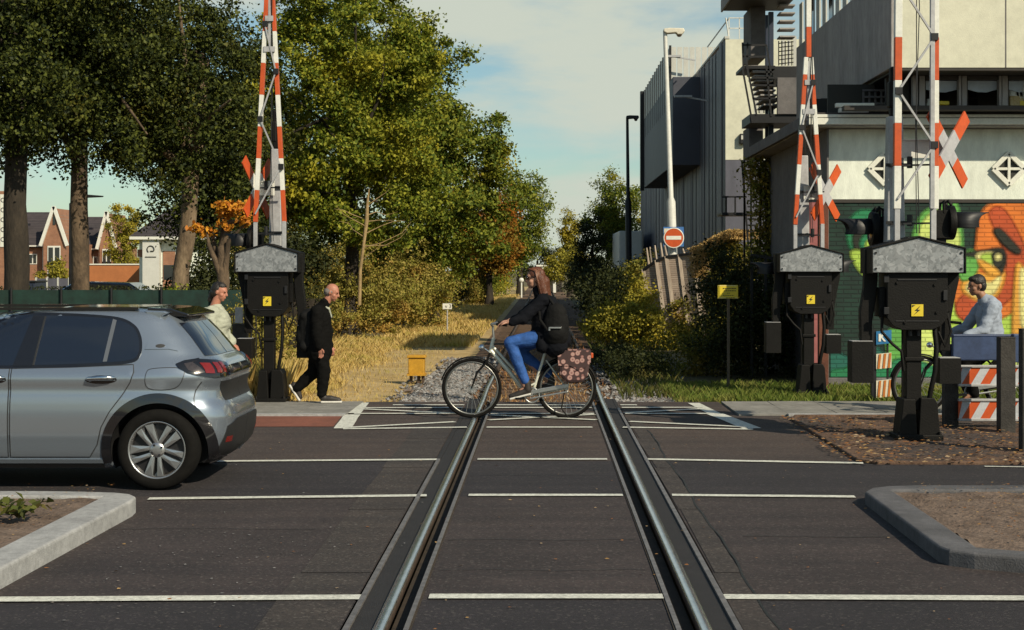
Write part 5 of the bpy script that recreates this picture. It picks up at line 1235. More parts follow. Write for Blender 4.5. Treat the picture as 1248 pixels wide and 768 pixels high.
# ================================================================== BUILDINGS ON THE RIGHT
M['mural_bg'] = brickmat('mural_dark', (.006, .030, .022), (.008, .042, .028), (.004, .018, .014), bump=.8, stain=.5)
def mural(name, c, k=.8): c = tuple(min(.85, x*1.3) for x in c); return brickmat(name, c, tuple(min(1, x*1.12) for x in c), tuple(x*k for x in c), bump=.8, stain=.3)
M['m_green'] = mural('mural_green', (.012, .16, .065)); M['m_lime'] = mural('mural_lime', (.34, .50, .07)); M['m_pale'] = mural('mural_pale', (.50, .60, .16)); M['m_org'] = mural('mural_orange', (.58, .15, .02)); M['m_red'] = mural('mural_red', (.38, .06, .015))
M['m_amb'] = mural('mural_amber', (.62, .30, .04)); M['m_cream'] = mural('mural_cream', (.72, .60, .24)); M['m_blk'] = mural('mural_black', (.014, .016, .010)); M['m_mid'] = mural('mural_mid', (.10, .32, .06)); M['m_teal'] = mural('mural_teal', (.01, .10, .075))
M['render_w'] = mat('white_render', (.78, .82, .73), .8, var=.1, vs=1.2, bump=.2, bs=70, dirt=.2, stretch=(1, 1, .35))
M['cream_w'] = mat('cream_panel', (.64, .63, .50), .75, var=.06, vs=1.2, bump=.15, bs=60, dirt=.14)
M['concrete'] = mat('concrete', (.36, .34, .33), .85, var=.2, vs=1.5, bump=.3, bs=60, dirt=.25, stretch=(1, 1, .4))
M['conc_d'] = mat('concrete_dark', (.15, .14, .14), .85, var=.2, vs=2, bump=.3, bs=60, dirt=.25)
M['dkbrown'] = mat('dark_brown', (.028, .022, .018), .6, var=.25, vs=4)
M['brickw'] = brickmat('side_brick', (.045, .04, .042), (.06, .05, .05), (.05, .05, .05), axis='yz')
M['fascia'] = mat('fascia', (.74, .74, .66), .6, var=.06, vs=5, dirt=.15)
M['corr'] = mat('corrugated', (.105, .105, .135), .55, .15, var=.18, vs=.8, dirt=.25, stretch=(1, 1, .25))
M['winglass'] = mat('window_glass', (.02, .024, .028), .06, var=0, spec=.8)
M['window_top'] = mat('window_top', (.42, .48, .56), .5, var=.15, vs=5)  # pale bluish panel across the top of each upper window
M['slat'] = mat('pale_slat', (.50, .50, .46), .6, var=.08, vs=4)
M['softwood'] = mat('interior', (.10, .09, .085), .9, var=.2, vs=3)

XW, YW = 4.26, 23.2                                # corner of the painted wall
t = thing('signal_building', (XW, YW, 0), 'low white building with green and orange mural, overhanging cream upper storey and outside stairs', 'building')
def L(mb): 
    mb.v = [(x-XW, y-YW, z) for x, y, z in mb.v]; return mb
def B(name, m, bev, *bx, parent=None):
    mb = MB()
    for b in bx: mb.b2(*b)
    return L(mb).build(name, m, parent or t, bev)
wz = 2.74
mb = MB(); mb.b2(XW, 16, YW, 29.5, -.1, wz); lw = L(mb).build('painted_wall', M['mural_bg'], t)
w2 = B('white_wall', M['render_w'], 0, (XW+.001, 16, YW+.015, 29.48, wz, 3.82)); 
B('wall_base', M['conc_d'], .01, (XW-.02, 16, YW-.04, YW, -.1, .12)); B('band', M['dkbrown'], .004, (XW-.01, 16, YW-.02, YW+.012, wz-.02, wz+.035))
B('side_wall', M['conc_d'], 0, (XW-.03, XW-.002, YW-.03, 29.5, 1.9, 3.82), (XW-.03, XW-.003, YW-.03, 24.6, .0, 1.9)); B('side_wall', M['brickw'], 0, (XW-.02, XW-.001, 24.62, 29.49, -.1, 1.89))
# roof edge: two pale bands over a dark soffit
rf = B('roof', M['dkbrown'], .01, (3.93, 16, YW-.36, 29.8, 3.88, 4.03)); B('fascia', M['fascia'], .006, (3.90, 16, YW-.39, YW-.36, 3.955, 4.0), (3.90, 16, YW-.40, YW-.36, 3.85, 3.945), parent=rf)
B('side_fascia', M['conc_d'], .006, (3.87, 3.93, YW-.36, 29.8, 3.84, 4.02), parent=rf); B('soffit', M['conc'] if 'conc' in M else M['concrete'], 0, (3.95, 16, YW-.35, 29.7, 3.83, 3.878), parent=rf)
# painted picture: one part made of flat fields of paint a few millimetres proud
def uv(px, py): return ((px-CX)*YW/FPX-XW, WZ(py, YW))
names = ['m_green', 'm_lime', 'm_pale', 'm_org', 'm_red', 'm_amb', 'm_cream', 'm_blk', 'm_mid', 'm_teal']; lay = [0]; mp = MB()
def paint(m, pts, k=5, sm=True):
    P0 = [uv(*p) for p in pts]; P0 = smoothpoly(P0, k) if sm else P0
    for gr_, lv in ((.045, 3), (.03, 2), (.015, 1), (0, 0)):      # sprayed edges: thin, thinner, thinnest paint round each field
        P = grow(P0, gr_) if gr_ else P0; P = [(min(max(x, .03), 11), min(max(z, .13), wz-.03)) for x, z in P]
        lay[0] += 1; vs, fs = cdt(P); mp.add([(x, -.002-.0004*lay[0], z) for x, z in vs], fs, names.index(m)+10*lv)
paint('m_teal', [(1012, 430), (1035, 436), (1060, 420), (1084, 436), (1110, 430), (1112, 480), (1010, 480)]); paint('m_green', [(1012, 455), (1030, 450), (1050, 440), (1070, 452), (1094, 448), (1094, 478), (1012, 478)])
paint('m_green', [(1036, 300), (1034, 275), (1048, 258), (1070, 262), (1085, 285), (1078, 300), (1066, 282), (1052, 280), (1044, 296)]); paint('m_blk', [(1042, 300), (1042, 285), (1056, 272), (1072, 284), (1076, 300), (1066, 290), (1055, 286), (1048, 302)])
paint('m_green', [(1050, 300), (1052, 290), (1060, 284), (1070, 296), (1066, 302)]); paint('m_lime', [(1056, 300), (1060, 294), (1072, 300), (1080, 296), (1078, 310), (1060, 304)]); paint('m_lime', [(1038, 308), (1052, 310), (1056, 334), (1046, 326)])
paint('m_mid', [(1150, 250), (1165, 248), (1172, 300), (1162, 340), (1142, 350), (1120, 345), (1112, 300), (1124, 262)]); paint('m_pale', [(1124, 300), (1122, 280), (1132, 264), (1146, 258), (1160, 270), (1168, 296), (1152, 330), (1130, 330)])
paint('m_lime', [(1126, 330), (1160, 320), (1178, 340), (1172, 400), (1180, 440), (1160, 470), (1130, 472), (1122, 420)]); paint('m_mid', [(1082, 406), (1100, 404), (1130, 420), (1150, 450), (1132, 478), (1096, 470), (1084, 440)]); paint('m_pale', [(1130, 345), (1146, 340), (1150, 372), (1136, 392), (1128, 370)])
paint('m_pale', [(1115, 410), (1134, 405), (1138, 450), (1120, 450)]); paint('m_lime', [(1150, 400), (1200, 392), (1262, 380), (1270, 470), (1160, 472)]); paint('m_green', [(1090, 440), (1130, 444), (1150, 465), (1120, 478), (1090, 470)])
paint('m_org', [(1190, 300), (1196, 262), (1214, 248), (1262, 246), (1272, 330), (1262, 360), (1232, 380), (1205, 392), (1180, 388), (1166, 372), (1164, 352), (1172, 336), (1186, 330)])
paint('m_red', [(1206, 262), (1222, 256), (1246, 300), (1248, 340), (1222, 370), (1196, 384), (1208, 366), (1226, 340), (1222, 300)]); paint('m_red', [(1166, 372), (1178, 360), (1200, 376), (1186, 390), (1170, 386)])
paint('m_amb', [(1172, 350), (1182, 334), (1204, 336), (1222, 332), (1216, 356), (1200, 366), (1184, 362)]); paint('m_cream', [(1178, 352), (1188, 342), (1206, 346), (1218, 338), (1210, 356), (1194, 362)])
paint('m_mid', [(1168, 318), (1182, 306), (1192, 316), (1186, 334), (1172, 340)])
paint('m_blk', [(1176, 310), (1200, 306), (1220, 304), (1224, 318), (1218, 334), (1212, 326), (1194, 314)]); paint('m_cream', [(1190, 312), (1204, 309), (1215, 313), (1212, 324), (1200, 322)]); paint('m_lime', [(1196, 313), (1206, 311), (1209, 319), (1202, 321)]); paint('m_blk', [(1210, 310), (1219, 309), (1221, 320), (1213, 325)]); paint('m_cream', [(1214, 312), (1217, 311.5), (1217, 315), (1214, 315)])
paint('m_amb', [(1192, 318), (1208, 326), (1216, 334), (1204, 332)]); paint('m_blk', [(1212, 282), (1218, 280), (1232, 294), (1242, 306), (1236, 307), (1222, 296)]); 
paint('m_amb', [(1238, 330), (1246, 326), (1262, 330), (1264, 420), (1236, 424)]); paint('m_cream', [(1243, 336), (1247, 334), (1249, 390), (1244, 392)], 5); paint('m_amb', [(1262, 300), (1290, 280), (1330, 300), (1345, 360), (1310, 400), (1270, 380)]); paint('m_red', [(1300, 250), (1360, 250), (1380, 320), (1350, 420), (1330, 340)]); paint('m_pale', [(1222, 418), (1244, 412), (1256, 440), (1236, 456), (1222, 440)]); paint('m_green', [(1380, 260), (1440, 255), (1480, 360), (1440, 470), (1380, 440)])
def thin(m, a):
    m = m.copy(); m.name = m.name+'_overspray'; nt = m.node_tree; tr_ = nt.nodes.new('ShaderNodeBsdfTransparent'); ms = nt.nodes.new('ShaderNodeMixShader'); ms.inputs[0].default_value = a
    nt.links.new(tr_.outputs[0], ms.inputs[1]); nt.links.new(nt.nodes['Principled BSDF'].outputs[0], ms.inputs[2]); nt.links.new(ms.outputs[0], nt.nodes['Material Output'].inputs['Surface']); return m
mp.build('mural', [M[n_] for n_ in names]+[thin(M[n_], a) for a in (.55, .35, .2) for n_ in names], lw)
# diamond vents
for px in (1078, 1229, 1380):
    x = WX(px, YW)-XW; z = WZ(206, YW); r = .235; mb = MB()
    for k in range(4):
        a, b = [(x+r*math.cos(q_), z+r*math.sin(q_)) for q_ in (k*PI/2, (k+1)*PI/2)]; mb.bar((a[0], -.02, a[1]), (b[0], -.02, b[1]), .07, .05, up=(0, 1, 0))
    mb.b2(x-.02, x+.02, -.04, .0, z-r+.03, z+r-.03); mb.b2(x-r+.03, x+r-.03, -.036, .0, z-.02, z+.02); v_ = mb.build('vent', M['fascia'], w2, .004)
    mb = MB(); mb.prism([(x-r, z), (x, z-r), (x+r, z), (x, z+r)], .004, .012); mb.build('vent_grille', M['ink'], v_)
# upper storey
XU, YU, ZU = 4.98, 22.0, 4.58
B('upper_wall', M['cream_w'], 0, (XU+.02, 16, YU, 28.6, ZU, 6.06)); B('wall_joint', M['conc_d'], 0, *[(x, x+.018, YU-.003, YU+.01, ZU, 6.06) for x in (WX(1225, YU), WX(1225, YU)+2.2, WX(1225, YU)+4.4)])
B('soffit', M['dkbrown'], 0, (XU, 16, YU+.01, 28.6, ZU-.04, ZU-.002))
B('parapet', M['concrete'], .01, (XU-.06, XU+.018, YU-.002, 30.2, ZU, 6.02))
for k in range(12): B('louvre', M['slat'] if k % 3 else M['winglass'], 0, (XU-.01, XU+.016, 23.0+k*.62, 23.0+k*.62+.34, 6.03, 6.85))
B('upper_roof', M['dkbrown'], .01, (XU+.1, 16, YU+.1, 28.5, 6.061, 6.1))
# window strip under it, set back on the roof
Yn = 22.62; nz = (4.03, ZU-.041); x0 = WX(1112, Yn)
B('strip_back', M['softwood'], 0, (XW+.3, 16, 25.5, 25.6, 4.03, ZU-.05)); B('sill', M['dkbrown'], .004, (XW+.1, 16, Yn-.10, Yn+.1, 4.032, 4.10))
B('dark_wall', M['dkbrown'], 0, (WX(1080, Yn+.2), x0, Yn+.2, Yn+.3, 4.035, ZU-.042))
ed = [1112, 1127, 1168, 1178, 1217, 1228, 1268, 1278, 1318, 1328, 1368, 1378, 1418, 1428]
for i in range(0, len(ed)-1, 2): B('mullion', M['concrete'], .004, (WX(ed[i], Yn), WX(ed[i]+ (3 if i else 6), Yn), Yn-.03, Yn+.08, 4.10, nz[1]), (WX(ed[i]+(4 if i else 8), Yn), WX(ed[i+1], Yn), Yn-.02, Yn+.08, 4.10, nz[1]))
for i in range(1, len(ed)-1, 2):
    g = B('window', M['dkbrown'], 0, (WX(ed[i], Yn), WX(ed[i+1], Yn), Yn, Yn+.04, nz[1]-.06, nz[1]), (WX(ed[i], Yn), WX(ed[i]+1.5, Yn), Yn, Yn+.04, 4.10, nz[1]))
    a, b = WX(ed[i]+1, Yn)-XW, WX(ed[i+1], Yn)-XW; mb = MB(); zt_ = nz[1]-.06; c = (a+b)/2
    mb.prism([(a, zt_), (b, zt_), (b, zt_-.13), (c+.08, zt_-.17), (c-.06, zt_-.165), (a, zt_-.12)], Yn+.09-YW, Yn+.10-YW); mb.build('window_top', M['window_top'], g)
    mb = MB(); mb.b2(a, b, Yn+.05-YW, Yn+.056-YW, 4.10, zt_); gm = mb.build('pane', M['clearglass'] if 'clearglass' in M else None or M['winglass'], g) if False else None
    mb = MB(); mb.b2(a, b, 1.0, 1.02, 4.1, zt_); mb.build('curtain', M['softwood'], g)
# dark recess beside the windows with a barred opening and two pale pipes on the roof
B('recess', M['ink'], 0, (XW+.06, XW+1.0, 25.3, 25.4, 4.03, 4.5)); B('recess', M['ink'], 0, (XW+.06, WX(1080, Yn+.2), 23.6, 23.65, 4.03, ZU-.05))
mb = MB()
for i in range(6): mb.b2(WX(1052, 23.5)+i*.09, WX(1052, 23.5)+i*.09+.03, 23.55, 23.57, 4.12, 4.45)
for i in range(4): mb.b2(WX(1052, 23.5), WX(1052, 23.5)+.5, 23.53, 23.55, 4.12+i*.1, 4.15+i*.1)
L(mb).build('grating', M['conc_d'], t)
# things on the window sill
def small(name, px, py, Yq, label, cat): return thing(name, (WX(px, Yq), Yq, WZ(py, Yq)), label, cat)
Yq = Yn+.16; zf = 4.10
o = thing('traffic_cone', (WX(1236, Yq), Yq, zf), 'pale cone standing on a woven box in the upper window', 'cone'); mb = MB(); mb.lathe([(.07, .16), (.012, .44), (0, .44)], (-.03, 0, 0), 'z', 20); mb.build('cone', M['white'], o); mb = MB(); mb.b2(-.07, .12, -.05, .06, 0, .16); mb.build('box', mat('woven', (.42, .28, .10), .8, var=.4, vs=30, col2=(.6, .5, .3)), o)
o = thing('wire_globe', (WX(1250, Yq), Yq, zf+.24), 'white wire ball in the upper window at the right edge', 'ornament'); mb = MB()
for k in range(8): q_ = PI*k/8; mb.tube([(.17*math.cos(a)*math.cos(q_), .09*math.cos(a)*math.sin(q_), .17*math.sin(a)) for a in np.linspace(0, 2*PI, 25)], .006, 5)
for z in (-.1, 0, .1): r = math.sqrt(.17**2-z*z); mb.tube([(r*math.cos(a), r*.5*math.sin(a), z) for a in np.linspace(0, 2*PI, 25)], .006, 5)
mb.build('wires', M['white'], o); mb = MB(); mb.b2(-.1, .1, -.06, .06, -.24, -.15); mb.build('base', M['yellow'], o)
o = thing('yellow_tray', (WX(1146, Yq), Yq, zf), 'small yellow tray on the upper window sill', 'tray'); mb = MB(); mb.prism([(-.10, .03), (.12, .03), (.12, .085), (-.08, .09)], -.06, .06); mb.build('tray', M['yellow'], o, .01); mb = MB(); mb.b2(-.2, -.11, -.04, .04, 0, .06); mb.b2(-.19, -.15, -.04, .04, .06, .12); mb.build('handle', M['slat'], o)
for i, (pa, pb, py, lb) in enumerate(((1018, 1065, 133, 'longer upper pale tube lying on the roof edge'), (1022, 1058, 139, 'shorter lower pale tube lying on the roof edge'))):
    Yq = 22.9+.0*i; mb = MB(); zc = 4.03+.03+(.075 if i == 0 else 0); ww = WX(pb, Yq)-WX(pa, Yq); mb.b2(0, ww, -.05+i*-.0, .05, -.03, .036); o = mb.build('tube', M['fascia'], None, .01); o.location = (WX(pa, Yq), Yq, zc); tag(o, lb, 'tube')
# outside stair: concrete core, blue columns, landings, flights, railings
B('stair_core', M['conc_d'], .01, (WX(915, 33), WX(933, 33), 33, 34.2, 6.2, 7.3)); B('stair_panel', M['conc_d'], .01, (WX(913, 33), WX(930, 33), 33, 34, 4.1, 4.75)); B('stair_panel', M['conc_d'], .01, (WX(946, 31.6), WX(978, 31.6), 31.45, 31.55, 4.86, 5.6)); B('stair_post', M['steel'], .01, (WX(917, 33), WX(919, 33), 33.3, 33.4, -.1, 4.1))
B('stair_roof', M['dkbrown'], .02, (WX(881, 33.5), XU+.2, 27.5, 33.5, 7.28, 7.5)); B('stair_roof_edge', M['concrete'], .01, (WX(881, 33.5)-.04, WX(881, 33.5)-.001, 27.4, 33.55, 7.26, 7.52))
B('stair_column', M['dkblue'], .01, (WX(937, 32), WX(943, 32), 32, 32.12, 2.0, 7.02)); B('stair_column', M['dkblue'], .01, (WX(933, 32.4), WX(936.5, 32.4), 32.4, 32.5, 3.2, 7.02)); B('stair_column', M['dkblue'], .01, (WX(952, 28.2), WX(966, 28.2), 28.2, 28.4, -.1, 3.3))
def px3(px, py, Y): return Vector((WX(px, Y), Y, WZ(py, Y)))
B('stair_landing', M['steel'], .004, (WX(905, 31.5), WX(945, 31.5), 31.5, 32.6, WZ(84, 31.5), WZ(80, 31.5))); B('stair_landing', M['steel'], .004, (WX(914, 31.5), WX(975, 31.5), 31.5, 32.8, WZ(150, 31.5), WZ(139, 31.5))); B('stair_landing', M['steel'], .004, (WX(942, 31.6), WX(985, 31.6), 31.6, 33, WZ(96, 31.5), WZ(80, 31.5))); B('stair_landing', M['steel'], .004, (WX(880, 33), WX(925, 33), 33, 34, WZ(262, 33), WZ(259, 33)))
mb = MB()
for (pa, ya, pb, yb, n, Yq) in ((908, 84, 925, 136, 9, 31.6), (948, 8, 975, 2, 0, 32)):
    for i in range(n): f_ = i/n; mb.box(px3(pa+(pb-pa)*f_+14, ya+(yb-ya)*f_, Yq+.4), (.34, .9, .03))
L(mb).build('stair_tread', M['concrete'], t); mb = MB()
for px, y0, y1 in ((949, 10, 60),):
    for i in range(5): mb.box(px3(958, 8+i*9.5, 32.6), (.32, .4, .03))
L(mb).build('stair_tread', M['concrete'], t)
mb = MB(); r_ = .035
def rl(a, b, Y0=31.5, Y2=None, w=r_): mb.bar(px3(*a, Y0), px3(*b, Y2 or Y0), w)
for a, b in (((905, 52), (906, 84)), ((911, 52), (910, 84)), ((905, 55), (934, 55)), ((905, 69), (934, 69)), ((934, 55), (940, 92)), ((905, 84), (917, 150)), ((911, 84), (922, 140)), ((934, 84), (940, 142)), ((916, 104), (975, 104)), ((917, 120), (975, 120)), ((948, 104), (948, 140)), ((972, 104), (972, 140)), ((917, 88), (944, 88)), ((917, 95), (944, 95))): rl(a, b)
L(mb).build('railing', M['steel'], t); mb = MB()
for i in range(5): rl((920, 110+i*6), (938, 110+i*6), 32.6, w=.02)
for px in (925, 931): rl((px, 106), (px, 138), 32.6, w=.02)
for i in range(7): rl((949, 48+i*5), (967, 46+i*5), 33.0, w=.02)
for px in range(949, 968, 4): rl((px, 50), (px, 80), 33.0, w=.02)
L(mb).build('stair_bar', M['steel'], t); mb = MB()
for a, b in (((904, 195), (912, 300)), ((907, 195), (907, 330)), ((904, 198), (922, 198)), ((904, 212), (922, 212)), ((880, 240), (910, 240)), ((880, 262), (910, 262)), ((885, 240), (885, 262)), ((896, 240), (896, 262)), ((907, 235), (908, 420))): rl(a, b, 33.0)
for i in range(9): rl((911, 222+i*7.5), (922, 222+i*7.5), 33.2, w=.03)
L(mb).build('railing', M['steel'], t)
B('stair_backdrop', M['slat'], 0, *[(WX(949, 35)+k*.13, WX(949, 35)+k*.13+.075, 34.6, 34.63, 5.9, 6.9) for k in range(4)], *[(WX(916, 35)+k*.13, WX(916, 35)+k*.13+.075, 34.6, 34.63, 4.4, 6.1) for k in range(4)])
mb = MB(); mb.bar(px3(1062, 47, 24), px3(1085, 45, 23.9), .03); mb.bar(px3(1085, 45, 23.9), (XU-.05, 24, WZ(45, 24)), .02); L(mb).build('wall_lamp', M['steel'], t)
# ivy on the corner of the building
iv = thing('ivy', (WX(932, 29), 29, 0), 'climbing ivy hanging beside the outside stairs', 'ivy')
n = 5200; z = .5+3.3*rng.random(n); a = rng.normal(0, .16, n); Cx = (a+.12*np.sin(z*3))*(1+.5*(z < 1.6)); Cp = np.stack([Cx, rng.normal(0, .12, n), z], 1)
quads('leaves', leaves(Cp, .085, up=.1), LM['ivy'], iv); mb = MB()
for k in range(3): mb.tube([(random.gauss(0, .12), 0, -.05), (random.gauss(0, .1), .03, 1.5), (random.gauss(0, .1), .03, 3.6)], .025, 6)
mb.build('stem', M['bark'], iv)

# ------------------------------------------------------------------ corrugated hall behind
XC, YC = 5.30, 45.
t2 = thing('corrugated_hall', (XC, YC, 0), 'tall blue grey ribbed industrial hall with cream end wall and dark overhanging box', 'building')
def B2(name, m, bev, *bx, parent=None):
    mb = MB()
    for b in bx: mb.b2(*b)
    mb.v = [(x-XC, y-YC, z) for x, y, z in mb.v]; return mb.build(name, m, parent or t2, bev)
B2('wall', M['corr'], 0, (XC, 14, YC+.02, 84, -.1, 8.3))
mb = MB(); y = .0
while y < 38.5:
    w = random.choice((.5, .8, .8, 1.1)); d = random.choice((.03, .045, .06)); mb.prism([(-.02, y+.1), (-d, y+.22), (-d, y+w-.12), (-.02, y+w)], -.1, 8.3+random.choice((0, .06, .12)), 'z'); y += w+random.choice((.06, .25))
mb.build('cladding_rib', M['corr'], t2)
B2('end_wall', M['cream_w'], 0, (XC-.02, 14, YC-.06, YC+.015, WZ(195, YC), 8.36)); B2('end_wall_shade', M['corr'], 0, (XC-.02, 14, YC-.05, YC+.018, -.1, WZ(195, YC)-.004))  # lower end wall coloured blue grey to stand in for shade on it
B2('roof_edge', M['slat'], .01, (XC-.05, XC+.1, YC-.08, 84, 8.37, 8.45))
bx = B2('overhang_box', M['dkblue2'] if 'dkblue2' in M else mat('box_dark', (.06, .064, .085), .6, .1, var=.15, vs=1), .02, (4.35, XC+.2, 52, 67, 5.2, 8.15)); 
B2('screen_panel', M['slat'], 0, *[(4.36, 4.40, 53.5+k*1.02, 53.5+k*1.02+.86, 7.3, 9.35) for k in range(13)], *[(4.42+k*.21, 4.42+k*.21+.17, 53.45, 53.49, 8.16, 9.35) for k in range(10)], parent=bx)
B2('screen_post', M['steel'], 0, *[(4.34, 4.42, 53.40+k*1.02, 53.48+k*1.02, 7.3, 9.4) for k in range(14)], parent=bx); B2('box_end', M['steel'], 0, (4.2, 4.36, 66.7, 67.1, 5.1, 9.35), parent=bx)
mb = MB()
for k in range(5): mb.bar((XC+.1+k*.3, YC+.1, 8.4), (XC+.1+k*.3, YC+.1, 9.0), .03)
mb.bar((XC+.1, YC+.1, 9.0), (XC+1.4, YC+.1, 9.0), .03); mb.bar((XC+.1, YC+.1, 8.7), (XC+1.4, YC+.1, 8.7), .03); mb.bar((XC+.1, YC+.1, 9.0), (XC+.1, YC+6, 9.0), .03); mb.bar((XC+.1, YC+.1, 8.4), (XC-.0, YC+.05, 9.0), .03)
mb.v = [(x-XC, y-YC, z) for x, y, z in mb.v]; mb.build('roof_railing', M['polewhite'], t2)
for Yq, pz in ((53, 70), (49, 119)):
    z = WZ(pz, Yq); mb = MB(); mb.bar((XC-.1, Yq, z-.1), (XC-.8, Yq, z+.02), .05); mb.b2(XC-1.15, XC-.6, Yq-.08, Yq+.08, z, z+.07); mb.v = [(x-XC, y-YC, z_) for x, y, z_ in mb.v]; mb.build('wall_lamp', M['pole'], t2)
mb = MB(); x, z = WX(905, YC)-XC, WZ(170, YC); mb.b2(x-.11, x+.11, -.22, -.06, z-.15, z+.15); o = mb.build('end_lamp', M['steel'], t2, .03); mb = MB(); mb.b2(x-.07, x+.07, -.235, -.22, z-.02, z+.10); mb.build('lamp_glass', M['slat'], o)

# ------------------------------------------------------------------ leaning reed screen fence, trailer, dark hedges
Yf = 37.; t3 = thing('screen_fence', (WX(830, Yf), Yf, 0), 'weathered slatted fence with thin poles standing above it, half grown over', 'fence')
M['reed'] = brickmat('reed_screen', (.46, .35, .28), (.56, .45, .36), (.30, .22, .17), w=.5, h=.045, mortar=.008, bump=.7, stain=.4); M['greywood'] = mat('grey_wood', (.44, .36, .29), .9, var=.3, vs=6, stretch=(1, 1, .2), dirt=.3)
pts = [(784, 329, 38.1), (800, 318, 37.9), (812, 313, 37.8), (828, 311, 37.7), (845, 309, 37.5), (868, 306.5, 37.4)]
for i in range(len(pts)-1):
    (pa, ya, Ya), (pb, yb, Yb_) = pts[i], pts[i+1]; a = Vector((WX(pa, Ya)-t3.location.x, Ya-Yf, WZ(ya, Ya))); b = Vector((WX(pb, Yb_)-t3.location.x, Yb_-Yf, WZ(yb, Yb_)))
    d = Vector((0, .06, 0)); ln = Vector((.25, 0, 0)); mb = MB(); A = [Vector((a.x, a.y, -.06))+ln, Vector((b.x, b.y, -.06))+ln, b, a]; mb.add(A+[p_+d for p_ in A], [(0,1,2,3), (7,6,5,4), (0,4,5,1), (1,5,6,2), (2,6,7,3), (3,7,4,0)]); mb.build('panel', M['reed'], t3)
    mb = MB(); mb.bar(a, b, .07, .06); mb.build('top_rail', M['steel'], t3); mb = MB(); mb.bar((a.x+.27, a.y-.012, -.06), (a.x, a.y-.012, a.z+.02), .09, .03, up=(0, 1, 0)); mb.build('slat', M['greywood'], t3)
for px, py0, py1, Yq in ((789, 325, 302, 38.3), (793, 324, 301, 38.3), (799, 320, 299, 38.2), (806, 318, 296, 38.1), (811, 314, 299, 38.1), (833, 312, 303, 38)):
    mb = MB(); a = px3(px+2, py0, Yq)-t3.location; b = px3(px-1, py1, Yq)-t3.location; mb.cyl(a, b, .035, .02, n=6); mb.build('pole', M['greywood'], t3)
mb = MB(); Yq = 26.; 
for a, b in (((915, 311), (950, 316)), ((950, 316), (952, 330))): mb.bar(px3(*a, Yq), px3(*b, Yq), .05)
for px in (916, 933): mb.bar(px3(px, 311, Yq), (WX(px, Yq), Yq, -.06), .045)
o = mb.build('handrail', M['steel']); tag(o, 'dark handrail beside the ivy and the barrier on the grass', 'handrail')

Yt = 75.; t4 = thing('trailer', (WX(757, Yt), Yt, -.06), 'white box trailer parked far off behind the dark lamp post', 'trailer')
M['trailer'] = mat('trailer_white', (.60, .60, .56), .5, var=.06, vs=2, dirt=.1)
mb = MB(); xa, xb = WX(755, Yt)-t4.location.x, WX(783, Yt)-t4.location.x; zt_ = WZ(280, Yt); mb.b2(xa-.02, xb, 0, 7, 1.1, zt_); mb.build('box', M['trailer'], t4, .04); mb = MB(); mb.b2(xa+.05, xb-.05, -.02, -.001, 1.2, zt_-.1); mb.build('door', M['trailer'], t4); mb = MB(); mb.b2(xa+.2, xb-.2, .2, 6.8, .7, 1.1); mb.build('chassis', M['steel'], t4)
for yy in (1.2, 5.6):
    for xx in (xa+.15, xb-.15): mb = MB(); mb.lathe([(0, -.12), (.42, -.12), (.45, -.08), (.45, .08), (.42, .12), (0, .12)], (xx, yy, .45), 'x', 24); mb.build('wheel', M['tyre'], t4)
# white post and lintel at the end of the path (a far gate)
t5 = thing('far_shelter', (WX(671, 120), 120, -.06), 'pale shelter at the end of the path behind the cycling woman', 'shelter'); mb = MB(); mb.b2(-1.0, .9, 0, 2.5, 1.75, 2.0); mb.b2(-1.1, 1.0, -.1, 2.6, 2.0, 2.12); mb.build('roof', M['fascia'], t5); mb = MB(); mb.b2(.2, .42, 0, .2, -.05, 1.75); mb.build('post', M['white'], t5); mb = MB(); mb.b2(-.95, -.75, 0, .2, -.05, 1.75); mb.build('post', M['white'], t5); mb = MB(); mb.b2(-1, .9, 2.4, 2.5, -.05, 1.75); mb.build('wall', M['dkbrown'], t5)

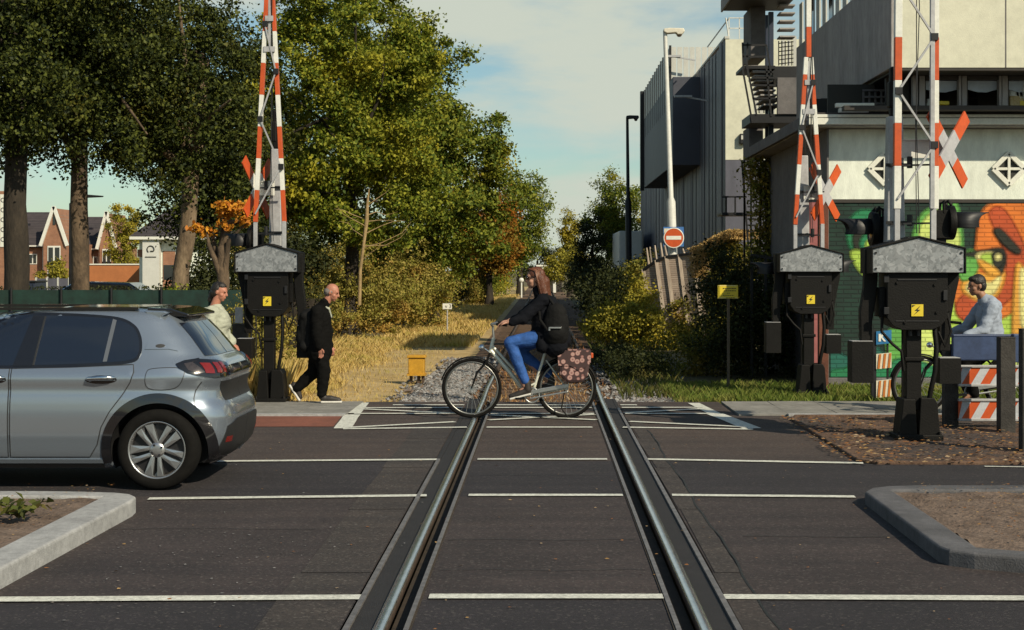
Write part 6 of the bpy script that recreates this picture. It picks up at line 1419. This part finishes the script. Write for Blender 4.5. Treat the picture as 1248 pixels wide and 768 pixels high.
# ================================================================== HOUSES ON THE LEFT
M['hbrick'] = brickmat('house_brick', (.31, .125, .065), (.38, .165, .085), (.28, .2, .15), axis='xz', bump=.3); M['rooftile'] = brickmat('roof_tile', (.05, .042, .045), (.07, .055, .058), (.03, .025, .03), axis='yz', w=.3, h=.25, mortar=.02); M['solar'] = mat('solar', (.02, .02, .03), .15, var=.1)
M['orangewall'] = mat('orange_wall', (.42, .15, .05), .8, var=.12, vs=1, dirt=.1)
def house(pxa, pxg, pxb, Yq, ridge, eave, label):
    """terraced house: roof slope seen on the left of pxg, white edged gable wing on its right"""
    x0, xg, x1 = WX(pxa, Yq), WX(pxg, Yq), WX(pxb, Yq); hz, ez = WZ(ridge, Yq), WZ(eave, Yq); t = thing('terraced_house', (x0, Yq, -.06), label, 'house', 'terraced houses beyond the trees')
    w = x1-x0; g = xg-x0; mb = MB(); mb.b2(0, w, 0, 8, 0, ez); wl = mb.build('wall', M['hbrick'], t)
    mb = MB(); mb.add([(-.3, -.35, ez-.2), (g, -.35, ez-.2), (g, 4, hz), (-.3, 4, hz), (-.3, 8.3, ez-.2), (g, 8.3, ez-.2), (-.3, -.35, ez-.4), (g, -.35, ez-.4), (g, 8.3, ez-.4), (-.3, 8.3, ez-.4)], [(0,1,2,3), (3,2,5,4), (0,6,7,1), (1,7,8,5,2), (0,3,4,9,6), (6,9,8,7), (4,5,8,9)]); rf_ = mb.build('roof', M['rooftile'], t)
    mb = MB(); mb.b2(g*.62, g*.72, .9, 1.3, ez+.55*(hz-ez), ez+.62*(hz-ez)); mb.build('skylight', M['solar'], rf_)
    gx = g+.15; gw = (w-g)*.9; c = gx+gw*.5; mb = MB(); mb.prism([(gx, 0), (gx+gw, 0), (gx+gw, ez), (c, hz+.2), (gx, ez)], -1., 6); gb = mb.build('gable', M['hbrick'], t)
    mb = MB(); mb.bar((gx-.25, -1.1, ez-.25), (c, -1.1, hz+.35), .3, .25, up=(0, 1, 0)); mb.bar((gx+gw+.25, -1.1, ez-.25), (c, -1.1, hz+.35), .3, .25, up=(0, 1, 0)); mb.build('bargeboard', M['white'], gb)
    mb = MB(); mb.b2(c-.12, c+.12, -1.05, -.98, hz-1.4, hz-.6); mb.build('slit', M['winglass'], gb)
    def win_(xc, ww, zc, hh, yy, par):
        mb = MB(); mb.b2(xc-ww/2, xc+ww/2, yy-.06, yy-.005, zc-hh/2, zc+hh/2); f_ = mb.build('window', M['white'], par); mb = MB()
        for q_ in (-1, 1): mb.b2(xc+q_*ww*.25-ww*.18, xc+q_*ww*.25+ww*.18, yy-.075, yy-.062, zc-hh*.42, zc+hh*.42)
        mb.build('pane', M['winglass'], f_)
    win_(g*.45, 1.5, ez-1.3, 1.7, 0, wl); win_(g*.82, .8, ez-1.5, 1.0, 0, wl); win_(c, min(1.4, gw*.6), ez-1.2, 1.9, -1, gb); win_(c, min(1.4, gw*.6), 1.6, 1.9, -1, gb); win_(g*.45, 1.6, 1.5, 1.7, 0, wl)
    mb = MB(); mb.bar((-.3, -.42, ez-.25), (g, -.42, ez-.25), .12); mb.cyl((g-.1, -.3, 0), (g-.1, -.3, ez-.25), .06, n=6); mb.build('gutter', M['white'], t)
house(-28, 55, 84, 150, 256, 296, 'brick house with dark roof and white edged gable between the two leftmost trunks')
house(74, 123, 142, 158, 262, 300, 'brick house with narrower white edged gable right of the sun patched trunk')
house(-120, -45, -18, 146, 256, 296, 'brick house mostly outside the left edge of the photo')
tt_ = thing('town_house', (WX(-40, 120), 120, -.06), 'orange brick facade with pale round patterned panel at the left edge', 'building'); mb = MB(); xw = WX(9, 120)-WX(-40, 120); mb.b2(0, xw, 0, .8, 0, WZ(232, 120)); mb.build('wall', M['hbrick'], tt_); mb = MB(); mb.b2(xw-.55, xw-.08, -.05, -.01, WZ(300, 120), WZ(236, 120)); pn = mb.build('panel', M['fascia'], tt_); mb = MB()
for k in range(5): mb.lathe([(.12, -.06), (.19, -.06), (.19, -.052), (.12, -.052)], (xw-.32, 0, WZ(243+k*12, 120)), 'y', 20, closed=True)
mb.build('rings', M['conc_d'], pn)
# low orange wall and white hall with a hooked mark
Yq = 118.; o = thing('garden_wall', (WX(100, Yq), Yq, -.06), 'long low orange rendered wall beyond the hedge', 'wall'); mb = MB(); mb.b2(0, WX(176, Yq)-WX(100, Yq), 0, .3, 0, WZ(322, Yq)); mb.build('wall', M['orangewall'], o); mb = MB(); mb.b2(-.05, WX(176, Yq)-WX(100, Yq)+.05, -.06, .36, WZ(322, Yq), WZ(320.5, Yq)); mb.build('coping', M['fascia'], o)
Yq = 108.; o = thing('white_hall', (WX(165, Yq), Yq, -.06), 'white building with hooked round mark and tiled hip roof behind the leaning trunk', 'building'); ox_ = WX(165, Yq)
def hb(name, m, *bx, parent=None, bev=0):
    mb = MB()
    for (pa, pb, ya, yb, y0, y1) in bx: mb.b2(WX(pa, Yq)-ox_, WX(pb, Yq)-ox_, y0, y1, WZ(yb, Yq), WZ(ya, Yq))
    return mb.build(name, m, parent or o, bev)
hb('wall', M['render_w'], (168, 325, 291, 366, .4, 9)); cl_ = hb('column', M['trailer'], (175, 195, 290, 366, -.3, .39)); hb('brick_infill', M['hbrick'], (197, 212, 305, 352, .34, .39), (166, 174, 303, 312, .34, .39)); hb('window', M['winglass'], (198, 211, 322, 340, .31, .335)); hb('eave', M['white'], (160, 330, 287.5, 291, -.5, 9.2))
mb = MB(); x0, x1 = WX(160, Yq)-ox_, WX(330, Yq)-ox_; z0_, z1_ = WZ(287, Yq), WZ(240, Yq); mb.add([(x0, -.5, z0_), (x1, -.5, z0_), (x1, 9.2, z0_), (x0, 9.2, z0_), (x0+2.6, 4, z1_), (x1-2, 4, z1_)], [(0,1,5,4), (1,2,5), (2,3,4,5), (3,0,4), (0,3,2,1)]); mb.build('roof', M['rooftile'], o)
mb = MB(); x = WX(185, Yq)-ox_; z = WZ(303, Yq); mb.tube([(x+.24*math.cos(a), -.33, z+.24*math.sin(a)) for a in np.linspace(R(-30), R(235), 22)], .035, 6); mb.bar((x+.20, -.33, z-.12), (x-.02, -.33, z-.12), .06); mb.b2(x-.38, x+.38, -.34, -.3, z-.55, z-.50); mb.build('sign_mark', M['ink'], cl_)
# ================================================================== TREES AND SHRUBS
def P3(px, Y, z=0): return (WX(px, Y), Y, z)
def rel(t, c): return (c[0]-t[0], c[1]-t[1], c[2]-GZ)
def tr(name, label, px, Y, ells, n, size, lm, trunk=None, bark='bark', group=None, cat='tree', **k):
    """ells in (px offset in metres, y offset, z, rx, ry, rz)"""
    x = WX(px, Y); E = [((a, b, c), (d, e, f)) for a, b, c, d, e, f in ells]
    return tree_thing(name, label, cat, x, Y, E, n, size, LM[lm], M[bark], trunk, group, **k)
row = 'trees along the left side of the track'
# big sunlit trees along the path
tr('tree', 'large yellow green tree whose crown rises behind the left barrier', 425, 41, [(-.7, 0, 6.4, 2.5, 2.2, 3.4), (.2, .2, 8.4, 2.3, 2.0, 3.6), (.6, -.5, 4.1, 2.3, 1.7, 1.9), (-1.6, -.6, 3.6, 1.6, 1.3, 1.6), (.9, -.9, 6.2, 1.7, 1.3, 2.2)], 80000, .115, 'green', ([(0, 0, 0), (.1, .1, 2.5), (0, 0, 6)], .24, .09), group=row, clump=.42, nclump=300)
tr('tree', 'broad sunlit green and yellow tree reaching furthest out over the path', 525, 49, [(-.6, 0, 7.0, 2.0, 1.8, 2.8), (.7, 0, 4.8, 2.2, 1.8, 2.2), (.0, .2, 3.1, 2.5, 1.9, 1.7), (-1.9, 0, 8.4, 1.9, 1.6, 2.8), (.3, -.8, 5.6, 1.8, 1.2, 1.8)], 78000, .13, 'green2', ([(0, 0, 0), (.1, .1, 2.2), (0, 0, 5.6)], .26, .09), group=row, clump=.46, nclump=300)
tr('tree', 'darker green tree filling the space behind the dead stem', 475, 54, [(0, 0, 4.4, 3.4, 2.0, 3.4), (-2, 0, 7.0, 2.6, 2, 3.6), (-3.5, 0, 3.0, 2.4, 1.5, 2.6), (-1.4, -.8, 2.4, 2.2, 1.4, 2.2), (1.2, -.6, 2.2, 1.6, 1.2, 1.9)], 46000, .15, 'green2', ([(0, 0, 0), (0, 0, 5)], .22, .09), group=row)
tr('tree', 'rusty orange tree at the far end of the sunlit row', 596, 76, [(-.3, 0, 4.0, 1.75, 1.6, 2.4), (.1, 0, 3.0, 1.6, 1.4, 1.5)], 24000, .15, 'orange', ([(0, 0, 0), (0, 0, 4.6)], .17, .07), group=row, clump=.55)
tr('tree', 'dark green tree with amber edges standing out beyond the orange tree', 634, 108, [(.2, 0, 5.6, 2.0, 1.6, 3.0), (-.8, 0, 3.6, 2.0, 1.6, 2.2)], 20000, .19, 'green2', ([(0, 0, 0), (0, 0, 6)], .22, .09), group=row, clump=.75)
tr('poplar', 'slim pointed poplar far down the track', 696, 112, [(0, 0, 4.6, .75, .8, 1.6), (0, 0, 2.8, .95, .9, 1.7)], 9000, .15, 'yellow', ([(0, 0, 0), (0, 0, 4.5)], .16, .06), clump=.4, limbs=3)
tr('tree', 'low yellow tree at the foot of the poplar', 694, 100, [(.4, 0, 2.0, 1.0, 1.0, 1.1), (-.8, 0, 1.9, 1.0, 1, 1.2)], 8000, .14, 'yellow', ([(0, 0, 0), (0, 0, 2)], .14, .06), clump=.4, limbs=3)
tr('tree', 'dark tree closing the end of the path behind the cyclist', 655, 128, [(-.5, 0, 2.3, 2.2, 1.5, 1.9), (2.2, 0, 2.1, 1.6, 1.5, 1.9)], 9000, .18, 'hedge', ([(0, 0, 0), (0, 0, 2.5)], .2, .08), limbs=3)
tr('tree', 'tall olive tree beside the far edge of the ribbed hall', 752, 88, [(.1, 0, 5.3, 1.5, 1.5, 2.0), (-.6, 0, 3.9, 1.4, 1.4, 1.7), (.6, 0, 3.2, 1.4, 1.3, 1.6)], 22000, .14, 'green2', ([(0, 0, 0), (0, 0, 5)], .22, .08), clump=.5)
tr('tree', 'dark tree in shade right of the far path', 722, 82, [(0, 0, 2.9, 1.0, 1.1, 1.6), (.3, 0, 1.4, 1.0, 1.0, 1.4)], 9000, .13, 'hedge', ([(0, 0, 0), (0, 0, 3)], .16, .07), limbs=3)
# trees at the left, leaves coloured dark as if shaded, trunks in view
g2 = 'dark trees behind the car'
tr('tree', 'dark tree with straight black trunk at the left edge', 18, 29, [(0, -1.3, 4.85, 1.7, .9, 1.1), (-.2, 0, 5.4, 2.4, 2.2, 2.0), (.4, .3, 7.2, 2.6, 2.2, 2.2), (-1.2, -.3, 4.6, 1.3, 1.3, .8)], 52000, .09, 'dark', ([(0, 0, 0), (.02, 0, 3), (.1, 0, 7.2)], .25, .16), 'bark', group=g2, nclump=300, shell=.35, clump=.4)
tr('tree', 'dark tree with straight trunk coloured with sun patches second from the left edge', 98, 31, [(.0, -1.4, 4.5, 1.1, .5, .75), (.1, -1.3, 5.4, 1.6, .8, 1.3), (.2, 0, 5.5, 2.2, 2.0, 1.7), (-.2, .3, 7.3, 2.4, 2.2, 2.0), (1.0, -.3, 4.5, 1.3, 1.2, .8)], 52000, .09, 'dark', ([(0, 0, 0), (-.02, 0, 3), (.0, 0, 7)], .20, .14), 'bark_sun_mottled', group=g2, nclump=300, shell=.35, clump=.4)
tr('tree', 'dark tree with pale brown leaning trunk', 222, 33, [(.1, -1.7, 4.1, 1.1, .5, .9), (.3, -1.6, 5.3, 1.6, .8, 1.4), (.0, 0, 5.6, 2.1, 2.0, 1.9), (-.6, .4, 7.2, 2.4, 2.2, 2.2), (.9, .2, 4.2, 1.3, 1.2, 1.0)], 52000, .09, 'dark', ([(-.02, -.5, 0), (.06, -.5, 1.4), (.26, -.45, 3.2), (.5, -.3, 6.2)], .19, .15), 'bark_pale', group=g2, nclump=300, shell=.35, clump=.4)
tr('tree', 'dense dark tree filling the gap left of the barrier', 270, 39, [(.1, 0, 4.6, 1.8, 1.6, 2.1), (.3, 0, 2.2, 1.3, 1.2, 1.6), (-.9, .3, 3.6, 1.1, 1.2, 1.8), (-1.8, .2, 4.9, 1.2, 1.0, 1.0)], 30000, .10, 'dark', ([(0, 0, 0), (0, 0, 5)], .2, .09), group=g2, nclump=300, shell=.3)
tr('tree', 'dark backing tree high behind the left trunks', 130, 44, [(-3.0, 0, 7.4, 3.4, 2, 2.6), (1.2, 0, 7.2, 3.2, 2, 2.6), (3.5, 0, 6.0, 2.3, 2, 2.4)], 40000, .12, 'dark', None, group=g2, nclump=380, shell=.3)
# short mossy trunk and amber spray
tr('tree', 'small tree with amber leaves hanging above the standing man', 272, 28.5, [(.22, -.1, 2.88, .42, .3, .12), (-.12, -.1, 2.72, .32, .3, .13), (-.40, -.1, 2.50, .16, .2, .10), (.52, -.1, 2.62, .13, .2, .20), (.15, 0, 2.6, .2, .2, .1)], 950, .10, 'amber', ([(-.02, 0, 0), (.0, 0, 1.4), (-.03, .05, 2.2)], .15, .10), 'bark_sun_mottled', clump=.14, limbs=6)
# far birch by the houses
tr('tree', 'yellow birch between the houses and the white hall', 151, 128, [(0, 0, 5.6, 1.3, 1.2, 1.9), (.2, 0, 3.6, 1.7, 1.4, 1.9)], 9000, .18, 'yellow', ([(0, 0, 0), (0, 0, 5)], .2, .08), clump=.5)
tr('shrub', 'bright yellow shrub between the houses and grey panels', 66, 100, [(0, 0, 1.45, 1.15, .8, .9)], 2600, .17, 'yellow', None, cat='shrub', clump=.4)
# dead stem with bare twigs
o = thing('dead_tree', (WX(438, 36), 36, GZ), 'thin bare dead stem with drooping twigs lit by the sun', 'dead tree'); q = lambda px, py, y=0: Vector((WX(px, 36)-WX(438, 36), y, WZ(py, 36)-GZ))
mb = MB(); mb.tube([q(438, 372), q(439, 330), q(443, 300), q(447, 268), q(448, 245), q(450, 230)], [.045, .04, .035, .05, .03, .01], 9); mb.build('trunk', M['bark_dead'], o)
mb = MB()
for pts_ in ([(441, 302), (465, 296), (490, 284), (500, 270)], [(443, 300), (470, 299), (488, 290), (497, 280)], [(447, 284), (465, 275), (478, 270), (492, 268)], [(448, 270), (462, 268), (472, 269), (482, 268)], [(449, 262), (458, 258), (470, 262), (484, 258)], [(447, 268), (430, 262), (418, 256), (408, 255)], [(446, 276), (432, 268), (420, 262), (410, 250)], [(449, 250), (460, 242), (470, 235), (480, 226)], [(445, 290), (430, 280), (424, 272), (415, 270)], [(440, 318), (452, 308), (466, 300), (476, 300)]): mb.tube([q(*p_, random.uniform(-.3, .3)) if i else q(*p_) for i, p_ in enumerate(pts_)], [.014, .010, .007, .003], 5)
mb.build('twig', M['bark_dead'], o)
# undergrowth at the left of the path
g3 = 'scrub along the left side of the path'
def bush(label, px, Y, e, n, size, lm, group=g3, **k): return tr('shrub', label, px, Y, e, n, size, lm, None, group=group, cat='shrub', shell=.3, **k)
bush('green shrub at the edge of the bank behind the striding man', 345, 37, [(0, 0, .9, 1.2, .8, 1.0), (-.6, 0, 1.9, .8, .7, .9), (.9, 0, .6, .8, .6, .65)], 15000, .075, 'scrub', clump=.3)
bush('tawny shrub beneath the dead stem', 402, 41, [(0, 0, 1.0, 1.4, .8, 1.1), (1.1, .2, .9, 1.0, .7, .9), (-.9, .2, 1.2, .9, .7, 1.2)], 17000, .08, 'scrub', clump=.3)
bush('yellow brown shrub bank halfway along the path', 466, 45, [(0, 0, 1.0, 1.2, .9, 1.1), (.7, .3, .8, .8, .8, .9), (-.9, .3, 1.4, 1.1, .8, 1.3)], 18000, .085, 'scrub', clump=.33)
bush('olive shrub bank where the path bends into shade', 510, 56, [(0, 0, 1.1, 1.3, 1.2, 1.3), (.6, .8, .8, .6, 1.0, 1.0), (-1.2, .3, 1.4, 1.2, 1.2, 1.5)], 18000, .095, 'scrub', clump=.4)
bush('green shrub hiding the foot of the broad sunlit tree', 528, 47.5, [(0, 0, 1.0, .85, .7, 1.1), (-.8, .2, 1.5, .9, .7, 1.3)], 14000, .085, 'scrub', clump=.33)
bush('dark round bush standing in the sunlit bank', 558, 70, [(0, 0, .85, .45, .4, .7)], 5000, .07, 'hedge', clump=.25)
bush('scrub at the foot of the orange tree', 562, 76, [(0, 0, 1.0, 1.3, 1.2, 1.4), (.7, 1, .8, .7, 1.0, .9)], 11000, .11, 'scrub', clump=.4)
bush('scrub far along the path below the amber edged tree', 600, 98, [(0, 0, 1.3, 1.2, 1.5, 1.8), (.6, 2, .9, .8, 1.5, 1.2)], 7000, .13, 'green2', clump=.45)
bush('green shrub behind the standing man', 318, 25.5, [(0, 0, .6, .7, .5, .75), (-.5, .2, .5, .5, .4, .6)], 8000, .055, 'scrub', clump=.28)
bush('leafy green shrub over the green netting', 212, 27, [(0, 0, 1.2, .38, .3, .32), (.15, 0, .8, .4, .3, .5)], 3200, .06, 'green', clump=.2)
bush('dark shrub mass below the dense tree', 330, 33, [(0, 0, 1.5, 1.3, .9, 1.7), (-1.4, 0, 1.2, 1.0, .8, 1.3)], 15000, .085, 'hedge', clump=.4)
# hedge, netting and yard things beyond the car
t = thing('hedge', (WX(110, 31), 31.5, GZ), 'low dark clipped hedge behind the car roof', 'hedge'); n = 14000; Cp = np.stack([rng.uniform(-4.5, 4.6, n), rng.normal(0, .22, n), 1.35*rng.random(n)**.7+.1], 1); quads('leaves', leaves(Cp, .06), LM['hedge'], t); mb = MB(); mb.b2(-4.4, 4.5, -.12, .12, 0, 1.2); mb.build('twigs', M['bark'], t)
t = thing('mesh_fence', (WX(0, 26.5), 26.5, GZ), 'green netting fence on thin posts behind the car', 'fence'); M['net'] = mat('green_net', (.006, .026, .02), .85, var=.5, vs=4); zt_ = WZ(352, 26.5)-GZ
mb = MB(); mb.b2(-2, WX(300, 26.5)-WX(0, 26.5), 0, .012, .05, zt_-.02); mb.build('netting', M['net'], t)
for k in range(8): mb = MB(); mb.cyl((-1.5+k*.85, -.03, -.05), (-1.5+k*.85, -.03, zt_+.02), .022, n=8); mb.build('post', M['steel'], t)
t = thing('bar_fence', (WX(225, 24.6), 24.6, GZ), 'black bar fence behind the standing man', 'fence'); zt_ = WZ(381, 24.6)-GZ; mb = MB(); w = WX(312, 24.6)-WX(225, 24.6)
for k in range(17): mb.cyl((w*k/16, 0, -.02), (w*k/16, 0, zt_), .010, n=6)
mb.bar((0, 0, zt_-.03), (w, 0, zt_-.03), .03); mb.bar((0, 0, .15), (w, 0, .15), .03); mb.build('bars', M['steel'], t)
mb = MB(); zt_ = WZ(395, 21.5)
mb.b2(-.10, .10, -.08, .08, -.06, zt_); o = mb.build('dark_post', M['postblack'], None, .01); o.location = (WX(293, 21.6), 21.6, 0); tag(o, 'broad black post between the standing man and the barrier pedestal', 'post')
mb = MB(); mb.b2(-.14, .12, -.01, .01, -.12, .12); o2 = mb.build('sticker', M['pole'], o); o2.location = (0, -.092, 1.2-.1); o2.scale = (.4, 1, .9)
Yq = 60.
def yard(name, pa, pb, ya, yb, Yq, d, m, label, cat, extra=None):
    w = WX(pb, Yq)-WX(pa, Yq); o = thing(name, (WX(pa, Yq), Yq, GZ), label, cat); h = WZ(ya, Yq)-GZ; return o, w, h
o, w, h = yard('container', 24, 43, 344, 0, 62, 2, 0, 'dark blue ribbed waste container beside the leftmost trunk', 'container'); mb = MB(); mb.b2(0, w, 0, 1.4, .12, h); mb.build('bin', M['dkblue'], o, .03); mb = MB()
for k in range(5): mb.b2(w*(k+.3)/5, w*(k+.55)/5, -.04, 0, .15, h-.05)
mb.build('ribs', M['dkblue'], o); mb = MB(); mb.b2(-.03, w+.03, -.06, 1.45, h, h+.06); mb.build('lid', M['steel'], o)
o, w, h = yard('panel_fence', 44, 84, 339.5, 0, 78, 0, 0, 'grey panel fence with pale posts below the yellow shrub', 'fence'); mb = MB(); mb.b2(0, w, 0, .05, .05, h); mb.build('panel', M['corr'], o)
for k in range(4): mb = MB(); mb.b2(w*k/3-.04, w*k/3+.04, -.04, .06, 0, h+.05); mb.build('post', M['slat'], o)
t = thing('street_lamp', (WX(86, 52), 52, GZ), 'thin dark lamp post hidden by the sun patched trunk, its arm showing right of it', 'street lamp'); zt_ = WZ(241, 52)-GZ; mb = MB(); mb.tube([(0, 0, 0), (0, 0, zt_-.2), (.25, 0, zt_)], [.07, .05, .035], 8); mb.build('pole', M['steel'], t); mb = MB(); mb.prism([(.2, zt_-.02), (1.05, zt_+.02), (1.1, zt_+.06), (.6, zt_+.10), (.2, zt_+.06)], -.1, .1); mb.build('lamp_head', M['steel'], t, .02)
# dark parked car roof behind the hedge
t = thing('parked_van', (WX(135, 48), 48, GZ), 'dark car showing only its roof above the hedge', 'car'); mb = MB(); mb.prism([(-2.1, .35), (2.0, .35), (2.05, .8), (1.4, .95), (.75, 1.38), (-.9, 1.42), (-1.6, 1.0), (-2.1, .85)], -.8, .8); mb.build('body', M['carblack'], t, .12); mb = MB(); mb.prism([(-1.35, .98), (1.2, .98), (.68, 1.31), (-.85, 1.35)], -.81, .81); mb.build('window', M['carglass'], t)
for x in (-1.3, 1.3):
    for s in (-.72, .72): mb = MB(); mb.lathe([(0, -.1), (.28, -.1), (.31, -.06), (.31, .06), (.28, .1), (0, .1)], (x, s, .31), 'y', 24); mb.build('wheel', M['tyre'], t)
# shrubs at the right of the track
g4 = 'shrubs along the right side of the track'
bush('sunlit yellow shrub creeping up the slatted fence', 780, 35.5, [(0, 0, .5, .8, .6, .6), (-.55, .3, .5, .7, .6, .5), (.1, 1.2, 1.1, .4, .5, .5), (.8, 0, .25, .6, .5, .35)], 13000, .075, 'yellow', g4, clump=.3)
bush('dark shrub in front of the slatted fence with a few lit tips', 840, 27, [(0, 0, .3, .9, .6, .42), (.7, .3, .4, .6, .5, .5)], 8000, .055, 'ivy', g4, clump=.3)
bush('tall dark weeds right of the rails close to the road', 775, 25.5, [(0, 0, .25, .65, .9, .32), (-.3, 2.0, .25, .5, 1, .3)], 6500, .05, 'hedge', g4, clump=.25)
bush('dark bush behind the yellow notice', 895, 26, [(0, 0, .9, .7, .6, 1.1), (.7, .3, .9, .7, .6, 1.1)], 12000, .06, 'hedge', g4, clump=.3)
bush('shady bush below the outside stairs', 935, 27.5, [(0, 0, .8, .8, .6, 1.1), (-.6, .8, 1.2, .6, .6, 1.2)], 9000, .07, 'hedge', g4, clump=.3)
bush('dark hedge bank right of the far rails', 745, 44, [(0, 0, .9, 1.0, 2.5, 1.2), (.4, -4, .7, .9, 2.5, 1.0), (.9, 2, 1.2, .8, 2, 1.2)], 20000, .09, 'hedge', g4, clump=.4)  # dark leaf colour stands in for deep shade on this bank
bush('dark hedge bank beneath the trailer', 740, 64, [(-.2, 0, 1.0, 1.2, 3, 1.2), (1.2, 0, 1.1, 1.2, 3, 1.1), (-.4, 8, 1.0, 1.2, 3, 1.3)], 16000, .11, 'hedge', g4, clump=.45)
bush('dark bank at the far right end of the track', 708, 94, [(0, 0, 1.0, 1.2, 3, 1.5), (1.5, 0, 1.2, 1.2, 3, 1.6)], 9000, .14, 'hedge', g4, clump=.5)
t = thing('plume_hedge', (WX(885, 35), 35, GZ), 'tall rounded hedge topped with golden brown plumes', 'hedge')
Pp, oo = crown_points([((0, 0, 1.5), (.62, .6, .95)), ((-.1, 0, .6), (.5, .5, .8)), ((.1, .2, 2.1), (.55, .5, .45))], 15000, .3, 160, .3); quads('foliage', leaves(Pp, .07), LM['ivy'], t)
n = 3200; a = rng.normal(0, .3, n); Cp = np.stack([np.clip(a, -.62, .62)*1.1, rng.normal(-.1, .25, n), 2.45+.22*rng.random(n)-.55*np.abs(a)*(a < 0)], 1); quads('plumes', leaves(Cp, .075, up=.0, aspect=.4), LM['plume'], t)
n = 2500; Cp = np.stack([-.62+rng.normal(0, .1, n), rng.normal(-.15, .2, n), 1.6+.7*rng.random(n)], 1); quads('plumes', leaves(Cp, .07, up=0, aspect=.4), LM['plume'], t)
t = thing('ivy', (WX(795, 39.5), 39.2, 0), 'yellowing creeper over the left end of the slatted fence', 'ivy'); Pp, oo = crown_points([((-.35, .5, 1.4), (.4, .3, .75)), ((0, -.3, .8), (.5, .3, .8)), ((.75, -1.5, .5), (.5, .3, .6))], 8000, .22, 110, .3); quads('leaves', leaves(Pp, .075), LM['ivy'], t)

# ================================================================== SUN, SKY, CAMERA
SKYC = (6.6, 7.1, 6.1)
SUN = Vector((.68, -.733, 0)).normalized(); EL = R(36)
sd = Vector((SUN.x*math.cos(EL), SUN.y*math.cos(EL), math.sin(EL)))
l = bpy.data.lights.new('sun', 'SUN'); l.energy = 5.0; l.angle = R(.53); l.color = (1, .885, .67); o = bpy.data.objects.new('sun', l); COL.objects.link(o); o.rotation_euler = (-sd).to_track_quat('-Z', 'Y').to_euler(); o.location = (0, -5, 30)
w = bpy.data.worlds.new('World'); SC.world = w; w.use_nodes = True; nt = w.node_tree; N = nt.nodes; Lk = nt.links; bg = N['Background']
sky = N.new('ShaderNodeTexSky'); sky.sky_type = 'NISHITA'; sky.sun_disc = False; sky.sun_elevation = EL; sky.sun_rotation = math.atan2(sd.x, sd.y); sky.air_density = 1.0; sky.dust_density = .6; sky.ozone_density = 1.6
tc = N.new('ShaderNodeTexCoord'); mp_ = N.new('ShaderNodeMapping'); mp_.inputs['Scale'].default_value = (2.2, 2.2, 9.); Lk.new(tc.outputs['Generated'], mp_.inputs[0])
n1 = N.new('ShaderNodeTexNoise'); n1.inputs['Scale'].default_value = 2.1; n1.inputs['Detail'].default_value = 9; n1.inputs['Roughness'].default_value = .55; n1.inputs['Distortion'].default_value = .25; Lk.new(mp_.outputs[0], n1.inputs['Vector'])
rp = N.new('ShaderNodeValToRGB'); rp.color_ramp.elements[0].position = .42; rp.color_ramp.elements[1].position = .64; rp.color_ramp.interpolation = 'EASE'; Lk.new(n1.outputs['Fac'], rp.inputs[0])
mx = N.new('ShaderNodeMix'); mx.data_type = 'RGBA'; mx.inputs[7].default_value = (SKYC[0], SKYC[1], SKYC[2], 1); sx = N.new('ShaderNodeSeparateXYZ'); Lk.new(tc.outputs['Generated'], sx.inputs[0]); mr = N.new('ShaderNodeMapRange'); mr.inputs[1].default_value = .22; mr.inputs[2].default_value = .55; mr.inputs[3].default_value = 1; mr.inputs[4].default_value = .12; Lk.new(sx.outputs[2], mr.inputs[0])
mm = N.new('ShaderNodeMath'); mm.operation = 'MULTIPLY'; Lk.new(rp.outputs[0], mm.inputs[0]); Lk.new(mr.outputs[0], mm.inputs[1]); Lk.new(mm.outputs[0], mx.inputs[0]); tn = N.new('ShaderNodeMix'); tn.data_type = 'RGBA'; tn.blend_type = 'MULTIPLY'; tn.inputs[0].default_value = 1; tn.inputs[7].default_value = (.92, 1.06, .98, 1); Lk.new(sky.outputs[0], tn.inputs[6]); Lk.new(tn.outputs[2], mx.inputs[6])
Lk.new(mx.outputs[2], bg.inputs[0]); bg.inputs[1].default_value = .09
cam = bpy.data.cameras.new('Camera'); co = bpy.data.objects.new('Camera', cam); COL.objects.link(co); co.location = (0, 0, H); co.rotation_euler = (PI/2, 0, 0); cam.sensor_width = 36; cam.lens = FPX/1248*36; cam.shift_x = (624-CX)/1248; cam.shift_y = -(384-CY)/1248; cam.clip_end = 4000; cam.clip_start = .1; SC.camera = co
vs_ = SC.view_settings; vs_.view_transform = 'Standard'; vs_.look = 'None'; vs_.exposure = 0; vs_.gamma = 1; vs_.use_curve_mapping = False
SC.cycles.use_denoising = True; SC.cycles.max_bounces = 6; SC.cycles.diffuse_bounces = 3; SC.cycles.transparent_max_bounces = 8; SC.cycles.caustics_reflective = False; SC.cycles.caustics_refractive = False
